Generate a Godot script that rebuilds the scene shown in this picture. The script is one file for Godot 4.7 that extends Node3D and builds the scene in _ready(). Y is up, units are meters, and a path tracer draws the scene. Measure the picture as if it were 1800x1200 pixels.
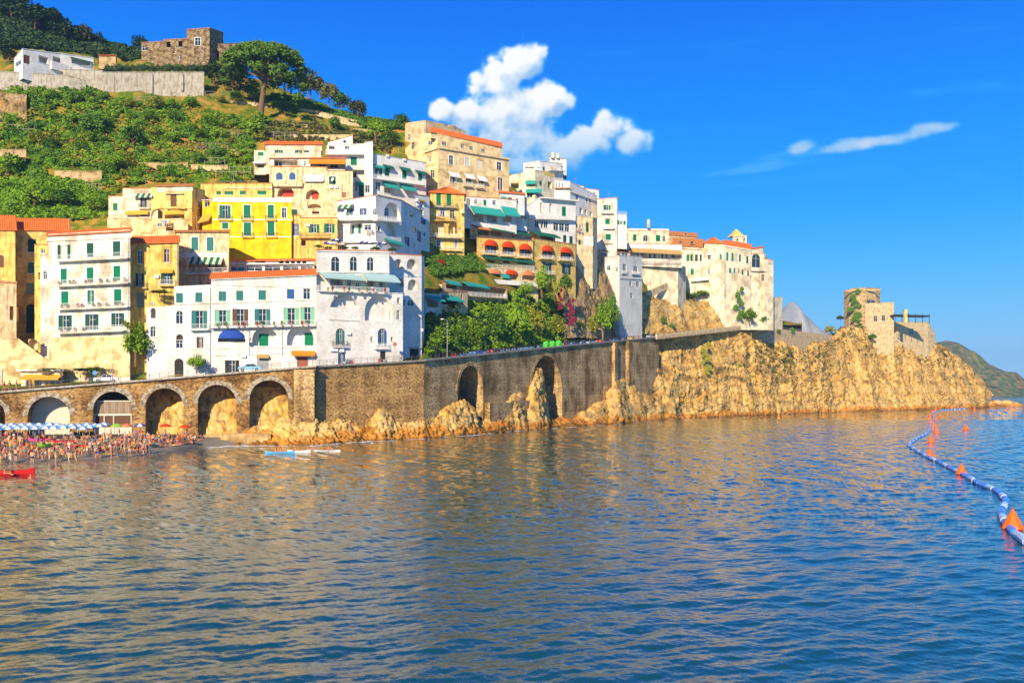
extends Node3D
# A Mediterranean seaside town on a slope, seen across the water.
# F, CX, HY and CH turn a point read off the photograph (px, py) and a distance into metres: the camera is level at height CH and its lens is shifted up.
const F := 1650.0
const CX := 900.0
const HY := 690.0
const CH := 9.5
var used := {}
var M := {}
var TX := {}
var rng := RandomNumberGenerator.new()

class MB:
	var v := PackedVector3Array()
	var n := PackedVector3Array()
	var c := PackedColorArray()
	var col := Color(1, 1, 1)
	var tint := false
	func tri(a: Vector3, b: Vector3, d: Vector3, hint: Vector3) -> void:
		var k := (b - a).cross(d - a)
		if k.length_squared() < 1e-14: return
		k = k.normalized()
		if k.dot(hint) > 0.0:
			v.append(a); v.append(d); v.append(b)
		else:
			v.append(a); v.append(b); v.append(d)
			k = -k
		n.append(k); n.append(k); n.append(k)
		if tint:
			c.append(col); c.append(col); c.append(col)
	func quad(a: Vector3, b: Vector3, d: Vector3, e: Vector3, hint: Vector3) -> void:
		tri(a, b, d, hint)
		tri(a, d, e, hint)
	func box(o: Vector3, x: Vector3, y: Vector3, z: Vector3) -> void:
		var m := o + (x + y + z) * 0.5
		for f in [[o, y, z], [o + x, y, z], [o, x, z], [o + y, x, z], [o, x, y], [o + z, x, y]]:
			var a: Vector3 = f[0]
			var p: Vector3 = f[1]
			var q: Vector3 = f[2]
			quad(a, a + p, a + p + q, a + q, a + (p + q) * 0.5 - m)
	func cbox(m: Vector3, s: Vector3) -> void:
		box(m - s * 0.5, Vector3(s.x, 0, 0), Vector3(0, s.y, 0), Vector3(0, 0, s.z))
	func bar(a: Vector3, b: Vector3, r: float) -> void:
		var d := (b - a)
		var s := d.cross(Vector3.UP if absf(d.normalized().y) < 0.9 else Vector3.RIGHT).normalized() * r * 2.0
		var t := d.cross(s).normalized() * r * 2.0
		box(a - s * 0.5 - t * 0.5, d, s, t)
	func tube(pts: Array, rad: Array, k: int) -> void:
		var rings := []
		var sd := Vector3.ZERO
		for i in pts.size():
			var d: Vector3 = (pts[mini(i + 1, pts.size() - 1)] - pts[maxi(i - 1, 0)]).normalized()
			if i == 0:
				sd = d.cross(Vector3.UP if absf(d.y) < 0.9 else Vector3.RIGHT).normalized()
			else:
				sd = (sd - d * sd.dot(d)).normalized()
			var t := d.cross(sd)
			var ring := []
			for j in k:
				var a := TAU * j / k
				ring.append(pts[i] + (sd * cos(a) + t * sin(a)) * rad[i])
			rings.append(ring)
		for i in pts.size() - 1:
			for j in k:
				var j2 := (j + 1) % k
				var m: Vector3 = (rings[i][j] + rings[i][j2]) * 0.5
				quad(rings[i][j], rings[i][j2], rings[i + 1][j2], rings[i + 1][j], m - pts[i])
		for j in range(1, k - 1):
			tri(rings[0][0], rings[0][j], rings[0][j + 1], pts[0] - pts[1])
			tri(rings[-1][0], rings[-1][j], rings[-1][j + 1], pts[-1] - pts[-2])
	func mesh(off := Vector3.ZERO) -> ArrayMesh:
		var m := ArrayMesh.new()
		if v.is_empty(): return m
		var a := []
		a.resize(Mesh.ARRAY_MAX)
		if off != Vector3.ZERO:
			for i in v.size(): v[i] -= off
		a[Mesh.ARRAY_VERTEX] = v
		a[Mesh.ARRAY_NORMAL] = n
		if tint: a[Mesh.ARRAY_COLOR] = c
		m.add_surface_from_arrays(Mesh.PRIMITIVE_TRIANGLES, a)
		return m

# one upright plane of a building: o = left end at the ground plan, u along it, n outward
class Fr:
	var o := Vector3.ZERO
	var u := Vector3.RIGHT
	var n := Vector3.BACK
	var L := 1.0
	var px0 := 0.0
	var px1 := 0.0
	var open := []
	func p(a: float, y: float, w := 0.0) -> Vector3:
		return Vector3(o.x + u.x * a + n.x * w, y, o.z + u.z * a + n.z * w)
	func hit(px: float, py: float, w := 0.0) -> Vector2:
		var d := Vector3((px - 900.0) / 1650.0, (690.0 - py) / 1650.0, -1.0)
		var q := Vector3(o.x + n.x * w, 9.5, o.z + n.z * w)
		var t := (q - Vector3(0, 9.5, 0)).dot(n) / d.dot(n)
		var h := Vector3(0, 9.5, 0) + d * t
		return Vector2((h - q).dot(u), h.y)
	func rect(x0: float, y0: float, x1: float, y1: float, w := 0.0) -> Array:
		var mx := (x0 + x1) * 0.5
		var my := (y0 + y1) * 0.5
		return [hit(x0, my, w).x, hit(x1, my, w).x, hit(mx, y1, w).y, hit(mx, y0, w).y]

func P(px: float, py: float, d: float) -> Vector3:
	return Vector3((px - CX) * d / F, CH + (HY - py) * d / F, -d)

func lin(r: float, g: float, b: float, a := 1.0) -> Color:
	var c := Color(r, g, b).linear_to_srgb()
	c.a = a
	return c

func nm(s: String) -> String:
	if not used.has(s):
		used[s] = 0
		return s
	used[s] += 1
	return "%s_%03d" % [s, used[s]]

func tag(o: Node, label := "", cat := "", group := "", kind := "") -> Node:
	if label: o.set_meta("label", label)
	if cat: o.set_meta("category", cat)
	if group: o.set_meta("group", group)
	if kind: o.set_meta("kind", kind)
	return o

func thing(called: String, at: Vector3, label: String, cat: String, group := "") -> Node3D:
	var o := Node3D.new()
	o.name = nm(called)
	add_child(o)
	o.position = at
	tag(o, label, cat, group)
	return o

func gpos(n: Node) -> Vector3:
	var s := Vector3.ZERO
	while n != self and n != null:
		s += (n as Node3D).position
		n = n.get_parent()
	return s

func part(mb: MB, called: String, mat: Material, parent: Node) -> MeshInstance3D:
	if mb.v.is_empty(): return null
	return inst(mb.mesh(gpos(parent)), called, mat, parent)

func inst(mesh: Mesh, called: String, mat: Material, parent: Node) -> MeshInstance3D:
	var o := MeshInstance3D.new()
	o.mesh = mesh
	o.name = called if parent != self else nm(called)
	o.material_override = mat
	parent.add_child(o, true)
	return o

func structure(mesh: Mesh, called: String, mat: Material, label := "") -> MeshInstance3D:
	var o := inst(mesh, called, mat, self)
	tag(o, label, "", "", "structure")
	return o

func ordinal(i: int) -> String:
	var w := ["first", "second", "third", "fourth", "fifth", "sixth", "seventh", "eighth", "ninth", "tenth", "eleventh", "twelfth"]
	if i < 12: return w[i]
	var k := i + 1
	var e := "th"
	if k % 100 < 11 or k % 100 > 13:
		e = ["th", "st", "nd", "rd", "th", "th", "th", "th", "th", "th"][k % 10]
	return "%d%s" % [k, e]

# ---------------------------------------------------------------- textures and materials
func ntex(called: String, freq: float, type: int, oct: int, ramp: Array, size := 512, cell := 0) -> void:
	var f := FastNoiseLite.new()
	f.noise_type = type
	f.seed = hash(called) % 10000
	f.frequency = freq
	f.fractal_octaves = oct
	f.fractal_type = FastNoiseLite.FRACTAL_FBM if oct > 1 else FastNoiseLite.FRACTAL_NONE
	if type == FastNoiseLite.TYPE_CELLULAR:
		f.cellular_return_type = cell
		f.cellular_jitter = 0.9
	var t := NoiseTexture2D.new()
	t.width = size
	t.height = size
	t.seamless = true
	t.noise = f
	if ramp.size():
		var g := Gradient.new()
		g.offsets = PackedFloat32Array(ramp.map(func(x): return x[0]))
		g.colors = PackedColorArray(ramp.map(func(x): return x[1] if x[1] is Color else Color(x[1], x[1], x[1])))
		t.color_ramp = g
	TX[called] = t

func mat(called: String, col: Color, rough := 0.9, tex := "", scale := Vector3.ONE, detail := "", dscale := Vector3.ONE, bump := "", bcm := 0.0) -> StandardMaterial3D:
	var m := StandardMaterial3D.new()
	m.resource_name = called
	m.albedo_color = col
	m.roughness = rough
	m.metallic_specular = 0.3
	if tex:
		m.albedo_texture = TX[tex]
	if tex or bump:
		m.uv1_triplanar = true
		m.uv1_world_triplanar = true
		m.uv1_scale = scale
	if detail:
		m.detail_enabled = true
		m.detail_blend_mode = BaseMaterial3D.BLEND_MODE_MUL
		m.detail_albedo = TX[detail]
		m.detail_uv_layer = BaseMaterial3D.DETAIL_UV_2
		m.uv2_triplanar = true
		m.uv2_world_triplanar = true
		m.uv2_scale = dscale
	if bump:
		m.heightmap_enabled = true
		m.heightmap_texture = TX[bump]
		m.heightmap_scale = bcm
	M[called] = m
	return m

func materials() -> void:
	var SM := FastNoiseLite.TYPE_SIMPLEX_SMOOTH
	var CE := FastNoiseLite.TYPE_CELLULAR
	ntex("grain", 0.02, SM, 5, [[0.0, 0.8], [0.45, 0.95], [1.0, 1.0]])
	ntex("patch", 0.008, SM, 5, [[0.0, Color(0.86, 0.84, 0.79)], [0.38, Color(0.95, 0.94, 0.92)], [0.55, Color(1, 1, 1)], [1.0, Color(1, 0.99, 0.97)]])
	ntex("weather", 0.01, SM, 6, [[0.0, Color(0.5, 0.47, 0.43)], [0.34, Color(0.74, 0.7, 0.64)], [0.5, Color(0.95, 0.91, 0.84)], [0.62, Color(1, 1, 0.97)], [1.0, Color(1, 1, 1)]])
	ntex("aged", 0.01, SM, 6, [[0.0, Color(0.72, 0.66, 0.58)], [0.36, Color(0.86, 0.82, 0.75)], [0.48, Color(1, 0.97, 0.93)], [0.6, Color(1, 0.97, 0.9)], [1.0, Color(1, 1, 1)]])
	ntex("streak", 0.02, SM, 5, [[0.0, Color(0.7, 0.66, 0.6)], [0.36, Color(0.9, 0.88, 0.85)], [0.5, Color(1, 1, 1)], [1.0, Color(1, 1, 1)]])
	ntex("cells", 0.09, CE, 1, [[0.0, Color(0.66, 0.61, 0.54)], [0.3, Color(0.9, 0.86, 0.78)], [0.6, Color(1, 0.97, 0.9)], [1.0, Color(0.8, 0.78, 0.76)]], 512, FastNoiseLite.RETURN_CELL_VALUE)
	ntex("joints", 0.09, CE, 1, [], 512, FastNoiseLite.RETURN_DISTANCE2_SUB)
	ntex("rubble", 0.06, CE, 1, [[0.0, Color(0.42, 0.37, 0.32)], [0.25, Color(0.8, 0.72, 0.6)], [0.55, Color(1, 0.94, 0.8)], [0.8, Color(0.78, 0.7, 0.6)], [1.0, Color(0.55, 0.52, 0.5)]], 512, FastNoiseLite.RETURN_CELL_VALUE)
	ntex("lump", 0.02, SM, 6, [])
	ntex("rockc", 0.006, SM, 6, [[0.0, Color(0.42, 0.39, 0.36)], [0.32, Color(0.7, 0.65, 0.58)], [0.42, Color(0.95, 0.82, 0.55)], [0.55, Color(1.0, 0.95, 0.8)], [0.72, Color(0.9, 0.87, 0.82)], [1.0, Color(1, 0.82, 0.5)]])
	ntex("soil", 0.01, SM, 5, [[0.0, Color(0.3, 0.6, 0.1)], [0.45, Color(0.5, 0.72, 0.16)], [0.58, Color(0.85, 0.8, 0.35)], [0.7, Color(1, 0.85, 0.55)], [1.0, Color(1, 0.88, 0.6)]])
	ntex("crag", 0.012, SM, 6, [])
	TX.crag.noise.fractal_type = FastNoiseLite.FRACTAL_RIDGED
	ntex("ripple", 0.02, SM, 5, [])
	var T := Vector3(0.12, 0.12, 0.12)
	var P1 := Vector3(0.05, 0.05, 0.05)
	var ST := Vector3(0.13, 0.03, 0.13)
	for w in [["white", 0.82, 0.79, 0.74], ["offwhite", 0.84, 0.8, 0.72], ["cream", 0.84, 0.77, 0.6], ["palegrey", 0.62, 0.62, 0.6], ["lemon", 0.82, 0.62, 0.22], ["pink", 0.7, 0.52, 0.42]]:
		mat(w[0], lin(w[1], w[2], w[3]), 0.9, "grain", T, "patch" if w[0] in ["white", "palegrey", "pink"] else "aged", Vector3(0.055, 0.035, 0.055), "lump", 1.0)
	for w in [["yellow", 0.84, 0.56, 0.015], ["ochre", 0.80, 0.54, 0.15], ["beige", 0.76, 0.6, 0.36], ["tan", 0.62, 0.46, 0.27], ["sand", 0.72, 0.55, 0.3]]:
		mat(w[0], lin(w[1], w[2], w[3]), 0.92, "patch", T, "streak" if w[0] != "yellow" else "patch", ST, "lump", 1.5)
	mat("oldcream", lin(0.8, 0.65, 0.38), 0.92, "aged", Vector3(0.07, 0.07, 0.07), "patch", ST, "lump", 2.0)
	mat("ruinstone", lin(0.44, 0.39, 0.33), 0.95, "weather", Vector3(0.12, 0.12, 0.12), "rubble", Vector3(0.16, 0.24, 0.16), "lump", 5.0)
	mat("oldstone", lin(0.64, 0.52, 0.35), 0.95, "aged", Vector3(0.09, 0.09, 0.09), "cells", Vector3(0.16, 0.24, 0.16), "lump", 5.0)
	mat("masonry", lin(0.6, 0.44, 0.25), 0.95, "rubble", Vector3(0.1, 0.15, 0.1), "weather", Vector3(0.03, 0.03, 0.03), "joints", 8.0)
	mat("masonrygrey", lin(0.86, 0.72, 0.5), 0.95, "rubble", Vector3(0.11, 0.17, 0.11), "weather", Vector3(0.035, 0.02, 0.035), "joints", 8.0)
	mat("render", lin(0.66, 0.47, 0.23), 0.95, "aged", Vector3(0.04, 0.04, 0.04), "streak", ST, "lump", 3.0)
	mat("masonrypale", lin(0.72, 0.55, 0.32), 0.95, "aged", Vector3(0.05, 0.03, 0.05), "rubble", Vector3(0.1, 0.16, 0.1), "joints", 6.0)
	mat("voussoir", lin(0.42, 0.37, 0.3), 0.95, "weather", Vector3(0.2, 0.2, 0.2), "", T, "lump", 3.0)
	mat("wood", lin(0.33, 0.2, 0.1), 0.8, "streak", Vector3(0.6, 0.03, 0.6))
	mat("greywood", lin(0.34, 0.28, 0.22), 0.85, "streak", Vector3(0.6, 0.03, 0.6))
	mat("tile", lin(0.85, 0.2, 0.035), 0.85, "grain", Vector3(0.5, 0.5, 0.5), "patch", Vector3(0.15, 0.15, 0.15))
	mat("tileold", lin(0.6, 0.26, 0.09), 0.9, "aged", Vector3(0.2, 0.2, 0.2), "grain", Vector3(0.5, 0.5, 0.5))
	mat("rock", lin(0.78, 0.67, 0.46), 0.95, "rockc", Vector3(0.035, 0.028, 0.035), "rockc", Vector3(0.16, 0.1, 0.16), "crag", 16.0)
	M.rock.vertex_color_use_as_albedo = true
	mat("limestone", lin(0.36, 0.35, 0.32), 0.95, "grain", Vector3(0.004, 0.004, 0.004))
	mat("scrubland", lin(0.3, 0.3, 0.19), 0.95, "soil", Vector3(0.008, 0.008, 0.008), "rockc", Vector3(0.006, 0.006, 0.006))
	mat("rockgrey", lin(0.5, 0.43, 0.34), 0.95, "rockc", Vector3(0.06, 0.04, 0.06), "cells", Vector3(0.07, 0.07, 0.07), "lump", 20.0)
	mat("soil", lin(0.42, 0.33, 0.16), 0.97, "soil", Vector3(0.03, 0.03, 0.03), "grain", T, "lump", 12.0)
	mat("asphalt", lin(0.06, 0.06, 0.06), 0.9, "grain", T)
	mat("pebble", lin(0.27, 0.23, 0.18), 0.95, "grain", Vector3(0.4, 0.4, 0.4), "patch", P1, "lump", 4.0)
	mat("concrete", lin(0.42, 0.38, 0.32), 0.9, "patch", T, "streak", ST)
	for w in [["green", 0.0, 0.16, 0.07], ["dkgreen", 0.015, 0.075, 0.05], ["teal", 0.03, 0.17, 0.16], ["brown", 0.14, 0.06, 0.03], ["orange", 0.75, 0.28, 0.02], ["red", 0.5, 0.04, 0.02], ["blue", 0.03, 0.1, 0.28], ["ltgreen", 0.2, 0.45, 0.28], ["grey", 0.3, 0.31, 0.32], ["dark", 0.03, 0.03, 0.03], ["whitepaint", 0.78, 0.77, 0.74], ["sagegrey", 0.2, 0.25, 0.17], ["pale", 0.6, 0.56, 0.45], ["brick", 0.35, 0.1, 0.06]]:
		mat("p_" + w[0], lin(w[1], w[2], w[3]), 0.55)
	for w in [["aqua", 0.42, 0.62, 0.6], ["turq", 0.03, 0.36, 0.31], ["forest", 0.01, 0.14, 0.09], ["orange", 0.78, 0.28, 0.02], ["mustard", 0.72, 0.42, 0.05], ["red", 0.7, 0.06, 0.01], ["royal", 0.03, 0.08, 0.4], ["tan", 0.55, 0.35, 0.12], ["stripe", 0.6, 0.58, 0.42], ["white", 0.8, 0.79, 0.76], ["sky", 0.12, 0.36, 0.68], ["lime", 0.3, 0.6, 0.05], ["pink", 0.65, 0.15, 0.25], ["navy", 0.02, 0.03, 0.15], ["coral", 0.7, 0.24, 0.1]]:
		var m := mat("f_" + w[0], lin(w[1], w[2], w[3]), 0.9, "grain", Vector3(0.8, 0.8, 0.8))
		m.backlight_enabled = true
		m.backlight = lin(w[1] * 0.25, w[2] * 0.25, w[3] * 0.25)
	mat("glass", lin(0.02, 0.03, 0.035), 0.06).metallic_specular = 0.6
	mat("metal", lin(0.3, 0.3, 0.3), 0.5)
	mat("rail_w", lin(0.72, 0.72, 0.7), 0.6)
	mat("rail_d", lin(0.1, 0.09, 0.08), 0.6)
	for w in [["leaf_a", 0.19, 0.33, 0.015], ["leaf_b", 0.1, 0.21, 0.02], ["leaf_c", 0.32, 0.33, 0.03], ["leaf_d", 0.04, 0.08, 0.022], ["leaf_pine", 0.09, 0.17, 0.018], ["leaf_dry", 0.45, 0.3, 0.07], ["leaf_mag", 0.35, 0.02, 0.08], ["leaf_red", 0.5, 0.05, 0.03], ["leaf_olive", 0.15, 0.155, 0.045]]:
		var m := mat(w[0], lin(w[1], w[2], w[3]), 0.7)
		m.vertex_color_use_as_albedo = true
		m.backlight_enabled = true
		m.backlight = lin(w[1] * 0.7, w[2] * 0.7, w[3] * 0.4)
	mat("bark", lin(0.2, 0.11, 0.06), 0.95, "streak", Vector3(0.5, 0.1, 0.5))

# ---------------------------------------------------------------- scene order
func _ready() -> void:
	rng.seed = 11
	# camera
	var cam := Camera3D.new()
	cam.name = "camera"
	add_child(cam)
	cam.position = Vector3(0, CH, 0)
	cam.projection = Camera3D.PROJECTION_FRUSTUM
	cam.near = 0.5
	cam.far = 20000.0
	cam.size = 1200.0 / F * 0.5
	cam.frustum_offset = Vector2(0, 90.0 / F * 0.5)
	cam.current = true
	# sky, exposure
	var we := WorldEnvironment.new()
	we.name = "world"
	var e := Environment.new()
	e.background_mode = Environment.BG_SKY
	var sk := Sky.new()
	var pm := PanoramaSkyMaterial.new()
	pm.panorama = sky_image()
	sk.sky_material = pm
	e.sky = sk
	e.background_energy_multiplier = 0.69
	e.tonemap_mode = Environment.TONE_MAPPER_LINEAR
	e.tonemap_exposure = 1.55
	e.sdfgi_enabled = true
	e.ssao_enabled = true
	e.ssil_enabled = true
	e.fog_enabled = true
	e.fog_density = 0.00011
	e.fog_light_color = Color(0.62, 0.8, 1.0)
	we.environment = e
	add_child(we)
	# sun: low, over the left shoulder
	var sun := DirectionalLight3D.new()
	sun.name = "sun"
	add_child(sun)
	var el := deg_to_rad(25.0)
	var az := deg_to_rad(-17.0)
	var to := Vector3(sin(az) * cos(el), sin(el), cos(az) * cos(el))
	sun.look_at_from_position(Vector3.ZERO, -to, Vector3.UP)
	sun.light_energy = 1.6
	sun.light_color = Color(1.0, 0.93, 0.8)
	sun.light_angular_distance = 0.5
	sun.shadow_enabled = true
	materials()
	leaf_meshes()
	# the large structure
	sea()
	terrain()
	cliffs()
	beach()
	sea_wall()
	far_hills()
	# buildings, then everything smaller
	buildings()
	plants()
	street()
	shore_things()
	people()
	floats()

func sky_image() -> ImageTexture:
	var W := 4096
	var H := 2048
	var im := Image.create(W, H, false, Image.FORMAT_RGB8)
	var stops := [[-90.0, Color8(120, 175, 215)], [0.0, Color8(172, 220, 250)], [3.0, Color8(140, 210, 255)], [7.0, Color8(80, 188, 255)], [11.0, Color8(30, 163, 255)], [16.0, Color8(4, 142, 252)], [23.0, Color8(0, 112, 240)], [45.0, Color8(0, 80, 180)], [90.0, Color8(0, 62, 140)]]
	for y in H:
		var el := 90.0 - (y + 0.5) / H * 180.0
		var c := Color()
		for i in stops.size() - 1:
			if el >= stops[i][0] and el <= stops[i + 1][0]:
				c = stops[i][1].lerp(stops[i + 1][1], (el - stops[i][0]) / (stops[i + 1][0] - stops[i][0]))
		im.fill_rect(Rect2i(0, y, W, 1), c)
	var f := FastNoiseLite.new()
	f.seed = 5
	f.frequency = 0.012
	f.fractal_octaves = 6
	f.fractal_gain = 0.55
	var g := FastNoiseLite.new()
	g.seed = 9
	g.frequency = 0.006
	g.fractal_octaves = 5
	var blobs := [[922, 108, 50, 42], [880, 145, 52, 46], [895, 190, 92, 62], [962, 180, 58, 50], [778, 193, 24, 22], [832, 205, 52, 42], [880, 250, 110, 56], [1075, 222, 44, 36], [1035, 252, 70, 40], [1105, 248, 52, 26], [990, 275, 70, 34], [930, 290, 90, 30]]
	var wisps := [[1408, 256, 34, 15, 0.8], [1490, 256, 62, 15, 0.75], [1560, 246, 60, 13, 0.8], [1618, 230, 52, 13, 0.8], [1665, 223, 34, 8, 0.7], [1330, 295, 110, 10, 0.25], [1450, 262, 190, 14, 0.2], [1700, 150, 160, 14, 0.1]]
	var dens := func(px: float, py: float) -> float:
		var best := -1.0
		for b in blobs:
			var dx: float = (px - b[0]) / b[2]
			var dy: float = (py - b[1]) / b[3]
			best = maxf(best, 1.0 - sqrt(dx * dx + dy * dy))
		return best + 0.7 * f.get_noise_2d(px, py) + 0.14 * f.get_noise_2d(px * 3.0 + 70.0, py * 3.0)
	for y in range(760, 1000):
		var el := deg_to_rad(90.0 - (y + 0.5) / H * 180.0)
		for k in range(-140, 400):
			var a := (k + 0.5) / W * TAU
			var px := CX + tan(a) * F
			var py := HY - tan(el) / cos(a) * F
			if px > 1800 or py < 40: continue
			var base := im.get_pixel((k + W) % W, y)
			var col := base
			if px > 730 and px < 1190 and py < 340:
				var d: float = dens.call(px, py)
				if d > -0.05:
					var soft := smoothstep(220.0, 330.0, py)
					var al := smoothstep(0.02, lerpf(0.34, 0.95, maxf(soft, smoothstep(990.0, 1180.0, px) * 0.7)), d) * lerpf(1.0, 0.75, soft)
					var lit: float = clampf(0.62 + 1.0 * (d - dens.call(px - 14.0, py - 18.0)) + 0.55 * f.get_noise_2d(px * 1.5 + 300.0, py * 1.5) + 0.5 * (d - dens.call(px - 5.0, py - 6.0)), 0.0, 1.0)
					lit = lerpf(lit, lit * 0.45, smoothstep(170.0, 300.0, py))
					var cl := Color8(150, 192, 236).lerp(Color8(252, 253, 255), lit)
					col = col.lerp(cl, al)
			elif px > 1150:
				for b in wisps:
					var dx: float = (px - b[0]) / b[2]
					var dy: float = (py - b[1] - 0.0 + (px - b[0]) * 0.16) / b[3]
					var d2: float = 1.0 - (dx * dx + dy * dy) + 0.9 * f.get_noise_2d(px * 0.8, py * 2.0)
					if d2 > 0.0:
						col = col.lerp(Color8(196, 214, 240), smoothstep(0.0, 1.1, d2) * b[4])
			# thin high haze streaks
			if px > 1000 and py < 330:
				var s := g.get_noise_2d(px * 0.5 + py * 1.2, py * 4.0)
				col = col.lerp(Color8(120, 190, 250), clampf(s - 0.25, 0.0, 0.2) * 0.5)
			im.set_pixel((k + W) % W, y, col)
	return ImageTexture.create_from_image(im)

# ---------------------------------------------------------------- grids
# rows of points -> one smooth mesh; up: a direction the surface faces
func grid_mesh(g: Array, up: Vector3, cols := []) -> ArrayMesh:
	var R := g.size()
	var C: int = g[0].size()
	var v := PackedVector3Array()
	for r in g: v.append_array(r)
	var n := PackedVector3Array()
	n.resize(v.size())
	var sgn := 1.0
	var tot := 0.0
	for r in R:
		for c in C:
			var dx: Vector3 = v[r * C + mini(c + 1, C - 1)] - v[r * C + maxi(c - 1, 0)]
			var dy: Vector3 = v[mini(r + 1, R - 1) * C + c] - v[maxi(r - 1, 0) * C + c]
			var k := dx.cross(dy).normalized()
			n[r * C + c] = k
			tot += k.dot(up)
	if tot < 0.0: sgn = -1.0
	for i in n.size(): n[i] *= sgn
	var ix := PackedInt32Array()
	for r in R - 1:
		for c in C - 1:
			var a := r * C + c
			if sgn > 0.0:
				ix.append_array([a, a + C, a + 1, a + 1, a + C, a + C + 1])
			else:
				ix.append_array([a, a + 1, a + C, a + 1, a + C + 1, a + C])
	var arr := []
	arr.resize(Mesh.ARRAY_MAX)
	arr[Mesh.ARRAY_VERTEX] = v
	arr[Mesh.ARRAY_NORMAL] = n
	arr[Mesh.ARRAY_INDEX] = ix
	if cols.size():
		var cc := PackedColorArray()
		for r in cols: cc.append_array(r)
		arr[Mesh.ARRAY_COLOR] = cc
	var m := ArrayMesh.new()
	m.add_surface_from_arrays(Mesh.PRIMITIVE_TRIANGLES, arr)
	return m

func lerp_table(t: Array, x: float) -> float:
	if x <= t[0][0]: return t[0][1]
	for i in t.size() - 1:
		if x <= t[i + 1][0]:
			return lerpf(t[i][1], t[i + 1][1], (x - t[i][0]) / float(t[i + 1][0] - t[i][0]))
	return t[-1][1]

# ---------------------------------------------------------------- sea
func sea() -> void:
	var waves := []
	var r := RandomNumberGenerator.new()
	r.seed = 4
	for i in 26:
		var lam := 0.36 * pow(1.108, i + r.randf() * 0.8)
		var dir := r.randfn(0.0, 0.7) + 0.3
		var k := TAU / lam
		var amp := 0.036 * pow(lam, -0.15) / k * r.randf_range(0.7, 1.3)
		waves.append([sin(dir) * k, cos(dir) * k, amp, r.randf() * TAU, lam])
	var rows := []
	var d := 20.0
	while d < 6000.0:
		rows.append(d)
		d += clampf(d * d / 8900.0 * 0.8, 0.11, 1.1) if d < 330.0 else d * 0.02
	var C := 560
	var v := PackedVector3Array()
	var n := PackedVector3Array()
	v.resize(rows.size() * C)
	n.resize(rows.size() * C)
	var i := 0
	for ri in rows.size():
		var D: float = rows[ri]
		var step: float = maxf((rows[mini(ri + 1, rows.size() - 1)] - D), D * 0.0029)
		var live := []
		for w in waves:
			var k: float = clampf((w[4] / step - 1.3) / 1.5, 0.0, 1.0)
			live.append([w[0], w[1], w[2], w[3], w[2] * k])
		for c in C:
			var x := tan(lerpf(-0.72, 0.72, c / (C - 1.0))) * D * 1.05
			var h := 0.0
			var sx := 0.0
			var sz := 0.0
			for w in live:
				var p: float = w[0] * x - w[1] * D + w[3]
				var s := sin(p)
				var q: float = w[2] * cos(p)
				h += w[4] * s
				sx += q * w[0]
				sz += q * w[1]
			v[i] = Vector3(x, h, -D)
			n[i] = Vector3(-sx, 1.0, -sz).normalized()
			i += 1
	var ix := PackedInt32Array()
	for ri in rows.size() - 1:
		for c in C - 1:
			var a := ri * C + c
			ix.append_array([a, a + C, a + 1, a + 1, a + C, a + C + 1])
	var arr := []
	arr.resize(Mesh.ARRAY_MAX)
	arr[Mesh.ARRAY_VERTEX] = v
	arr[Mesh.ARRAY_NORMAL] = n
	arr[Mesh.ARRAY_INDEX] = ix
	var m := ArrayMesh.new()
	m.add_surface_from_arrays(Mesh.PRIMITIVE_TRIANGLES, arr)
	var w := mat("water", lin(0.006, 0.06, 0.052), 0.04, "", Vector3(0.45, 0.45, 0.45), "", Vector3.ONE, "ripple", 1.6)
	w.metallic_specular = 0.7
	w.clearcoat_enabled = true
	w.clearcoat = 0.35
	w.clearcoat_roughness = 0.05
	structure(m, "sea", w)
	print("sea ", rows.size() * C)

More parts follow.
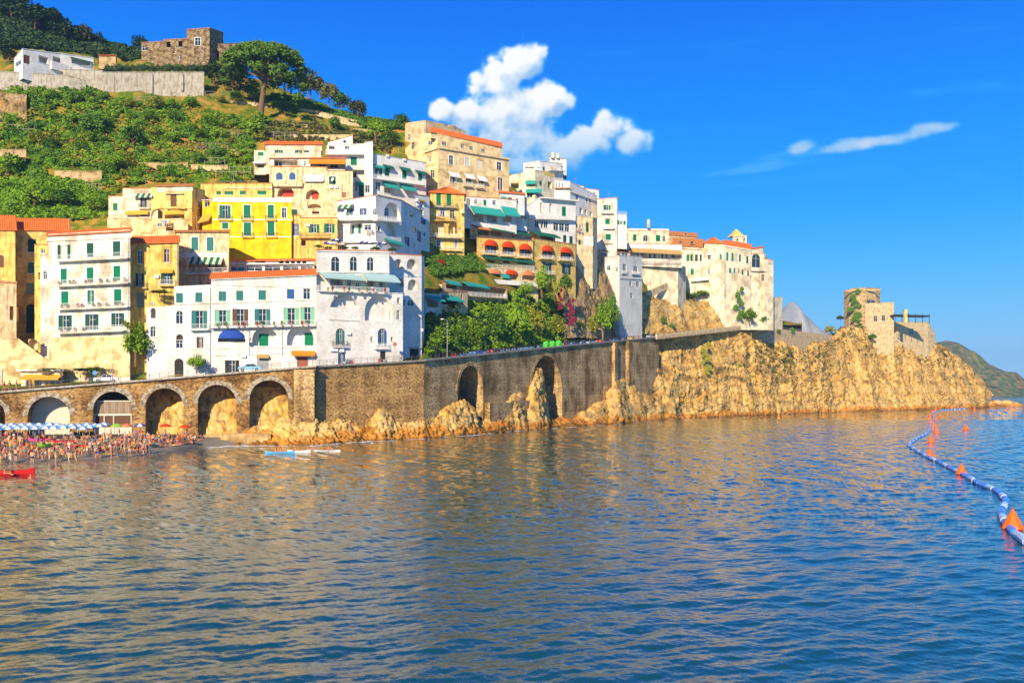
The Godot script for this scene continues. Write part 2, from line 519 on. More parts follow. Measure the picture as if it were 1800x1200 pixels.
# ---------------------------------------------------------------- terrain
var TC := [
	[-300, [170, 690], [197, 645], [205, 430], [220, 380], [240, 300], [258, 200], [280, 105], [305, 40], [360, -140], [460, -140]],
	[0, [174, 683], [197, 645], [206, 420], [220, 382], [240, 305], [258, 205], [274, 135], [303, 88], [355, 4], [460, 20]],
	[60, [175, 680], [197, 645], [206, 420], [220, 382], [240, 307], [258, 208], [275, 138], [303, 92], [352, 24], [460, 60]],
	[110, [175, 676], [197, 645], [207, 420], [221, 384], [241, 310], [259, 212], [276, 142], [303, 100], [348, 50], [450, 90]],
	[150, [176, 673], [197, 645], [208, 420], [222, 385], [242, 312], [260, 215], [277, 150], [303, 108], [345, 66], [440, 120]],
	[200, [177, 669], [197, 645], [209, 425], [223, 378], [242, 312], [260, 222], [278, 160], [303, 110], [340, 84], [430, 140]],
	[300, [179, 661], [193, 540], [210, 430], [224, 372], [243, 312], [260, 235], [279, 172], [303, 112], [325, 104], [420, 160]],
	[450, [184, 647], [200, 540], [214, 450], [230, 372], [246, 312], [262, 248], [276, 206], [298, 152], [318, 136], [400, 220]],
	[600, [194, 637], [208, 540], [222, 440], [238, 372], [252, 305], [268, 252], [280, 222], [294, 206], [312, 198], [400, 260]],
	[750, [206, 631], [216, 560], [232, 480], [250, 400], [264, 335], [278, 275], [288, 238], [298, 225], [312, 226], [400, 300]],
	[900, [243, 613], [250, 545], [262, 480], [276, 425], [290, 372], [302, 338], [314, 312], [324, 306], [345, 316], [420, 380]],
	[1050, [300, 599], [306, 540], [314, 478], [324, 437], [334, 407], [344, 380], [354, 362], [366, 358], [386, 372], [450, 450]],
	[1150, [346, 591], [351, 560], [358, 530], [366, 500], [375, 470], [385, 445], [395, 430], [405, 425], [420, 436], [480, 500]],
	[1260, [386, 581], [390, 560], [394, 545], [398, 530], [404, 510], [414, 490], [424, 480], [438, 480], [455, 500], [510, 560]],
	[1340, [414, 573], [418, 563], [422, 558], [428, 552], [436, 550], [444, 550], [452, 555], [464, 565], [480, 590], [530, 650]],
	[1400, [444, 571], [448, 568], [452, 567], [458, 567], [464, 570], [470, 576], [478, 586], [490, 610], [505, 650], [545, 690]],
]
var tgrid := []
var tpx := []

func tcol(px: float) -> Array:
	var k := 0
	while k < TC.size() - 2 and px > TC[k + 1][0]: k += 1
	var t := clampf((px - TC[k][0]) / float(TC[k + 1][0] - TC[k][0]), 0.0, 1.0)
	var o := []
	for i in range(1, TC[k].size()):
		o.append(Vector2(lerpf(TC[k][i][0], TC[k + 1][i][0], t), lerpf(TC[k][i][1], TC[k + 1][i][1], t)))
	return o

func tpoint(col: Array, t: float) -> Vector2:
	var i := mini(int(t), col.size() - 2)
	var f := t - i
	return col[i].lerp(col[i + 1], f)

# the point of the slope that shows at a pixel
func on_slope(px: float, py: float, t0 := 0.0) -> Vector3:
	var col := tcol(px)
	var t := t0
	while t < 8.0:
		var q := tpoint(col, t)
		if q.y <= py: return P(px, q.y, q.x)
		t += 0.02
	var q2 := tpoint(col, 8.0)
	return P(px, q2.y, q2.x)

func terrain() -> void:
	var f := FastNoiseLite.new()
	f.seed = 3
	f.frequency = 0.06
	f.fractal_octaves = 4
	var g := []
	for r in 150:
		var row := PackedVector3Array()
		for c in 240:
			var px := lerpf(-300.0, 1410.0, c / 239.0)
			var q := tpoint(tcol(px), 9.0 * r / 149.0)
			var p := P(px, q.y, q.x)
			var k := smoothstep(0.0, 0.8, 9.0 * r / 149.0)
			p.y += f.get_noise_2d(p.x, p.z) * 1.6 * k
			# the slope is cut into low steps
			var s := p.y / 2.4
			p.y = lerpf(p.y, (floorf(s) + smoothstep(0.55, 1.0, s - floorf(s))) * 2.4, 0.6 * k)
			row.append(p)
		g.append(row)
	structure(grid_mesh(g, Vector3.UP), "hillside", M.soil)

# ---------------------------------------------------------------- cliffs and rocks
var WATER := [[-80, 818], [0, 814], [60, 812], [200, 806], [300, 796], [350, 787], [400, 784], [430, 783], [550, 783], [640, 776], [745, 771], [830, 765], [900, 758], [1000, 751], [1060, 747], [1160, 739], [1200, 735], [1320, 730], [1400, 727], [1480, 724], [1560, 722], [1640, 720], [1700, 718], [1738, 716]]
func water_d(px: float) -> float:
	return CH * F / (lerp_table(WATER, px) - HY)

func rock_noise() -> Array:
	var a := FastNoiseLite.new()
	a.seed = 21
	a.frequency = 0.035
	a.fractal_octaves = 5
	a.fractal_type = FastNoiseLite.FRACTAL_RIDGED
	var b := FastNoiseLite.new()
	b.seed = 22
	b.noise_type = FastNoiseLite.TYPE_CELLULAR
	b.cellular_return_type = FastNoiseLite.RETURN_DISTANCE2_SUB
	b.frequency = 0.11
	var c := FastNoiseLite.new()
	c.seed = 23
	c.frequency = 0.25
	c.fractal_octaves = 4
	var d := FastNoiseLite.new()
	d.seed = 24
	d.noise_type = FastNoiseLite.TYPE_CELLULAR
	d.cellular_return_type = FastNoiseLite.RETURN_CELL_VALUE
	d.frequency = 0.1
	d.domain_warp_enabled = true
	d.domain_warp_amplitude = 4.0
	d.domain_warp_frequency = 0.1
	return [a, b, c, d]

var last_grid := []
var cliff_pts := []
func displaced(g: Array, face: Vector3, big: float, fine: float, weed: bool, sc := 1.0) -> ArrayMesh:
	var ns := rock_noise()
	var R := g.size()
	var C: int = g[0].size()
	var out := []
	var cols := []
	for r in R:
		var row := PackedVector3Array()
		var cr := PackedColorArray()
		for c in C:
			var p: Vector3 = g[r][c]
			var dx: Vector3 = g[r][mini(c + 1, C - 1)] - g[r][maxi(c - 1, 0)]
			var dy: Vector3 = g[mini(r + 1, R - 1)][c] - g[maxi(r - 1, 0)][c]
			var n := dx.cross(dy).normalized()
			if n.dot(face) < 0.0: n = -n
			# strata lean: sample squeezed across the dip
			var q := Vector3(p.x + p.y * 0.3, p.y * 0.7 - p.x * 0.22, p.z) * sc
			var q3 := q * Vector3(1.0, 0.6, 1.0)
			var lay: float = p.y * 0.9 + p.x * 0.16 + ns[2].get_noise_3dv(p * 0.12) * 7.0
			var k: float = (ns[0].get_noise_3dv(q * 0.32) * 0.85 + ns[0].get_noise_3dv(q * 1.0) * 0.2 + ns[3].get_noise_3dv(q3 * 0.35) * 0.34 + ns[3].get_noise_3dv(q3 * 0.95) * 0.14 + (ns[1].get_noise_3dv(q * 0.25) + 0.6) * 0.4 + ns[2].get_noise_2d(lay * 1.5, p.x * 0.12) * 0.14) * big + ns[2].get_noise_3dv(q * Vector3(1.3, 1.0, 1.3)) * fine * 0.6
			row.append(p + n * k)
			var t := Color(1, 1, 1)
			if weed:
				var e: float = 1.5 + 1.3 * ns[2].get_noise_2d(p.x * 0.6, p.z * 0.6) + 0.8 * ns[0].get_noise_3dv(p * 3.0)
				t = Color(0.82, 0.56, 0.27).lerp(t, smoothstep(e - 0.5, e + 0.4, p.y)) if p.y > 0.25 else Color(0.4, 0.3, 0.16)
			cr.append(t)
		out.append(row)
		cols.append(cr)
	last_grid = out
	return grid_mesh(out, face, cols)

func cliffs() -> void:
	# headland: from below the water to the rim, then back over the top
	var rim := [[1130, 592, 340], [1170, 588, 352], [1250, 583, 380], [1312, 582, 400], [1335, 604, 404], [1400, 613, 436], [1440, 606, 458], [1470, 588, 478], [1485, 580, 488], [1520, 574, 503], [1560, 584, 520], [1600, 600, 538], [1640, 608, 556], [1690, 632, 588], [1712, 660, 605], [1738, 697, 630]]
	var rpy := rim.map(func(x): return [x[0], x[1]])
	var rd := rim.map(func(x): return [x[0], x[2]])
	var g := []
	var C := 760
	for r in 168:
		var row := PackedVector3Array()
		var t := r / 139.0
		for c in C:
			var px := lerpf(1146.0, 1738.0, c / (C - 1.0))
			var d0 := water_d(px) - 1.0
			d0 += 9.0 * (1.0 - smoothstep(1160.0, 1182.0, px))
			var d1 := maxf(lerp_table(rd, px), d0 + 2.0)
			var y1 := CH + (HY - lerp_table(rpy, px)) * d1 / F
			if t <= 1.0:
				var d := lerpf(d0, d1, pow(t, 1.15) * 0.9 + 0.1 * t)
				row.append(Vector3((px - CX) * d / F, lerpf(-2.5, y1, t), -d))
			else:
				var b := (t - 1.0) * 5.0
				var d := d1 + b * 60.0
				row.append(Vector3((px - CX) * d1 / F + b * 12.0, y1 * (1.0 - 0.6 * b * b) - b, -d))
		g.append(row)
	structure(displaced(g, Vector3(0.5, 0.2, 0.8), 5.0, 0.8, true), "cliff", M.rock)
	cliff_pts = last_grid
	# rocks heaped at the foot of the sea wall
	var top := [[405, 776], [430, 772], [450, 762], [480, 752], [505, 740], [540, 736], [590, 741], [615, 750], [640, 753], [668, 727], [690, 745], [740, 743], [775, 728], [795, 712], [815, 706], [828, 722], [838, 745], [870, 740], [885, 725], [900, 698], [912, 695], [922, 722], [930, 700], [936, 662], [943, 648], [950, 652], [957, 690], [964, 736], [984, 742], [1010, 735], [1040, 718], [1068, 706], [1080, 668], [1098, 670], [1112, 688], [1145, 684], [1160, 700], [1172, 735]]
	g = []
	C = 620
	for r in 60:
		var row := PackedVector3Array()
		var t := r / 59.0
		for c in C:
			var px := lerpf(395.0, 1175.0, c / (C - 1.0))
			var d0 := water_d(px)
			var d1 := maxf(wall_d(px) + 1.2, d0 + 3.5)
			var tp := lerp_table(top, px)
			var y1 := maxf(CH + (HY - tp) * d1 / F, 0.6)
			var d := lerpf(d0 - 1.5, d1, pow(t, 0.8))
			row.append(Vector3((px - CX) * d / F, -1.6 + (y1 + 1.6) * (1.0 - pow(1.0 - t, 1.7)), -d))
		g.append(row)
	structure(displaced(g, Vector3(0.3, 0.5, 0.8), 1.9, 0.9, true, 3.0), "shore_rocks", M.rock)
	# bare rock faces between the houses: px0, px1, rows of (py, d) at both ends
	for q in [["rock_face", [985, 1075], [[596, 596], [560, 545], [520, 500], [490, 450], [478, 440]], [[271, 307], [275, 312], [281, 318], [285, 329], [287, 332]]],
		["rock_face", [1118, 1290], [[590, 578], [570, 566], [548, 553], [532, 546], [522, 538]], [[329, 391], [332, 394], [336, 398], [339, 401], [341, 405]]],
		["rock_face", [-60, 48], [[225, 225], [210, 212], [195, 196], [182, 180], [166, 176]], [[254, 259], [255, 259], [257, 260], [260, 262], [266, 266]]]]:
		var gg := []
		for r in 40:
			var t := r / 39.0 * 4.0
			var i := mini(int(t), 3)
			var row := PackedVector3Array()
			for c in 70:
				var s := c / 69.0
				var py := lerpf(lerpf(q[2][i][0], q[2][i + 1][0], t - i), lerpf(q[2][i][1], q[2][i + 1][1], t - i), s)
				var d := lerpf(lerpf(q[3][i][0], q[3][i + 1][0], t - i), lerpf(q[3][i][1], q[3][i + 1][1], t - i), s)
				row.append(P(lerpf(q[1][0], q[1][1], s), py, d))
			gg.append(row)
		structure(displaced(gg, Vector3(0.2, 0.3, 0.9), 2.4, 0.9, false, 2.0), q[0], M.rock if q[1][0] > 1100 else M.rockgrey)
	# skerry off the point
	g = []
	for r in 14:
		var row := PackedVector3Array()
		for c in 40:
			var a := TAU * c / 39.0
			var t := r / 13.0
			var k := cos(t * PI * 0.5)
			var b := P(1762, HY, 640)
			row.append(Vector3(b.x + cos(a) * k * 14.0, -1.0 + sin(t * PI * 0.5) * (3.4 + 1.5 * sin(a * 2.0 + 1.0)), b.z + sin(a) * k * 6.0))
		g.append(row)
	structure(displaced(g, Vector3.UP, 1.2, 0.8, true, 2.5), "skerry", M.rock)

func wall_d(px: float) -> float:
	var k := [[-60, 160.0], [555, 176.0], [560, 178.0], [745, 198.0], [1000, 268.0], [1155, 338.0], [1300, 396.0]]
	return 1.0 / lerp_table(k.map(func(x): return [x[0], 1.0 / x[1]]), px)

func beach() -> void:
	var f := FastNoiseLite.new()
	f.frequency = 0.2
	var g := []
	for r in 40:
		var row := PackedVector3Array()
		var t := r / 39.0
		for c in 90:
			var px := lerpf(-160.0, 432.0, c / 89.0)
			var d0 := water_d(px) - 4.0
			var d1 := wall_d(px) + 6.0
			var d := lerpf(d0, d1, t)
			var h := beach_y(px, d)
			row.append(Vector3((px - CX) * d / F, h + f.get_noise_2d((px - CX) * d / F, d) * 0.12, -d))
		g.append(row)
	structure(grid_mesh(g, Vector3.UP), "beach", M.pebble)

func beach_y(px: float, d: float) -> float:
	var d0 := water_d(px)
	if d < d0: return (d - d0) * 0.17
	return 2.1 * pow(clampf((d - d0) / (wall_d(px) - 2.0 - d0), 0.0, 1.0), 0.7) * lerpf(1.0, 0.75, smoothstep(250.0, 420.0, px))

func far_hills() -> void:
	var f := FastNoiseLite.new()
	f.seed = 8
	f.frequency = 0.004
	f.fractal_octaves = 6
	for q in [["far_headland", 2500.0, [[1640, 600], [1690, 622], [1712, 632], [1738, 640], [1752, 660], [1775, 675], [1788, 690]], 40.0, "leaf"], ["far_mountain", 2700.0, [[1340, 590], [1362, 566], [1376, 546], [1385, 533], [1392, 529], [1399, 538], [1406, 552], [1420, 563], [1445, 585], [1500, 620], [1560, 660], [1700, 690]], 26.0, "rock"]]:
		var x0: float = q[2][0][0]
		var x1: float = q[2][-1][0]
		var g := []
		for r in 50:
			var row := PackedVector3Array()
			var t := r / 49.0
			for c in 120:
				var px := lerpf(x0, x1, c / 119.0)
				var h: float = (HY - lerp_table(q[2], px)) * q[1] / F + CH
				var d: float = q[1] + (t - 0.45) * q[1] * 0.3
				var b := Vector3((px - CX) * q[1] / F, 0, -d)
				var k := smoothstep(0.0, 0.45, t) if t < 0.45 else 1.0 - smoothstep(0.45, 1.0, t)
				row.append(Vector3(b.x, h * k - 2.0 + f.get_noise_2d(b.x * 1.4, b.z * 1.4) * q[3] * k, b.z))
			g.append(row)
		structure(grid_mesh(g, Vector3.UP), q[0], M.limestone if q[4] == "rock" else M.scrubland)

# ---------------------------------------------------------------- walls with real openings
func frame(pa: float, da: float, pb: float, db: float) -> Fr:
	var f := Fr.new()
	f.o = Vector3((pa - CX) * da / F, 0, -da)
	var e := Vector3((pb - CX) * db / F, 0, -db)
	f.L = (e - f.o).length()
	f.u = (e - f.o) / f.L
	f.n = f.u.cross(Vector3.UP)
	if f.n.dot(-f.o) < 0.0: f.n = -f.n
	f.px0 = pa
	f.px1 = pb
	return f

func arch_pts(o: Dictionary, k := 12) -> Array:
	var r := []
	var hw: float = (o.a1 - o.a0) * 0.5
	var rise: float = minf(hw * o.arch, (o.y1 - o.y0) * 0.9)
	for i in k + 1:
		var t := PI - PI * i / k
		r.append(Vector2((o.a0 + o.a1) * 0.5 + hw * cos(t), o.y1 - rise + rise * sin(t)))
	return r

func wall_face(mb: MB, f: Fr, ya: float, yb: float, ta: float, tb: float) -> void:
	var xs := [0.0, f.L]
	var ys := [minf(ya, yb)]
	for o in f.open:
		for x in [o.a0, o.a1]:
			if not xs.any(func(q): return absf(q - x) < 0.004): xs.append(x)
		for y in [o.y0, o.y1]:
			if not ys.any(func(q): return absf(q - y) < 0.004): ys.append(y)
	xs.sort()
	ys.sort()
	var top := func(x: float) -> float: return lerpf(ta, tb, x / f.L)
	for i in xs.size() - 1:
		for j in ys.size():
			var last := j == ys.size() - 1
			var xm: float = (xs[i] + xs[i + 1]) * 0.5
			var la: float = top.call(xs[i])
			var lb: float = top.call(xs[i + 1])
			var y0: float = ys[j]
			if y0 >= maxf(la, lb): continue
			var y1a: float = la if last else minf(ys[j + 1], la)
			var y1b: float = lb if last else minf(ys[j + 1], lb)
			var ym := (y0 + (y1a + y1b) * 0.5) * 0.5
			var hole := false
			for o in f.open:
				if xm > o.a0 and xm < o.a1 and ym > o.y0 and ym < o.y1:
					hole = true
					break
			if hole: continue
			mb.quad(f.p(xs[i], minf(y0, la)), f.p(xs[i + 1], minf(y0, lb)), f.p(xs[i + 1], y1b), f.p(xs[i], y1a), f.n)
	for o in f.open:
		var d: float = -o.dep
		var vs: float = o.y1
		if o.arch > 0.0:
			var ap := arch_pts(o)
			vs = ap[0].y
			for i in ap.size() - 1:
				var a: Vector2 = ap[i]
				var b: Vector2 = ap[i + 1]
				mb.quad(f.p(a.x, a.y), f.p(b.x, b.y), f.p(b.x, o.y1), f.p(a.x, o.y1), f.n)
				var c := f.p((o.a0 + o.a1) * 0.5, vs - 0.1) - f.p((a.x + b.x) * 0.5, (a.y + b.y) * 0.5)
				mb.quad(f.p(a.x, a.y), f.p(b.x, b.y), f.p(b.x, b.y, d), f.p(a.x, a.y, d), c)
		else:
			mb.quad(f.p(o.a0, o.y1), f.p(o.a1, o.y1), f.p(o.a1, o.y1, d), f.p(o.a0, o.y1, d), Vector3.DOWN)
		mb.quad(f.p(o.a0, o.y0), f.p(o.a0, vs), f.p(o.a0, vs, d), f.p(o.a0, o.y0, d), f.u)
		mb.quad(f.p(o.a1, o.y0), f.p(o.a1, vs), f.p(o.a1, vs, d), f.p(o.a1, o.y0, d), -f.u)
		mb.quad(f.p(o.a0, o.y0), f.p(o.a1, o.y0), f.p(o.a1, o.y0, d), f.p(o.a0, o.y0, d), Vector3.UP)
		if o.get("back", false):
			mb.quad(f.p(o.a0, o.y0, d), f.p(o.a1, o.y0, d), f.p(o.a1, o.y1, d), f.p(o.a0, o.y1, d), f.n)

func fbox(mb: MB, f: Fr, a0: float, a1: float, y0: float, y1: float, w0: float, w1: float) -> void:
	mb.box(f.p(a0, y0, w0), f.u * (a1 - a0), Vector3(0, y1 - y0, 0), f.n * (w1 - w0))

func leaf_panel(mb: MB, f: Fr, a0: float, a1: float, y0: float, y1: float, w: float) -> void:
	var s := minf(0.09, (a1 - a0) * 0.16)
	fbox(mb, f, a0, a0 + s, y0, y1, w, w + 0.05)
	fbox(mb, f, a1 - s, a1, y0, y1, w, w + 0.05)
	fbox(mb, f, a0 + s, a1 - s, y0, y0 + s, w, w + 0.05)
	fbox(mb, f, a0 + s, a1 - s, y1 - s, y1, w, w + 0.05)
	fbox(mb, f, a0 + s, a1 - s, y0 + s, y1 - s, w, w + 0.012)
	var k := clampi(int((y1 - y0) / 0.16), 3, 14)
	var h := (y1 - y0 - 2.0 * s) / k
	for i in k:
		var y := y0 + s + h * i
		mb.box(f.p(a0 + s, y + h * 0.1, w + 0.012), f.u * (a1 - a0 - 2.0 * s), Vector3(0, h * 0.7, 0) + f.n * 0.01, f.n * 0.022)

func glazing(root: Node, f: Fr, a0: float, a1: float, y0: float, y1: float, w: float, mid := true) -> void:
	var fr := MB.new()
	var s := 0.07
	fbox(fr, f, a0, a0 + s, y0, y1, w, w + 0.06)
	fbox(fr, f, a1 - s, a1, y0, y1, w, w + 0.06)
	fbox(fr, f, a0 + s, a1 - s, y1 - s, y1, w, w + 0.06)
	fbox(fr, f, a0 + s, a1 - s, y0, y0 + s, w, w + 0.06)
	if mid: fbox(fr, f, (a0 + a1) * 0.5 - 0.04, (a0 + a1) * 0.5 + 0.04, y0 + s, y1 - s, w, w + 0.055)
	fbox(fr, f, a0 + s, a1 - s, lerpf(y0, y1, 0.66), lerpf(y0, y1, 0.66) + 0.05, w, w + 0.05)
	part(fr, "frame", M.p_whitepaint, root)
	var g := MB.new()
	g.quad(f.p(a0, y0, w + 0.02), f.p(a1, y0, w + 0.02), f.p(a1, y1, w + 0.02), f.p(a0, y1, w + 0.02), f.n)
	part(g, "pane", M.glass, root)

func window(root: Node3D, f: Fr, style: String, col: String, r: Array, arch: float, surround: bool, base := 0.0) -> void:
	var a0: float = r[0]
	var a1: float = r[1]
	var y0: float = r[2]
	var y1: float = r[3]
	var dep: float = {"c": 0.12, "p": 0.22, "d": 2.4, "s": 0.22, "h": 0.3, "o": 0.22}[style]
	if base == 0.0:
		f.open.append({"a0": a0, "a1": a1, "y0": y0, "y1": y1, "arch": arch, "dep": dep, "back": style == "d"})
	var paint: Material = M.get("p_" + col, M.p_green)
	var sill := MB.new()
	if surround:
		var t := 0.16
		fbox(sill, f, a0 - t, a0, y0, y1 + t, base, base + 0.05)
		fbox(sill, f, a1, a1 + t, y0, y1 + t, base, base + 0.05)
		if arch == 0.0: fbox(sill, f, a0, a1, y1, y1 + t, base, base + 0.05)
	fbox(sill, f, a0 - 0.1, a1 + 0.1, y0 - 0.09, y0 - 0.004, base + 0.002, base + 0.12)
	if style == "d":
		part(sill, "sill", M.p_whitepaint, root)
		return
	if style == "s":
		var m := MB.new()
		fbox(m, f, a0 + 0.002, a1 - 0.002, y0, y1 - 0.002, base - dep, base - dep + 0.06)
		var k := clampi(int((a1 - a0) / 0.5), 2, 6)
		for i in k:
			var b0 := lerpf(a0, a1, (i + 0.12) / k)
			var b1 := lerpf(a0, a1, (i + 0.88) / k)
			for q in [[0.06, 0.45], [0.5, 0.94]]:
				fbox(m, f, b0, b1, lerpf(y0, y1, q[0]), lerpf(y0, y1, q[1]), base - dep + 0.06, base - dep + 0.085)
		part(m, "door", paint, root)
		return
	var w := part(sill, "window", M.p_whitepaint, root)
	if style == "c":
		for s in 2:
			var m := MB.new()
			var am := (a0 + a1) * 0.5
			leaf_panel(m, f, a0 + 0.01 if s == 0 else am + 0.008, am - 0.008 if s == 0 else a1 - 0.01, y0 + 0.01, y1 - 0.01, base - 0.115)
			part(m, "shutter", paint, w)
	elif style == "p":
		glazing(w, f, a0, a1, y0, y1, base - dep + 0.01)
	elif style == "h":
		var q := (a1 - a0) * 0.27
		glazing(w, f, a0 + q, a1 - q, y0, y1, base - dep + 0.01)
		for s in 2:
			var m := MB.new()
			leaf_panel(m, f, a0 + 0.01 if s == 0 else a1 - q, a0 + q if s == 0 else a1 - 0.01, y0 + 0.01, y1 - 0.01, base - 0.16)
			part(m, "shutter", paint, w)
	elif style == "o":
		glazing(w, f, a0, a1, y0, y1, base - dep + 0.01)
		var q := (a1 - a0) * 0.5
		for s in 2:
			var m := MB.new()
			leaf_panel(m, f, a0 - q - 0.02 if s == 0 else a1 + 0.02, a0 - 0.02 if s == 0 else a1 + q + 0.02, y0, y1, base + 0.03)
			part(m, "shutter", paint, w)

func balcony(root: Node3D, f: Fr, x0: float, y0: float, x1: float, y1: float, dep: float, rail: String, wall: Material, hrail := 1.0) -> void:
	var A := f.hit(x0, y0, dep)
	var B := f.hit(x1, y1, dep)
	var m := MB.new()
	var x := f.p(B.x, B.y) - f.p(A.x, A.y)
	m.box(f.p(A.x, A.y - 0.2, 0.002), x, Vector3(0, 0.2, 0), f.n * dep)
	var s := part(m, "balcony", wall, root)
	if rail == "n": return
	var k := MB.new()
	if rail == "m":
		k.box(f.p(A.x, A.y + 0.002, dep - 0.15), x, Vector3(0, hrail, 0), f.n * 0.14)
		part(k, "parapet", wall, s)
		return
	var n := maxi(2, int((B.x - A.x) / 0.22))
	for i in n + 1:
		var p := f.p(A.x, A.y, dep - 0.06) + x * (i / float(n))
		var r := 0.03 if i % 8 == 0 else 0.014
		k.box(p - f.u * r, f.u * r * 2.0, Vector3(0, hrail, 0), f.n * r * 2.0)
	k.box(f.p(A.x, A.y + hrail, dep - 0.075), x, Vector3(0, 0.05, 0), f.n * 0.05)
	k.box(f.p(A.x, A.y + 0.12, dep - 0.07), x, Vector3(0, 0.03, 0), f.n * 0.03)
	for e in [[A.x + 0.03, A.y], [B.x - 0.03, B.y]]:
		fbox(k, f, e[0] - 0.02, e[0] + 0.02, e[1] + hrail, e[1] + hrail + 0.05, 0.01, dep)
		for j in int(dep / 0.22):
			fbox(k, f, e[0] - 0.014, e[0] + 0.014, e[1], e[1] + hrail, 0.1 + j * 0.22, 0.128 + j * 0.22)
	part(k, "railing", M["rail_" + rail], s)

func awning(root: Node3D, f: Fr, x0: float, y0: float, x1: float, y1: float, out: float, col: String) -> void:
	var A := f.hit(x0, y0, 0.02)
	var B := f.hit(x1, y0, 0.02)
	var C := f.hit((x0 + x1) * 0.5, y1, out)
	var m := MB.new()
	var n := maxi(1, int((B.x - A.x) / 0.6)) if col == "stripe" else maxi(1, int((B.x - A.x) / 3.0))
	var alt := MB.new()
	for i in n:
		var a0 := lerpf(A.x, B.x, i / float(n))
		var a1 := lerpf(A.x, B.x, (i + 1) / float(n))
		var q := alt if col == "stripe" and i % 2 else m
		var sag := 0.08
		var tops := [f.p(a0, A.y, 0.02), f.p(a1, A.y, 0.02)]
		var mids := [f.p(a0, lerpf(A.y, C.y, 0.5) - sag, out * 0.5), f.p(a1, lerpf(A.y, C.y, 0.5) - sag, out * 0.5)]
		var ends := [f.p(a0, C.y, out), f.p(a1, C.y, out)]
		for e in [Vector3.ZERO, Vector3(0, -0.03, 0)]:
			var h := Vector3.UP if e == Vector3.ZERO else Vector3.DOWN
			q.quad(tops[0] + e, tops[1] + e, mids[1] + e, mids[0] + e, h + f.n)
			q.quad(mids[0] + e, mids[1] + e, ends[1] + e, ends[0] + e, h + f.n * 0.5)
		q.box(f.p(a0 + 0.01, C.y - 0.28, out - 0.02), f.u * (a1 - a0 - 0.02), Vector3(0, 0.27, 0), f.n * 0.03)
	for e in [A.x, B.x]:
		m.bar(f.p(e, A.y - 0.1, 0.02), f.p(e, C.y, out), 0.03)
	var w := part(m, "awning", M["f_" + col], root)
	if alt.v.size(): part(alt, "stripe", M.f_forest if col == "stripe" else M.f_white, w)

func hood(root: Node3D, f: Fr, x0: float, y0: float, x1: float, y1: float, out: float, col: String) -> void:
	var r := f.rect(x0, y0, x1, y1)
	var m := MB.new()
	var am: float = (r[0] + r[1]) * 0.5
	var hw: float = (r[1] - r[0]) * 0.5
	var h: float = r[3] - r[2]
	var pt := func(t: float, s: float) -> Vector3:
		return f.p(am + hw * cos(t), r[2] + h * sin(t) * cos(s), 0.02 + out * sin(t) * sin(s))
	for i in 12:
		for j in 4:
			var t0 := PI * i / 12.0
			var t1 := PI * (i + 1) / 12.0
			var s0 := PI * 0.5 * j / 4.0
			var s1 := PI * 0.5 * (j + 1) / 4.0
			var q: Vector3 = pt.call((t0 + t1) * 0.5, (s0 + s1) * 0.5)
			m.quad(pt.call(t0, s0), pt.call(t1, s0), pt.call(t1, s1), pt.call(t0, s1), q - f.p(am, r[2], 0.0))
	for i in 8:
		var t0 := PI * i / 8.0
		var t1 := PI * (i + 1) / 8.0
		var a: Vector3 = pt.call(t0, PI * 0.5)
		var b: Vector3 = pt.call(t1, PI * 0.5)
		m.quad(a, b, b + Vector3(0, -0.25, 0), a + Vector3(0, -0.25, 0), f.n)
	part(m, "awning", M["f_" + col], root)

# a tiled slope between an eave a-b and a ridge d-c, laid in rows of barrel tiles
func ribbed(mb: MB, a: Vector3, b: Vector3, c: Vector3, d: Vector3) -> void:
	var nn := (b - a).cross(d - a + (c - b)).normalized()
	if nn.y < 0.0: nn = -nn
	var k := clampi(int((b - a).length() / 0.42), 4, 120)
	for i in k:
		var lo := [a.lerp(b, i / float(k)), a.lerp(b, (i + 0.5) / k) + nn * 0.1, a.lerp(b, (i + 1.0) / k)]
		var hi := [d.lerp(c, i / float(k)), d.lerp(c, (i + 0.5) / k) + nn * 0.1, d.lerp(c, (i + 1.0) / k)]
		for j in 2:
			mb.quad(lo[j], lo[j + 1], hi[j + 1], hi[j], nn)
		mb.tri(lo[0], lo[1], lo[2], (a - d))

var into: Node3D
# another block of the same building
func more(root: Node3D, corners: Array, pyb: float, depth: float, wall: String, roof: String, items := "") -> void:
	into = root
	building("", "", corners, pyb, depth, wall, roof, items)

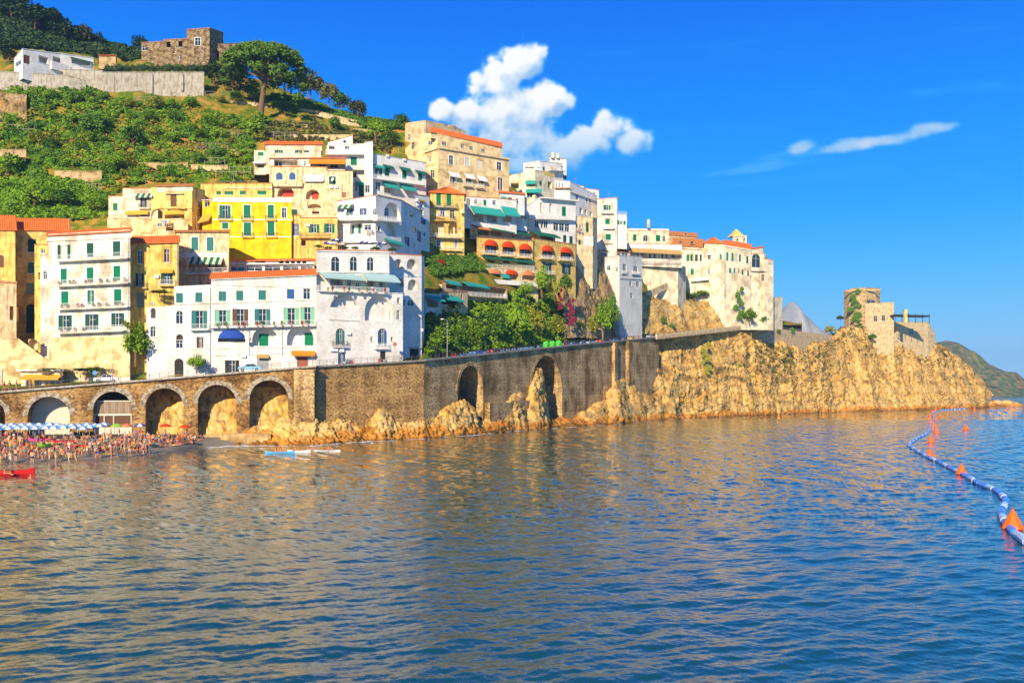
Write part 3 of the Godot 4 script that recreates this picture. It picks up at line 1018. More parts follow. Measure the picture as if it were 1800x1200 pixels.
func building(called: String, label: String, corners: Array, pyb: float, depth: float, wall: String, roof: String, items: String, cat := "house", group := "hillside town houses") -> Node3D:
	var base := P(corners[0][0], pyb, corners[0][1])
	var root := into if into else thing(called, base, label, cat, group)
	into = null
	var wm: Material = M[wall]
	var frs: Array[Fr] = []
	var tops := []
	for i in corners.size():
		tops.append(P(corners[i][0], corners[i][2], corners[i][1]).y)
		if i > 0: frs.append(frame(corners[i - 1][0], corners[i - 1][1], corners[i][0], corners[i][1]))
	var yb := base.y - 1.0
	var inner := 0.0
	for line in items.split("\n", false):
		var k := line.strip_edges().split(" ", false)
		if k.is_empty(): continue
		var num := []
		var words := []
		for s in k.slice(1):
			if s.is_valid_float(): num.append(s.to_float())
			else: words.append(s)
		var f := frs[0]
		var mx: float = (num[0] + num[2]) * 0.5 if num.size() > 2 else num[0]
		for q in frs:
			if mx >= q.px0 and mx <= q.px1: f = q
		if mx > frs[-1].px1: f = frs[-1]
		match k[0]:
			"w":
				window(root, f, words[0], words[1], f.rect(num[0], num[1], num[2], num[3]), 1.0 if "a" in words.slice(2) else 0.0, "S" in words)
			"b":
				balcony(root, f, num[0], num[1], num[2], num[3], num[4], words[0], M[words[1]] if words.size() > 1 else wm, num[5] if num.size() > 5 else 1.0)
			"n":
				awning(root, f, num[0], num[1], num[2], num[3], num[4], words[0])
			"z":
				hood(root, f, num[0], num[1], num[2], num[3], num[4], words[0])
			"c":
				var A := f.hit(num[0], num[1])
				var B := f.hit(num[2], num[3])
				var m := MB.new()
				m.box(f.p(A.x, A.y - num[4] * 0.5, 0.003), f.p(B.x, B.y) - f.p(A.x, A.y), Vector3(0, num[4], 0), f.n * num[5])
				part(m, "cornice", M[words[0]] if words.size() else wm, root)
			"l":
				var r := f.rect(num[0], num[1], num[2], num[3])
				inner = num[4]
				f.open.append({"a0": r[0], "a1": r[1], "y0": r[2], "y1": r[3], "arch": num[5] if num.size() > 5 else 1.0, "dep": num[4], "back": true})
			"i":
				window(root, f, words[0], words[1], f.rect(num[0], num[1], num[2], num[3], -inner), 0.0, false, -inner + (0.24 if words[0] == "s" else 0.26))
			"m":
				var r := f.rect(num[0], num[1], num[2], num[3])
				var m := MB.new()
				fbox(m, f, r[0], r[1], r[2], r[3], -0.22 if num.size() < 5 else 0.003, -0.02 if num.size() < 5 else num[4])
				part(m, "parapet" if num.size() < 5 else "panel", M[words[0]], root)
			"k":
				var h := f.hit(num[0], num[1])
				var m := MB.new()
				fbox(m, f, h.x - 0.42, h.x + 0.42, h.y - 0.28, h.y + 0.28, 0.06, 0.38)
				fbox(m, f, h.x - 0.3, h.x + 0.1, h.y - 0.2, h.y + 0.2, 0.38, 0.4)
				part(m, "air_conditioner", M.p_whitepaint, root)
			"t":
				var h := f.hit(num[0], num[1])
				var g2 := f.hit(num[0], num[2])
				var m := MB.new()
				m.tube([f.p(h.x, h.y, 0.08), f.p(h.x, g2.y, 0.08)], [0.06, 0.06], 6)
				part(m, "drainpipe", M.p_grey, root)
	var mb := MB.new()
	for i in frs.size():
		wall_face(mb, frs[i], yb, yb, tops[i], tops[i + 1])
	# sides and back
	var A := frs[0].o
	var B := frs[-1].p(frs[-1].L, 0)
	var back := ((A + B) * 0.5).normalized() * depth
	var up := func(p: Vector3, y: float) -> Vector3: return Vector3(p.x, y, p.z)
	mb.quad(up.call(A, yb), up.call(A, tops[0]), up.call(A + back, tops[0]), up.call(A + back, yb), -frs[0].u)
	mb.quad(up.call(B, yb), up.call(B, tops[-1]), up.call(B + back, tops[-1]), up.call(B + back, yb), frs[-1].u)
	mb.quad(up.call(A + back, yb), up.call(B + back, yb), up.call(B + back, tops[-1]), up.call(A + back, tops[0]), back)
	var rk := roof.split(" ", false)
	var rm := MB.new()
	if rk[0] == "flat":
		var poly := PackedVector2Array()
		var ys := []
		for i in corners.size():
			var p := frs[i].o if i < frs.size() else B
			poly.append(Vector2(p.x, p.z))
			ys.append(tops[i])
		poly.append(Vector2(B.x + back.x, B.z + back.z))
		ys.append(tops[-1])
		poly.append(Vector2(A.x + back.x, A.z + back.z))
		ys.append(tops[0])
		var ix := Geometry2D.triangulate_polygon(poly)
		for i in range(0, ix.size(), 3):
			var q := []
			for j in 3: q.append(Vector3(poly[ix[i + j]].x, ys[ix[i + j]] - 0.5, poly[ix[i + j]].y))
			rm.tri(q[0], q[1], q[2], Vector3.UP)
		part(rm, "roof", M.concrete, root)
		var cm := MB.new()
		for i in frs.size():
			var f := frs[i]
			cm.box(f.p(-0.06, tops[i] + 0.003, -0.3), f.p(f.L + 0.06, tops[i + 1]) - f.p(-0.06, tops[i]), Vector3(0, 0.14, 0), f.n * 0.42)
		cm.box(up.call(A, tops[0] + 0.003) - frs[0].u * 0.08, back, Vector3(0, 0.13, 0), frs[0].u * 0.38)
		cm.box(up.call(B, tops[-1] + 0.003) + frs[-1].u * 0.08, back, Vector3(0, 0.13, 0), -frs[-1].u * 0.38)
		part(cm, "coping", M[rk[1]] if rk.size() > 1 else wm, root)
	elif rk[0] == "tile" or rk[0] == "old":
		var rise := rk[1].to_float()
		var rd := rk[2].to_float()
		var f := frs[0]
		var bb := back.normalized() * rd
		var ov := 0.45
		var sl := rise / rd
		var e0: Vector3 = up.call(A, tops[0] - ov * sl + 0.06) - frs[0].u * 0.35 - back.normalized() * ov
		var e1: Vector3 = up.call(B, tops[-1] - ov * sl + 0.06) + frs[-1].u * 0.35 - back.normalized() * ov
		var lift := Vector3(0, rise + ov * sl, 0) + bb + back.normalized() * ov
		ribbed(rm, e0, e1, e1 + lift, e0 + lift)
		rm.quad(e0 + Vector3(0, -0.1, 0), e1 + Vector3(0, -0.1, 0), e1 + lift + Vector3(0, -0.1, 0), e0 + lift + Vector3(0, -0.1, 0), Vector3.DOWN)
		rm.quad(e0 + Vector3(0, -0.1, 0), e1 + Vector3(0, -0.1, 0), e1, e0, f.n)
		rm.quad(e0, e0 + lift, e0 + lift + Vector3(0, -0.1, 0), e0 + Vector3(0, -0.1, 0), -f.u)
		rm.quad(e1, e1 + lift, e1 + lift + Vector3(0, -0.1, 0), e1 + Vector3(0, -0.1, 0), f.u)
		# the far slope and the gable walls under it
		ribbed(rm, e0 + lift + bb - Vector3(0, rise, 0), e1 + lift + bb - Vector3(0, rise, 0), e1 + lift, e0 + lift)
		mb.tri(up.call(A, tops[0]), up.call(A + back, tops[0]), up.call(A + bb, tops[0] + rise), -f.u)
		mb.tri(up.call(B, tops[-1]), up.call(B + back, tops[-1]), up.call(B + bb, tops[-1] + rise), f.u)
		part(rm, "roof", M.tile if rk[0] == "tile" else M.tileold, root)
	elif rk[0] == "hip":
		var rise := rk[1].to_float()
		var f := frs[0]
		var o := 0.5
		var bk := back.normalized()
		var c := [up.call(A, tops[0]) - f.u * o - bk * o, up.call(B, tops[-1]) + f.u * o - bk * o, up.call(B + back, tops[-1]) + f.u * o + bk * o, up.call(A + back, tops[0]) - f.u * o + bk * o]
		var ins := minf(depth, (B - A).length()) * 0.48
		var h0: Vector3 = up.call(A + back * 0.5, tops[0] + rise) + f.u * ins
		var h1: Vector3 = up.call(B + back * 0.5, tops[-1] + rise) - f.u * ins
		ribbed(rm, c[0], c[1], h1, h0)
		ribbed(rm, c[1], c[2], h1, h1)
		ribbed(rm, c[2], c[3], h0, h1)
		ribbed(rm, c[3], c[0], h0, h0)
		rm.quad(c[0] + Vector3(0, -0.12, 0), c[1] + Vector3(0, -0.12, 0), c[2] + Vector3(0, -0.12, 0), c[3] + Vector3(0, -0.12, 0), Vector3.DOWN)
		for i in 4:
			rm.quad(c[i], c[(i + 1) % 4], c[(i + 1) % 4] + Vector3(0, -0.12, 0), c[i] + Vector3(0, -0.12, 0), c[i] + c[(i + 1) % 4] - c[0] - c[2])
		part(rm, "roof", M.tileold if "old" in rk else M.tile, root)
	part(mb, "wall", wm, root)
	return root

# ---------------------------------------------------------------- the town, front row first. Items are read off the photograph, see building()
func buildings() -> void:
	building("tenement", "tall ochre tenement with long orange roof at the left edge of the picture", [[-70, 186, 402], [26, 188, 403]], 700, 16, "ochre", "tile 4.2 9", """
w s brown a -4 448 6 470
w p brown -30 448 -20 468
c -70 505 24 506 .2 .12
w d dark -14 560 -4 590""")
	building("tenement", "yellow tenement with grey-green shutters standing in shadow beside the cream house", [[24, 193, 403], [120, 195, 404]], 690, 14, "lemon", "tile 3.6 8", """
w c dkgreen 48 420 63 443
w c teal 48 461 59 480
w s sagegrey 44 497 60 518
c 26 451 70 451 .15 .1
c 26 489 70 489 .15 .1
w s dkgreen a 45 534 62 585""")
	building("old_stone_house", "low weathered ochre house with a dark slot doorway below the tenement", [[-70, 181, 486], [28, 182, 496]], 690, 9, "tan", "flat", """
w d dark 16 538 22 563
w p brown -30 530 -18 548
c -70 488 26 497 .25 .2 tileold""")
	building("stair_tower", "narrow orange-yellow tower squeezed against the cream apartment house", [[60, 183, 430], [86, 183, 430]], 690, 6, "ochre", "flat tileold", """
w p pale 71 437 78 445
w d dark a 66 478 70 492
c 60 467 72 467 .2 .2""")
	var apt := building("apartment_house", "cream four-storey apartment house with long balconies and green shutters", [[70, 182, 447], [84, 181.5, 447], [84.2, 180.4, 413], [228, 176.5, 405]], 668, 12, "offwhite", "flat", """
w p pale a 75 476 82 491
w p pale 79 560 83 568
w c dkgreen 100 430 106 455
w s pale 106.5 432 117 455
w c dkgreen 117.5 430 123 455
w c dkgreen 152 427 164 452 S
w c dkgreen 198 424 211 450 S
b 96 458 223 452 1.1 w
w c green 106 472 117 497 S
w c green 152 470 164 495 S
w c green 199 467 211 493 S
b 96 502 224 496 1.1 w
w c green 107 512 120 537 S
w h green 153 510 165 535 S
w c green 200 508 213 534 S
b 97 543 223 538 1.1 w
w h dkgreen 102 554 126 580 S
w h dkgreen 149 552 173 580 S
w h dkgreen 195 550 218 574 S
b 97 585 216 580 1.2 w
c 85 420 227 412 .12 .1
m 85.5 592 227 663 .04 oldcream
t 226 410 560""", "apartment building")
	more(apt, [[82, 180.2, 414], [230, 176.3, 406]], 415, 6, "offwhite", "tile 1.6 6", "")
	building("townhouse", "ochre townhouse with orange shutters and a small tiled roof", [[229, 180, 428], [313, 181.5, 425]], 660, 10, "ochre", "tile 2.3 7", """
w o orange 241 440 250 463
w o orange 288 437 297 461
w h dark 238 480 252 503
b 235 505 257 505 .6 d
w h dkgreen 282 480 303 499
b 279 501 306 501 .7 w
w s sagegrey 240 514 252 540
c 236 437 254 437 .12 .15 tileold
c 284 434 302 434 .12 .15 tileold
n 282 472 304 477 .8 mustard
k 275 486
t 311 428 520""")
	building("brown_roof_house", "weathered beige house with brown tiled roof, teal shutters and a striped awning", [[308, 192, 407], [402, 193, 407]], 560, 10, "beige", "old 1.4 7", """
w c teal 336 417 348 440 S
w c teal 363 417 375 441 S
n 331 451 392 462 2.0 stripe
l 331 456 392 478 2.2 0
i h blue 366 464 382 478
b 327 480 398 479 1.4 w white
m 310 444 400 452 .04 white""")
	var wfh := building("waterfront_house", "long white waterfront house with pale green shutters and three ground arches", [[257, 178, 540], [306, 179.3, 537], [306.2, 179.3, 503], [371, 181, 500], [371.2, 181, 492], [556, 186, 484]], 668, 12, "white", "none", """
w d dark a 264 541 273 559
w p pale a 264 573 273 592
w p pale a 309 546 321 569
w d dark a 309 587 321 597
w p pale 309 598 321 612
w h brown 345 592 357 612
w s dark a 306 630 322 663
w c teal 309 515 321 532
w c teal 343 514 355 531
w c teal 384 512 397 529
w c teal 415 511 427 528
w c teal 454 510 467 527
w c blue 504 508 517 525
w p pale 533 507 545 526
c 306 535 556 527 .18 .12
w h teal 336 546 364 577
b 334 579 366 578 .9 w
w h ltgreen 377 545 405 573
w h brown 408 543 436 572
w h teal 447 543 475 571
w h ltgreen 498 541 526 570
w h ltgreen 528 540 553 569
b 370 575 554 571 1.0 w
w d dark a 382 578 431 610
m 382 601 431 611 white
z 384 579 430 593 1.2 royal
l 443 575 488 608 1.8
i s green 455 587 471 608
l 504 572 551 607 1.8
i s green 535 585 550 607
c 258 614 556 609 .2 .1
c 370 625 556 619 .15 .1
w h dark 395 633 420 656
w s grey 452 628 472 651
n 451 623 472 627 .7 tan
n 512 616 553 623 1.3 orange
w s brick 522 627 541 648
k 428 626
k 434 594
t 369 505 650
t 438 572 625
t 496 570 625""")
	more(wfh, [[371, 180.9, 489], [556, 185.9, 481]], 492, 5, "white", "tile 1.7 6", "c 371 491 556 483 .3 .3 white")
	var arc := building("arcaded_house", "white house with rows of arched windows and pale aqua awnings at the road bend", [[556, 187, 439], [684, 196, 441]], 650, 12, "white", "flat tile", """
w p pale a 582 451 597 477
w p pale a 615 451 628 476
w p pale a 645 452 657 476
n 562 478 634 488 2.2 aqua
n 636 479 694 492 2.6 aqua
w d dark 580 491 603 504
w h pale 606 490 622 505
w p dark 625 496 632 505
w d dark 645 492 661 504
w h pale 664 491 677 505
b 560 510 684 515 2.0 w
c 556 478 684 479 .25 .2
c 556 441 684 444 .2 .15""", "house")
	more(arc, [[556, 185.5, 512], [708, 196.6, 516]], 648, 8, "white", "flat", """
l 579 518 633 564 2.0
i h teal 588 524 600 541
m 579 541 633 563 white
l 641 520 690 564 2.0
i h blue 650 522 662 541
i h blue 648 550 668 563
w d dark 698 523 703 533
w p blue a 697 545 703 562
w h teal a 590 577 606 606
b 586 609 612 609 .7 d
w h blue a 664 577 680 606
b 660 612 684 612 .7 w
w d dark 651 592 655 600
w d dark 687 592 691 600
w h blue 594 620 607 640
w s dark 668 617 678 637
k 612 586
k 583 615
k 589 615
k 600 616""")
	more(arc, [[684, 201, 446], [741, 206, 449], [746, 211, 450]], 648, 10, "white", "flat tile", """
l 693 455 707 481 1.4
m 693 472 707 481 white
l 715 455 733 483 1.4
m 715 473 733 483 white
l 695 489 710 513 1.4
m 695 504 710 513 white
l 717 491 734 520 1.4
m 717 510 734 520 white
w p blue a 716 527 727 538
w d dark 708 526 712 537
w s dark 720 613 736 637
c 718 611 740 611 .12 .5 concrete
c 684 484 741 486 .12 .1
k 741 580""")
	building("restaurant_pavilion", "low restaurant pavilion with orange roof strip and a row of black lunettes", [[402, 199, 459], [552, 202, 457]], 520, 9, "white", "tile 1.0 5", """
w p pale 447 456 466 462
w d dark a 490 456 498 463
w d dark a 501 456 508 463
w d dark a 511 456 518 463
w d dark a 521 456 528 463
w d dark a 531 456 538 463
w p blue 405 468 429 476
w p blue 433 468 461 476
w p blue 465 468 493 476
w p blue 497 468 525 476
w p blue 528 468 550 476
c 400 465 552 464 .15 .6""")
	building("yellow_house", "bright yellow house with green shutters and a white parapet", [[355, 212, 352], [372, 209, 352], [372.2, 208, 348], [512, 210, 349]], 480, 12, "yellow", "flat white", """
w p blue 358 350 368 363
n 354 380 374 386 1.0 mustard
w h green 385 361 405 384 S
w c green 428 360 440 383 S
w c green 470 360 481 383 S
w p pale 495 365 503 383 S
c 373 386 512 386 .25 .06 white
c 373 351 512 352 .9 .1 white
b 383 386 407 386 .5 d
b 424 386 444 386 .5 d
b 466 386 485 386 .5 d
w c green 390 391 401 402 S
w c green 428 391 441 414 S
w c green 470 390 482 414 S
b 425 416 445 416 .5 d
b 467 416 486 416 .5 d
c 373 416 512 416 .2 .06 white""")
	building("terrace_house", "cream house with a small green window and striped sunblind left of the pale yellow house", [[190, 214, 345], [215, 214, 345], [215.2, 213.8, 331], [277, 213, 331]], 420, 10, "cream", "flat tileold", """
w c green 198 357 206 370
w h dark 246 345 257 364
b 242 365 262 365 .6 d
n 236 340 270 345 .9 stripe
k 240 346
k 272 344
n 222 370 262 375 .8 mustard
w d dark 246 374 258 381""")
	var pyh := building("pale_yellow_house", "pale yellow house with terracotta roof, brown door and yellow arched blinds", [[277, 212.5, 329], [337, 211, 328], [360, 219, 334]], 430, 9, "lemon", "none", """
w s brown 299 341 310 363
c 291 341 323 341 .15 .4 concrete
b 290 365 325 365 .8 n
l 265 367 286 388 1.6
l 288 367 324 386 1.6
z 288 368 324 376 .8 mustard
w d dark 300 378 318 384
c 277 366 337 366 .2 .2
w p dark 348 355 352 366""")
	more(pyh, [[275, 212.4, 327], [338, 210.9, 326]], 330, 6, "cream", "old 1.6 6")
	building("retaining_terrace", "weathered beige terrace wall with hanging laundry under the pale yellow house", [[188, 207, 384], [330, 206, 386]], 440, 6, "oldcream", "flat", """
w d dark 291 399 304 406
w p pale 276 392 284 398""", "wall")
	building("long_yellow_row", "long low yellow-walled row with a flat roof above the bright yellow house", [[352, 224, 323], [478, 225, 322]], 400, 10, "ochre", "flat tileold", """
w c green 380 336 388 342
w c green 394 336 410 342
w c green 421 335 431 342
w c green 452 335 468 342
c 392 330 478 330 .3 .15 cream""")
	building("loggia_house", "beige house with blue arched windows and wide arched loggias in the middle of the slope", [[473, 226, 293], [573, 226, 294], [573.2, 224.5, 300], [620, 225, 301]], 420, 12, "beige", "flat tileold", """
w c blue a 485 303 496 316
w c blue a 508 303 519 316
b 480 326 531 326 .8 m
l 535 305 570 321 1.6
n 536 306 569 317 .6 white
l 487 328 517 346 1.6
i s red 496 334 516 346
l 537 333 562 350 1.6
i s red 548 338 559 350
w c dkgreen 578 310 590 324 S
k 582 329
k 591 329
w s brick 600 338 608 347
l 540 358 564 366 1.4
w d dark 548 371 561 376
w c dkgreen 512 368 522 378""")
	building("veranda_house", "long veranda house with thin orange roof and a bright orange awning", [[474, 231, 278], [606, 232, 277]], 330, 8, "offwhite", "tile 1.1 5", """
l 481 281 522 292 1.8 0
i p dark 483 283 496 292
w p blue 534 283 538 292
l 545 283 606 296 2.2 0
n 544 279 608 286 1.8 orange
i p pale 560 286 574 296
i p pale 580 286 594 296
c 474 293 528 293 .25 .5 tile""")
	var cot := building("orange_roof_cottage", "cream cottage with a crisp orange roof and green shutters at the top of the town", [[446, 240, 264], [467, 240, 264], [467.2, 239, 254], [564, 240, 254]], 300, 8, "cream", "none", """
w c green 453 267 463 274
n 446 283 468 285 1.0 white
w d dark 450 287 464 295
w o green 486 257 493 269
w o green 521 257 527 269
w c dkgreen 534 258 543 268
t 561 256 275""")
	more(cot, [[466, 238.9, 253], [566, 239.9, 253]], 256, 5, "cream", "tile 2.2 6")
	var gv := building("gabled_villa", "white villa with sloping gable, roof terrace and green shutter beside the chimney pier", [[574, 240, 256], [640, 242, 253], [640.2, 240, 251], [655, 240.5, 249]], 350, 9, "white", "flat", """
w d dark 578 257 588 262
w p pale 606 257 614 262
b 572 270 642 270 1.4 w
w c green 616 276 627 292
b 610 297 642 297 1.6 m
w c dkgreen 619 303 626 312
w p blue 624 322 628 336
w s teal 630 324 638 345
w p blue 642 326 650 338
n 624 319 654 323 1.0 turq""")
	more(gv, [[576, 244, 250], [619, 245, 238]], 262, 5, "white", "flat tileold", "w d dark 603 246 608 251")
	building("green_awning_house", "white house with a row of small green awnings over its doors", [[655, 242, 270], [749, 254, 286]], 380, 11, "white", "flat concrete", """
w h green 659 290 672 308
w s green 676 290 685 310
w s green 707 296 715 315
w s green 735 300 742 318
n 656 288 673 293 1.0 turq
n 672 288 690 293 1.0 forest
n 701 292 720 298 1.0 forest
n 729 298 747 303 1.0 forest
b 655 312 749 325 1.3 w
n 672 318 697 328 1.6 turq
n 702 322 726 332 1.6 turq
w d dark 675 328 692 340
w p dark 660 320 669 334
k 680 274
k 710 281""")
	var pal := building("palazzo", "large weathered beige palazzo with tall windows under the summit", [[746, 264, 266], [770, 262, 258], [770.2, 261, 257], [895, 277, 278]], 420, 14, "oldcream", "none", """
w p pale a 756 298 763 312
w p pale 754 274 758 284
w p pale 789 273 797 289 S
w c pale 817 277 825 291 S
w s pale 838 281 848 297 S
w p pale 873 285 882 299 S
w h dark 791 306 799 321 S
n 788 301 806 309 1.1 white
w h dark 819 309 827 322
n 815 304 832 312 1.1 white
w h dark 841 312 849 325
n 838 308 853 316 1.1 white
w h dark 875 312 883 334 S
b 838 329 852 330 .8 w
b 816 326 832 327 .8 w
c 770 259 895 280 .5 .5 beige
c 746 268 770 260 .5 .5 beige
t 802 272 340""", "palazzo")
	more(pal, [[712, 276, 262], [736, 270, 236], [769, 266, 233], [882, 280, 259]], 300, 8, "oldcream", "none", """
w p dark 777 249 785 255
w p dark 810 254 816 260
w p dark 825 257 832 263
w p dark 846 262 853 267
w p pale 722 250 728 262
w p dark 752 248 760 254""")
	more(pal, [[757, 265, 231], [882, 280, 258]], 236, 4, "beige", "tile 2.6 5", "")
	building("summit_house", "tan block with an orange roof at the very top of the palazzo group", [[712, 282, 216], [748, 281, 211], [800, 290, 221]], 300, 8, "tan", "tile 1.6 6", "w p pale 717 236 721 246\nw p dark 782 218 788 222")
	building("summit_block", "plain brown stone block behind the palazzo roof ridge", [[795, 289, 221], [818, 293, 232]], 262, 5, "tan", "flat", "")
	building("hip_roof_house", "ochre house with orange hipped roof and two green shutters over stacked balconies", [[756, 247, 338], [816, 250, 341]], 500, 9, "ochre", "hip 2.6", """
w c green 767 339 775 361
w c green 785 341 793 361
b 757 362 804 364 1.0 d concrete
w h pale 770 366 786 380
w p blue 791 368 799 384
b 757 386 800 387 1.0 d
l 759 389 783 412 1.3
i h pale 768 396 780 412
l 788 391 805 413 1.3
i h brown 793 400 802 412
b 756 416 812 418 1.4 w concrete
w h pale 764 421 779 436
w h pale 797 421 806 437
b 756 438 812 440 1.0 w
l 764 442 781 460 1.6
w p dark 808 350 812 354
w p dark 806 400 811 404""")
	building("white_corner_house", "tall narrow white house with small canopied windows between blue-shaded house and ochre house", [[729, 238, 342], [755, 243, 345]], 460, 8, "white", "flat tileold", """
w p pale 738 352 744 364
n 736 349 746 352 .6 tan
w p pale 738 368 744 378
w h blue 738 384 748 394
n 738 381 750 384 .7 sky
w p dark 744 408 748 415
k 733 360""")
	building("white_balcony_house", "white house with terraces and arched openings whose right flank lies in blue shade", [[592, 215, 354], [663, 213, 343], [705, 221, 352], [740, 236, 372]], 470, 10, "white", "flat tileold", """
w h teal 608 366 620 379
n 592 360 622 364 1.2 stripe
w h blue 632 366 644 383
w p pale 655 367 661 378
b 592 386 664 385 1.2 m
l 675 356 704 385 1.5
i p dark 675 365 682 382
b 663 386 706 390 1.2 w
w p pale 720 372 726 382
l 615 391 637 412 1.6 .4
i h green 618 394 634 411
w p pale 640 395 652 404
w p pale 660 396 669 406
l 678 391 696 415 1.4
b 590 425 664 424 .8 n
n 675 418 706 426 1.5 turq
w h blue 712 416 720 432
w h blue 733 406 740 425
w p blue 726 398 732 408""")
	building("small_ochre_house", "small ochre house with open green shutters right of the bright yellow house", [[514, 211, 379], [527, 211, 379], [527.2, 210.5, 383], [593, 212, 383]], 460, 8, "ochre", "flat tileold", """
w h blue 514 393 525 414
w o green 547 394 556 409
w o green 574 393 583 409
b 526 416 578 416 1.0 d
w d dark 529 421 537 432
k 541 396""")
	building("teal_terrace_house", "white house with red shutter boxes half hidden behind the long turquoise awning", [[820, 270, 362], [880, 274, 364], [880.2, 272, 344], [921, 276, 346]], 420, 10, "white", "flat tileold", """
w s red 840 348 846 357
w s red 857 350 863 358
n 829 361 908 374 2.6 turq
w d dark 832 372 905 382
w c dkgreen 893 348 900 365
b 890 366 904 367 .6 w
n 909 364 920 371 1.0 red
w p dark 922 376 926 386""")
	building("small_white_house", "small white house with a long turquoise awning tucked under the palazzo wall", [[812, 260, 345], [880, 267, 349], [908, 270, 352]], 394, 6, "white", "flat tile", """
w h dark 820 349 826 361
w p pale 834 351 839 358
w c green 850 351 855 361
w p pale 866 352 872 360
n 826 361 880 375 2.6 turq
n 880 362 906 377 2.6 turq
w d dark 832 378 850 390
w d dark 856 379 874 391
w d dark 884 380 900 391
k 816 366""")
	building("upper_white_house", "narrow white house with a red-tiled lean-to right of the palazzo foot", [[878, 268, 338], [922, 272, 341]], 368, 5, "white", "tile 1.2 4", """
w c dkgreen 893 347 900 364
w p pale 907 349 912 357
n 880 345 890 348 .7 turq""")
	building("terrace_arches", "beige arched retaining storey below the turquoise terrace awning", [[820, 268, 379], [930, 279, 380]], 440, 6, "sand", "flat", """
l 838 388 849 402 1.2
l 864 390 880 404 1.2
l 895 393 911 408 1.2
w p dark 921 394 925 402""", "house")
	building("pergola_restaurant", "restaurant terrace with long green awning and dark posts above the red hoods", [[826, 262, 402], [976, 284, 418]], 440, 6, "sand", "none", """
n 826 392 880 402 2.4 coral
n 853 396 926 406 2.6 forest
n 932 405 976 413 2.6 forest
w d dark 840 403 860 414
w d dark 862 404 882 416
w d dark 884 405 904 418
w d dark 906 407 926 420
w d dark 930 409 950 422
w d dark 952 411 972 423
b 826 418 976 426 1.6 d""", "restaurant")
	building("red_hood_house", "ochre cliff house with five red domed awnings over its balconies", [[838, 258, 417], [937, 271, 424], [937.2, 272, 419], [1012, 288, 430]], 520, 9, "ochre", "flat tileold", """
w h brown a 852 424 873 445
w h brown a 883 427 903 447
w h brown a 913 430 933 450
w h brown a 953 434 972 452
w h brown a 985 437 1005 455
z 851 421 874 431 1.1 red
z 882 424 904 434 1.1 red
z 912 428 934 438 1.1 red
z 952 431 973 441 1.1 red
z 985 434 1006 444 1.1 red
b 850 446 876 447 1.1 w
b 881 449 905 450 1.1 w
b 911 452 935 453 1.1 w
b 951 454 975 455 1.1 w
b 984 457 1007 458 1.1 w
n 845 447 935 456 1.6 forest
w d dark 856 457 869 462
w d dark 884 458 896 463
w d dark 910 459 930 465
b 848 470 940 474 1.6 w white
w h dkgreen 954 461 970 480
b 951 481 975 482 1.0 w
w h dkgreen 988 464 1004 482""")
	building("lower_arcade", "low white-railed terrace storey with red half-round blinds under the red hood house", [[850, 254, 471], [946, 266, 474]], 540, 6, "beige", "flat", """
l 858 473 881 490 1.6
l 888 474 910 491 1.6
l 918 475 940 492 1.6
z 858 473 881 480 .7 coral
z 888 474 910 481 .7 red
z 918 476 940 483 .7 coral
b 838 495 950 503 2.2 m white
n 879 480 893 487 1.0 turq""")
	building("white_box_house", "big white house with deep eaves and a green shutter over blue-glazed rooms", [[924, 287, 362], [950, 289, 347], [1012, 297, 353]], 470, 10, "white", "flat white", """
w d dark 949 356 953 373
w d dark 966 358 970 374
w c green 988 363 995 381
c 948 348 1012 354 .35 1.4
b 930 383 1011 386 1.4 m
w p grey 940 387 947 400
w p grey 948 387 955 400
w p grey 956 388 963 400
w p blue 973 391 982 405
w p blue 983 392 992 406
w p blue 993 393 1001 407
w c dkgreen 990 413 996 426
w c dkgreen 1001 415 1007 428""")
	building("ochre_block", "narrow beige block with dark green shutters beside the white box house", [[1010, 298, 380], [1042, 301, 383], [1050, 306, 384]], 500, 8, "beige", "flat", """
w c dkgreen 1030 391 1035 408
w c dkgreen 1017 421 1021 430
w c dkgreen 1029 420 1033 429
w p pale 1018 395 1022 410
m 1026 415 1043 432 .03 white
t 1024 384 450""")
	building("summit_villa", "white villa with plants and a chimney on the hilltop above the white cluster", [[920, 318, 287], [948, 318, 283], [985, 326, 287]], 340, 9, "white", "flat white", """
w d dark 923 293 939 298
w d dark 944 294 948 299
w c green 954 293 958 300
n 966 291 976 296 1.0 tan
w h blue 986 292 990 299
b 920 301 950 301 1.2 m
b 968 298 996 300 1.6 w""")
	building("chimney_room", "small white roof room with a flat terrace at the highest point of the white cluster", [[966, 330, 276], [996, 333, 280]], 300, 6, "white", "flat tileold", "w d dark 986 290 990 298")
	building("stepped_house", "yellow-and-white stepped house under the hilltop villa with a turquoise awning", [[895, 306, 309], [942, 305, 299], [975, 313, 306]], 380, 9, "cream", "flat", """
n 924 317 942 322 1.2 turq
w c green 948 318 953 326
w d dark 963 319 970 331
w d dark 898 322 912 336
m 955 302 974 309 .05 ochre
n 925 332 953 337 1.2 turq
w p blue 926 338 936 347
w p pale 940 338 948 346""")
	building("white_row_house", "white house with receding flank windows under a flat tan canopy on the hilltop", [[975, 313, 318], [1002, 314, 319], [1049, 330, 344]], 440, 10, "white", "flat", """
w p blue 977 321 980 329
w p blue 982 321 985 329
w p blue 988 322 991 329
w p dark 1012 342 1017 352
w p dark 1030 348 1033 356
w p dark 1036 350 1039 357
c 975 331 1002 331 .3 .8 tileold
w d dark 1019 365 1024 376
w d dark 1028 368 1032 378
w d dark 1037 372 1041 382
c 1002 337 1049 354 .2 .5""")
	building("canopy_room", "flat tan canopy on a small white roof room right of the hilltop", [[1000, 322, 324], [1026, 324, 327]], 345, 6, "white", "flat tileold", "w p pale 1008 328 1016 336")
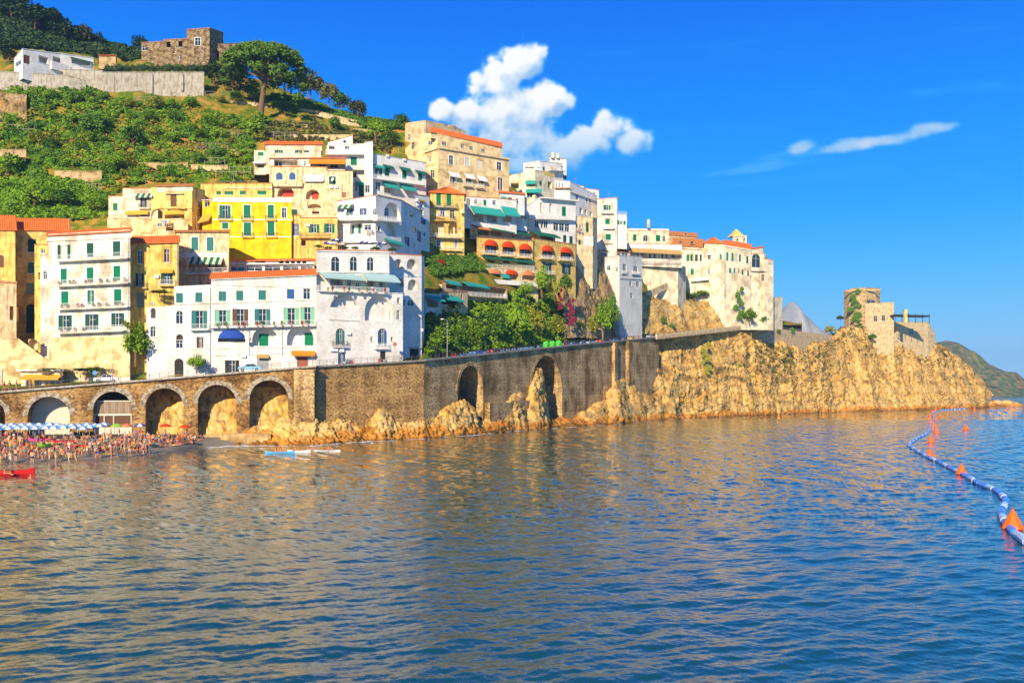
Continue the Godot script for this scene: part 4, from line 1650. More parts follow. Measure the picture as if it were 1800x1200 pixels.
	building("roof_pavilion", "small white pavilion with a tiled roof edge on the skyline above the green-shuttered tower house", [[1028, 330, 331], [1053, 333, 334]], 370, 6, "white", "flat tile", "w p blue 1043 338 1047 346")
	building("green_shutter_tower", "tall pale tower house with three storeys of green shutters and round balconies", [[1050, 322, 350], [1085, 323, 347]], 446, 9, "offwhite", "flat tile", """
w o green 1064 360 1070 370
b 1058 374 1079 374 1.0 w
w c green 1064 384 1072 394
b 1061 401 1080 401 1.0 m
w c green 1065 411 1074 422
b 1062 427 1077 427 .6 w""")
	building("tower_annex", "small white annex with a railed roof terrace beside the green-shuttered tower house", [[1085.2, 324, 377], [1102, 325, 378]], 432, 8, "white", "flat tile", """
w c green 1085 387 1089 395
w p blue 1090 388 1095 394
w c green 1096 388 1100 395
b 1082 376 1102 377 .3 w""")
	building("long_terrace_hotel", "long cream hotel terrace with green shutters, tan awning and blue windows", [[1083, 357, 405], [1176, 364, 406]], 520, 10, "cream", "flat tile", """
w h green 1086 411 1103 422
w c green 1113 412 1119 423
w p dark a 1131 413 1139 424
w c green 1153 413 1161 424
w p pale 1165 415 1170 424
c 1083 403 1176 404 .8 .1 white""", "hotel")
	building("hotel_gallery", "projecting white gallery with a tan awning and blue windows on the cliff edge", [[1090, 352, 428], [1199, 360, 430]], 461, 8, "offwhite", "flat tile", """
m 1090 429 1199 437 .05 white
n 1108 435 1196 444 2.0 tan
l 1106 438 1196 455 1.8 0
i h blue 1120 446 1130 454
i h blue 1141 446 1152 454
i h blue 1163 446 1173 454
i p blue 1180 447 1187 454
b 1105 459 1198 460 .8 w
c 1105 462 1198 462 .8 .5""", "hotel")
	building("blue_veranda", "blue-fronted veranda under an old orange lean-to roof at the cliff edge", [[1050, 320, 441], [1108, 328, 443]], 460, 6, "offwhite", "old 1.4 5", """
w p blue 1056 444 1066 455
w p blue 1067 444 1079 455
w p blue 1080 445 1092 455
w p blue 1093 445 1104 455""")
	building("cliff_tower_house", "grey-white tower house standing on the rock with small barred windows", [[1060, 318, 453], [1089, 315.5, 449], [1129, 326, 451]], 596, 9, "palegrey", "flat", """
w p dark 1095 464 1101 477
w p dark 1114 468 1121 479
b 1112 481 1126 482 .7 w
b 1094 480 1103 480 .5 w
w p pale 1067 467 1073 475
w p dark 1082 470 1086 477
w p pale 1106 494 1111 503
w p pale 1118 495 1124 503
w p dark 1108 515 1113 524
c 1089 489 1129 491 .2 .3""")
	building("recess_wall", "plain cream wall set back between the cliff tower house and the convent", [[1126, 356, 464], [1192, 362, 465], [1206, 371, 470]], 570, 5, "cream", "flat", "", "wall")
	var con := building("convent", "great cream convent block with red roofs and two rows of small windows at the headland", [[1180, 388, 434], [1199, 386, 434], [1236, 385, 436], [1272, 384, 430], [1320, 391, 438]], 575, 14, "cream", "none", """
w c green 1207 447 1212 459
w c dkgreen 1214 447 1218 459
w c dkgreen 1222 447 1227 459
w c dkgreen 1230 447 1234 459
w p pale 1244 448 1250 456
w c teal 1265 446 1269 456
n 1243 445 1252 447 .5 white
w s brick a 1191 469 1200 484
b 1190 490 1205 490 .8 w
w c green 1214 472 1220 483 S
w h pale 1243 474 1250 482
b 1215 494 1246 491 1.6 m white 1.2
w c teal a 1277 443 1281 458
w c teal a 1286 444 1290 459
w c teal 1299 447 1303 460 S
w c dkgreen 1312 450 1316 463 S
w c teal 1282 471 1286 480
w c teal 1290 471 1293 480
w c teal 1298 472 1300 480
w c dkgreen 1304 474 1307 483
w c dkgreen 1314 476 1317 485
t 1274 436 525
c 1272 432 1320 440 .3 .25 white
c 1199 437 1236 439 .3 .25 tileold""", "convent")
	more(con, [[1318, 393, 446], [1344, 396, 446], [1344.2, 395, 455], [1360, 398, 457]], 575, 10, "cream", "flat tile", """
w p teal a 1322 446 1337 470
b 1322 475 1348 476 1.0 w
w p pale 1339 482 1344 494
w p dark 1352 462 1356 465
l 1323 555 1332 568 1.0""")
	more(con, [[1326, 403, 523], [1376, 424, 522]], 592, 9, "cream", "flat", "w d dark a 1351 552 1362 564")
	headland_roofs(con)
	building("watchtower", "old round-edged stone watchtower with ivy on the headland", [[1484, 512, 512], [1493, 507, 508], [1506, 504, 506], [1522, 504, 506], [1538, 507, 506], [1548, 513, 507]], 590, 14, "oldstone", "flat", """
w p brown 1524 527 1540 533
c 1486 511 1548 509 .8 .35 oldstone""", "tower")
	building("tower_house", "square tan house with two small windows beside the watchtower", [[1521, 502, 533], [1572, 510, 531]], 640, 9, "sand", "flat", """
w p dark 1537 555 1543 565
w p dark 1551 554 1557 564""")
	building("headland_bastion", "low masonry bastion carrying a dark pergola at the tip of the headland", [[1516, 508, 568], [1560, 514, 566], [1632, 540, 566], [1645, 549, 589]], 640, 12, "sand", "flat", """
w p blue 1599 577 1607 588
w d dark 1570 577 1578 585
w d dark 1538 583 1546 588""", "bastion")
	building("garden_restaurant", "long low restaurant with teal blinds and orange roof edge among the greenery above the road", [[777, 227, 494], [892, 249, 506]], 540, 6, "tan", "flat tile", """
n 781 491 804 498 1.6 turq
n 811 494 852 502 1.8 turq
l 808 502 890 516 2.4 0
b 806 518 892 524 1.4 w
w d dark 784 500 803 508""", "restaurant")
	building("garden_hut", "orange-roofed hut with a dark teal awning beside the arcaded wing", [[772, 221, 514], [806, 227, 512], [822, 230, 513]], 560, 5, "tan", "flat tile", """
n 774 517 805 526 2.2 turq
w d dark 776 526 804 536
w s brick 810 517 813 535""", "restaurant")
	building("shaded_terrace", "shaded terrace with a long dark teal awning right beside the arcaded wing", [[747, 216, 516], [776, 220, 518]], 570, 4, "palegrey", "flat", "n 747 518 772 526 2.2 turq\nw d dark 750 527 770 540", "restaurant")
	hilltop()

func headland_roofs(con: Node3D) -> void:
	more(con, [[1238, 388, 427], [1272, 388, 428]], 440, 8, "cream", "hip 3.2", "w d dark 1246 423 1248 427")
	more(con, [[1272, 385, 430], [1321, 392.5, 438]], 440, 6, "cream", "tile 3.0 6")
	building("brown_roof_block", "old brown-orange tiled roofs stepping up behind the convent", [[1183, 392, 431], [1237, 394, 434]], 445, 8, "tan", "old 4.5 8", "w d dark 1195 424 1198 428\nw d dark 1215 424 1219 428", "house")
	building("brown_roof_block", "upper old brown roof with small dormers behind the convent", [[1176, 400, 412], [1226, 404, 416]], 440, 8, "tan", "old 2.5 6", "w d dark 1204 410 1208 413")
	var b := building("bell_tower", "cream bell tower with an ochre pyramid spire", [[1288, 412, 414], [1313, 414, 414]], 450, 6, "cream", "none", """
w d dark a 1295 419 1299 428
w d dark a 1307 418 1311 428
c 1288 415 1313 415 .3 .25""", "tower")
	var m := MB.new()
	var f := frame(1288, 412, 1313, 414)
	var y := P(1288, 414, 412).y
	var tip := f.p(f.L * 0.5, P(1300, 400, 413).y, -3.0)
	var c := [f.p(0.5, y, -0.3), f.p(f.L - 0.5, y, -0.3), f.p(f.L - 0.5, y, -5.7), f.p(0.5, y, -5.7)]
	for i in 4: m.tri(c[i], c[(i + 1) % 4], tip, (c[i] + c[(i + 1) % 4]) * 0.5 - f.p(f.L * 0.5, y - 1.0, -3.0))
	part(m, "spire", M.ochre, b)
	building("convent_apse", "small cream apse with an orange roof right of the bell tower", [[1319, 408, 438], [1342, 412, 434]], 460, 6, "cream", "tile 1.0 4", "")

func hilltop() -> void:
	building("hilltop_villa", "white villa with dark window bays on the upper left slope", [[24, 272, 104], [39, 268, 86], [105, 277, 94], [164, 284, 102]], 140, 10, "white", "flat white", """
w s brown 41 97 52 112
w d dark 67 99 84 111
w d dark 92 102 116 112
w d dark 125 104 160 115
n 122 100 160 104 1.5 forest
b 122 121 164 121 1.0 w
w p blue 26 108 36 115
m 88 112 120 126 .8 white""")
	building("garden_shed", "small stone shed with an orange roof between the white villa and the ruin", [[173, 290, 97], [203, 291, 97]], 115, 5, "oldstone", "tile 1.2 4", "")
	building("hilltop_ruin", "half-ruined grey stone farmhouse with a taller block on the ridge", [[248, 308, 75], [286, 306, 73], [286.2, 304, 70], [328, 303, 68], [328.2, 301.5, 52], [368, 301, 49], [392, 311, 57]], 122, 10, "ruinstone", "flat tileold", """
w p blue 249 80 258 89
w d dark 292 73 299 84
w d dark 313 72 320 83
w p pale 312 97 317 105
w p dkgreen 342 66 352 80 S
w d dark a 304 90 306 94""", "farmhouse")
	building("ruin_terrace", "vaulted stone terrace with a dark arch beside the ridge farmhouse", [[366, 304, 78], [425, 308, 76]], 125, 8, "ruinstone", "flat", "l 370 86 385 108 2.5", "terrace")
	building("great_retaining_wall", "long pale grey retaining wall with buttresses below the ridge farmhouse", [[110, 276, 122], [178, 278, 124], [178.2, 277, 127], [266, 281, 127], [358, 284, 127]], 190, 4, "concrete", "flat", """
m 264 130 268 165 .5 concrete
m 318 130 322 160 .5 concrete
l 303 168 312 182 1.5
t 200 130 165
t 240 130 165""", "wall", "")
	building("path_wall", "sunlit tan path wall climbing behind the umbrella pine", [[318, 283, 172], [440, 286, 180], [470, 286, 184]], 225, 3, "tan", "flat", "", "wall", "")
	building("path_wall", "long tan path wall sloping down with a green tarpaulin right of the umbrella pine", [[490, 290, 184], [560, 288, 196], [640, 288, 216]], 240, 3, "tan", "flat", "m 498 199 552 206 .1 f_forest", "wall", "")
	building("path_wall", "tan garden wall under the trees left of the palazzo", [[610, 292, 212], [690, 290, 232], [712, 290, 236]], 262, 3, "tan", "flat", "", "wall", "")
	building("grey_ramp_wall", "grey concrete ramp wall below the white hilltop villa", [[-30, 268, 124], [120, 272, 133], [150, 274, 142]], 160, 3, "concrete", "flat", "", "wall", "")
	for q in [[-20, 262, 45, 240, 8], [0, 335, 60, 240, 7], [95, 300, 178, 239, 14], [205, 252, 262, 255, 5], [330, 262, 440, 257, 6], [455, 218, 540, 276, 12], [470, 236, 620, 270, 12], [335, 290, 400, 247, 5], [240, 286, 330, 247, 5], [545, 226, 660, 282, 12], [60, 230, 150, 257, 5]]:
		building("terrace_wall", "x", [[q[0], q[3], q[1]], [(q[0] + q[2]) * 0.5, q[3] - 1.0, q[1] + 1.5], [q[2], q[3], q[1] + 1.0]], q[1] + q[4], 1.2, "oldstone" if q[0] < 300 else "sand", "flat", "", "wall", "dry-stone terrace walls")
	var lab := ["low dry-stone terrace wall at the left picture edge under the grey rock", "low stone wall in the vines just above the leftmost orange roof", "ruined pale stone wall among the vines above the tenement roofs", "short dry-stone wall in the middle of the grassy slope", "thin terrace wall beside the trellised vines left of the orange-roofed cottage", "tan terrace wall at the foot of the umbrella pine", "tan terrace wall just above the orange-roofed cottage", "short terrace wall in the vines above the bright yellow house", "terrace wall on the slope above the pale yellow house", "tan terrace wall behind the gabled white villa", "terrace wall under the long retaining wall beside grey rock"]
	var i := 0
	for o in get_children():
		if o.has_meta("label") and o.get_meta("label") == "x":
			o.set_meta("label", lab[i])
			i += 1

# ---------------------------------------------------------------- sea wall and road
var WTOP := [[-60, 692], [0, 686], [300, 661], [555, 642], [745, 632], [1000, 606], [1155, 592], [1325, 574]]
func road_y(px: float) -> float:
	return CH + (HY - lerp_table(WTOP, px)) * wall_d(px) / F

func sea_wall() -> void:
	var root := thing("sea_wall", Vector3(-60, 0, -170), "old stone sea wall with arches carrying the coast road", "wall")
	var segs := [
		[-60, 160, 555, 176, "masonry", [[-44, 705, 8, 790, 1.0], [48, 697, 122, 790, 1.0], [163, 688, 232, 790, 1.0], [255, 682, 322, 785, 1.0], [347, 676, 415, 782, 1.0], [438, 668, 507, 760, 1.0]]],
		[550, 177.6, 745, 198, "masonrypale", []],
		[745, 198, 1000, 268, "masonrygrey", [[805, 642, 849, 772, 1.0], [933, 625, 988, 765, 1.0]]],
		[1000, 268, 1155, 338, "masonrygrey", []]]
	for s in segs:
		var f := frame(s[0], s[1], s[2], s[3])
		for o in s[5]:
			var r := f.rect(o[0], o[1], o[2], o[3])
			var d := {"a0": r[0], "a1": r[1], "y0": maxf(r[2], -0.8), "y1": r[3], "arch": o[4], "dep": 6.0, "back": true}
			f.open.append(d)
			# ring of arch stones
			var ap := arch_pts(d, 17)
			for i in 17:
				var a: Vector2 = ap[i]
				var b: Vector2 = ap[i + 1]
				var c := Vector2((d.a0 + d.a1) * 0.5, ap[0].y)
				var th := 0.72 + 0.12 * (hash(i * 7 + int(o[0])) % 3)
				var a2: Vector2 = a + (a - c).normalized() * th
				var b2: Vector2 = b + (b - c).normalized() * th
				var gap := (b - a) * 0.03
				var m := MB.new()
				var w := 0.05 + 0.03 * (hash(i * 13 + int(o[0])) % 3)
				var q := [f.p(a.x + gap.x, a.y + gap.y, w), f.p(b.x - gap.x, b.y - gap.y, w), f.p(b2.x - gap.x, b2.y - gap.y, w), f.p(a2.x + gap.x, a2.y + gap.y, w)]
				m.quad(q[0], q[1], q[2], q[3], f.n)
				for j in 4:
					m.quad(q[j], q[(j + 1) % 4], q[(j + 1) % 4] - f.n * (w + 0.3), q[j] - f.n * (w + 0.3), q[j] + q[(j + 1) % 4] - q[0] - q[2])
				part(m, "voussoir", M.voussoir if s[4] == "masonry" else M.masonrygrey, root)
		var mb := MB.new()
		var ta := P(s[0], lerp_table(WTOP, s[0]), s[1]).y - 0.35
		var tb := P(s[2], lerp_table(WTOP, s[2]), s[3]).y - 0.35
		wall_face(mb, f, -1.0, -1.0, ta, tb)
		mb.quad(f.p(f.L, -1.0), f.p(f.L, tb), f.p(f.L, tb, -9.0), f.p(f.L, -1.0, -9.0), f.u)
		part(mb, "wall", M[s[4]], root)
		var cm := MB.new()
		cm.box(f.p(0, ta + 0.003, -0.6), f.p(f.L, tb) - f.p(0, ta), Vector3(0, 0.35, 0), f.n * 1.05)
		part(cm, "coping", M.concrete, root)
		# shallow buttresses
		var bm := MB.new()
		for x in ([[516, 552, 0.5]] if s[0] == -60 else [[1076, 1081, 1.0], [1100, 1153, 1.2]] if s[0] == 1000 else []):
			var A := f.hit(x[0], 680)
			var B := f.hit(x[1], 680)
			fbox(bm, f, A.x, B.x, -1.0, lerpf(ta, tb, A.x / f.L) - 0.1, 0.003, x[2])
		if bm.v.size(): part(bm, "buttress", M.masonrygrey, root)
		# stone plinth
		if s[0] == 745:
			var pm := MB.new()
			for x in [[852, 893, 708], [890, 930, 704]]:
				var A := f.hit(x[0], x[2])
				var B := f.hit(x[1], x[2])
				fbox(pm, f, A.x, B.x, -1.0, A.y, 0.003, 1.4)
			part(pm, "plinth", M.masonrygrey, root)
		# railing along the road
		var rm := MB.new()
		var k := int(f.L / 1.6)
		for i in k + 1:
			var t := i / float(k)
			var p := f.p(f.L * t, lerpf(ta, tb, t) + 0.35, -0.2)
			rm.cbox(p + Vector3(0, 0.5, 0), Vector3(0.06, 1.0, 0.06))
		for h in [0.45, 0.75, 1.0]:
			rm.box(f.p(0, ta + 0.35 + h, -0.22), f.p(f.L, tb) - f.p(0, ta), Vector3(0, 0.04, 0), f.n * 0.04)
		part(rm, "railing", M.rail_d, root)
	# what stands inside the arches on the beach
	var f0 := frame(-60, 160, 555, 176)
	var g := thing("boat_garage", f0.p(20, 1.5, -3.0), "grey panelled garage front inside the arch at the left beach end", "garage")
	var r0 := f0.rect(46, 700, 126, 790, -3.2)
	var gm := MB.new()
	fbox(gm, f0, r0[0] - 1.0, r0[1] + 1.0, 0.2, r0[3] + 1.0, -3.6, -3.2)
	part(gm, "door", M.p_pale, g)
	for i in 9:
		var rib := MB.new()
		fbox(rib, f0, lerpf(r0[0], r0[1], i / 8.0) - 0.04, lerpf(r0[0], r0[1], i / 8.0) + 0.04, 0.2, r0[2] + 4.0, -3.2, -3.16)
		part(rib, "panel_rib", M.p_pale, g)
	var hb := MB.new()
	fbox(hb, f0, r0[0] - 1.0, r0[1] + 1.0, r0[2] + 4.2, r0[2] + 4.4, -3.2, -3.1)
	part(hb, "transom", M.p_grey, g)
	var w := thing("beach_hut_front", f0.p(30, 1.5, -1.0), "weathered timber hut front filling the second beach arch", "hut")
	var r1 := f0.rect(165, 690, 231, 790, -1.2)
	var yt: float = r1[3] - 1.6
	var ym: float = f0.hit(200, 727, -1.2).y
	for i in 16:
		var pm := MB.new()
		var a0 := lerpf(r1[0], r1[1], i / 16.0)
		fbox(pm, f0, a0 + 0.015, lerpf(r1[0], r1[1], (i + 1) / 16.0) - 0.015, ym, yt, -1.25 - 0.03 * (i % 3), -1.2)
		part(pm, "plank", M.greywood if i % 3 else M.wood, w)
	var bm2 := MB.new()
	fbox(bm2, f0, r1[0], r1[1], ym - 0.35, ym, -1.25, -1.1)
	fbox(bm2, f0, r1[0], r1[1], yt, yt + 0.2, -1.25, -1.1)
	for x in [0.0, 0.25, 0.5, 0.97]:
		fbox(bm2, f0, lerpf(r1[0], r1[1], x), lerpf(r1[0], r1[1], x) + 0.18, 0.0, ym - 0.35, -1.25, -1.12)
	part(bm2, "beam", M.p_pale, w)
	var pn := MB.new()
	fbox(pn, f0, r1[0], r1[1], ym - 2.4, ym - 0.35, -1.4, -1.3)
	part(pn, "window_band", M.p_brown, w)
	var lp := MB.new()
	fbox(lp, f0, r1[0], r1[1], 0.0, ym - 2.4, -1.35, -1.2)
	part(lp, "lower_panel", M.p_pale, w)
	# living rock behind the open arches
	var gg := []
	for r in 40:
		var row := PackedVector3Array()
		for c in 120:
			var t := r / 39.0
			row.append(f0.p(f0.hit(lerpf(240.0, 525.0, c / 119.0), 720).x, -1.0 + t * 11.5, -1.6 - t * 4.2))
		gg.append(row)
	structure(displaced(gg, f0.n, 1.2, 0.7, false, 2.5), "bedrock", M.rock)
	# road
	var rows := [PackedVector3Array(), PackedVector3Array(), PackedVector3Array()]
	for i in 140:
		var px := lerpf(-60.0, 1325.0, i / 139.0)
		var d := wall_d(px)
		var y := road_y(px) - 0.15
		var a := Vector3((px - CX) * d / F, y, -d - 0.7)
		for j in 3:
			rows[j].append(a + Vector3(-4.0 * j * smoothstep(500.0, 900.0, px), 0.02 * j, -5.5 * j))
	structure(grid_mesh(rows, Vector3.UP), "road", M.asphalt)
	# road deck hung on the cliff
	var f2 := frame(1150, 336, 1330, 403)
	var va := thing("road_deck", f2.p(0, 20, 0), "concrete road deck overhanging the cliff between the sea wall and the headland", "bridge")
	var ya := P(1150, 592, 336).y
	var yb := P(1330, 573, 403).y
	var dm := MB.new()
	dm.box(f2.p(0, ya - 0.9, -7.0), f2.p(f2.L, yb) - f2.p(0, ya), Vector3(0, 0.9, 0), f2.n * 8.2)
	part(dm, "slab", M.tan, va)
	var pm2 := MB.new()
	pm2.box(f2.p(0, ya + 0.003, 0.8), f2.p(f2.L, yb) - f2.p(0, ya), Vector3(0, 0.9, 0), f2.n * 0.35)
	part(pm2, "parapet", M.sand, va)
	var f3 := frame(1322, 401, 1462, 470)
	var rw := thing("road_retaining_wall", f3.p(0, 30, 0), "tan rendered retaining wall on top of the cliff before the watchtower", "wall")
	var wm := MB.new()
	wm.box(f3.p(0, P(1322, 612, 401).y, -2.5), f3.u * f3.L + Vector3(0, 0.4, 0), Vector3(0, P(1322, 573, 401).y - P(1322, 612, 401).y, 0), f3.n * 3.0)
	part(wm, "wall", M.tan, rw)
	var rm3 := MB.new()
	var yt3 := P(1322, 573, 401).y
	for i in 40:
		var p := f3.p(f3.L * i / 39.0, yt3 + 0.4 * i / 39.0, 0.2)
		rm3.cbox(p + Vector3(0, 0.55, 0), Vector3(0.08, 1.1, 0.08))
	for h in [0.5, 1.05]:
		rm3.box(f3.p(0, yt3 + h, 0.18), f3.u * f3.L + Vector3(0, 0.4, 0), Vector3(0, 0.07, 0), f3.n * 0.05)
	part(rm3, "railing", M.metal, rw)
	# stair ramp between convent and road
	var f4 := frame(1132, 344, 1240, 380)
	var sr := thing("stair_ramp", f4.p(0, 30, 0), "long stone stair ramp slanting down the rock below the convent", "stairs")
	var top := f4.p(0, P(1132, 525, 344).y, 0.0)
	var bot := f4.p(f4.L, P(1240, 578, 380).y, 0.0)
	var sm := MB.new()
	sm.box(top - Vector3(0, 3.5, 0), bot - top, Vector3(0, 3.5, 0), f4.n * 1.2)
	part(sm, "ramp_wall", M.sand, sr)
	for i in 30:
		var st := MB.new()
		st.box(top.lerp(bot, i / 30.0) - f4.n * 1.8, (bot - top) * Vector3(1, 0, 1) / 30.0, Vector3(0, -0.25, 0), f4.n * 1.8)
		part(st, "step", M.concrete, sr)
	var sm2 := MB.new()
	var t2 := f4.p(2.0, P(1136, 513, 344).y, -1.0)
	var b2 := f4.p(24.0, P(1180, 488, 356).y, -3.0)
	sm2.box(t2 - Vector3(0, 2.5, 0), b2 - t2, Vector3(0, 2.5, 0), f4.n * 1.0)
	part(sm2, "ramp_wall", M.sand, sr)

# ---------------------------------------------------------------- plants
var LF := {}
func leaf_mesh(seed_: int, lobes: int, per: int, size: float, flat := 1.0, spread := 0.62) -> ArrayMesh:
	var r := RandomNumberGenerator.new()
	r.seed = seed_
	var m := MB.new()
	m.tint = true
	for i in lobes:
		var z := r.randf_range(-0.45, 1.0)
		var a := r.randf() * TAU
		var rr := sqrt(maxf(0.0, 1.0 - z * z)) * spread
		var c := Vector3(cos(a) * rr, z * spread * flat, sin(a) * rr) * r.randf_range(0.6, 1.1)
		var lr := r.randf_range(0.3, 0.46)
		var t := r.randf_range(0.72, 1.28)
		for j in per:
			var d := Vector3(r.randfn(), r.randfn() * 0.9 + 0.25, r.randfn()).normalized()
			var p := c + d * lr * pow(r.randf(), 0.35) * Vector3(1, flat, 1)
			var u := Vector3(r.randfn(), r.randfn(), r.randfn()).normalized()
			var w := (d * 0.8 + Vector3(-0.15, 0.35, 0.35) + u * 0.6).normalized()
			var s1 := w.cross(Vector3(0.3, 0.8, 0.5)).normalized()
			var s2 := w.cross(s1)
			var k := size * r.randf_range(0.6, 1.35)
			var tt := t * r.randf_range(0.75, 1.25)
			m.col = Color(tt * r.randf_range(0.9, 1.15), tt, tt * r.randf_range(0.8, 1.1))
			var e := s1 * k
			var g := s2 * k * 0.62
			m.tri(p - e, p + g, p + e, w)
			m.tri(p - e, p + e, p - g, w)
	return m.mesh()

func leaf_meshes() -> void:
	for i in 4: LF["bush%d" % i] = leaf_mesh(40 + i, 16, 75, 0.085)
	LF.tall = leaf_mesh(61, 20, 70, 0.08, 1.0, 0.6)
	LF.clump = leaf_mesh(71, 5, 30, 0.19, 0.85, 0.5)
	LF.clump2 = leaf_mesh(72, 5, 26, 0.2, 0.75, 0.55)
	LF.pine = leaf_mesh(81, 90, 90, 0.028, 0.5, 0.8)

func in_poly(p: Vector2, poly: Array) -> bool:
	var pv := PackedVector2Array()
	for q in poly: pv.append(Vector2(q[0], q[1]))
	return Geometry2D.is_point_in_polygon(p, pv)

var gnoise := FastNoiseLite.new()
func scatter(called: String, label: String, mesh: ArrayMesh, mat_: Material, poly: Array, n: int, smin: float, smax: float, t0 := 0.3, gate := 9.0, gsign := 1.0) -> void:
	gnoise.seed = 17
	gnoise.frequency = 0.018
	gnoise.fractal_octaves = 3
	var pv := PackedVector2Array()
	var bb := Rect2(Vector2(poly[0][0], poly[0][1]), Vector2.ZERO)
	for q in poly:
		pv.append(Vector2(q[0], q[1]))
		bb = bb.expand(Vector2(q[0], q[1]))
	var xf := []
	var tries := 0
	while xf.size() < n and tries < n * 8:
		tries += 1
		var p := Vector2(rng.randf_range(bb.position.x, bb.end.x), rng.randf_range(bb.position.y, bb.end.y))
		if not Geometry2D.is_point_in_polygon(p, pv): continue
		if gate < 9.0 and (gnoise.get_noise_2d(p.x * gsign, p.y * 1.6) * (1.0 if gsign > 0.0 else -1.0) < gate or gnoise.get_noise_2d(p.x * 1.7 + 900.0, p.y * 2.6) < -0.32): continue
		var w := on_slope(p.x, p.y, t0)
		var s := rng.randf_range(smin, smax)
		xf.append(Transform3D(Basis(Vector3.UP, rng.randf() * TAU).scaled(Vector3(s, s * rng.randf_range(0.7, 1.1), s)), w + Vector3(0, s * 0.25, 0)))
	var mm := MultiMesh.new()
	mm.transform_format = MultiMesh.TRANSFORM_3D
	mm.mesh = mesh
	mm.instance_count = xf.size()
	for i in xf.size(): mm.set_instance_transform(i, xf[i])
	var o := MultiMeshInstance3D.new()
	o.name = nm(called)
	o.multimesh = mm
	o.material_override = mat_
	add_child(o)
	tag(o, label, "plants", "", "stuff")

func tree(called: String, label: String, at: Vector3, r: float, h: float, leaf: String, mesh := "", group := "", cat := "tree", trunk := 0.35) -> Node3D:
	var o := thing(called, at, label, cat, group)
	var c := inst(LF[mesh if mesh else "bush%d" % (hash(label) % 4)], "crown", M[leaf], o)
	var hh := h * 0.5
	c.scale = Vector3(r, hh * 1.1, r)
	c.position = Vector3(0, h * trunk + hh * (1.0 - trunk) , 0)
	c.rotation.y = (hash(label) % 628) / 100.0
	var m := MB.new()
	var lean := Vector3((hash(label) % 7 - 3) * 0.03, 0, 0) * h
	m.tube([Vector3(0, -0.5, 0), Vector3(0, h * 0.3, 0) + lean * 0.4, Vector3(0, h * 0.62, 0) + lean], [h * 0.035 + 0.05, h * 0.028 + 0.03, h * 0.012], 7)
	for i in 4:
		var a := TAU * i / 4.0 + 0.5
		m.tube([Vector3(0, h * (0.3 + 0.06 * i), 0) + lean * 0.5, Vector3(cos(a) * r * 0.5, h * (0.55 + 0.06 * i), sin(a) * r * 0.5)], [h * 0.016 + 0.02, h * 0.006], 5)
	inst(m.mesh(), "trunk", M.bark, o)
	return o

# px, py of the foot, radius and height in pixels, leaf, what it stands by
func slope_bushes(list: Array, called: String, cat: String, group: String, t0 := 0.3) -> void:
	for q in list:
		var w := on_slope(q[0], q[1], t0)
		var k := -w.z / F
		tree(called, q[5], w, q[2] * k * 1.15, q[3] * k, q[4], "", group, cat, 0.06 if cat == "bush" else 0.12)

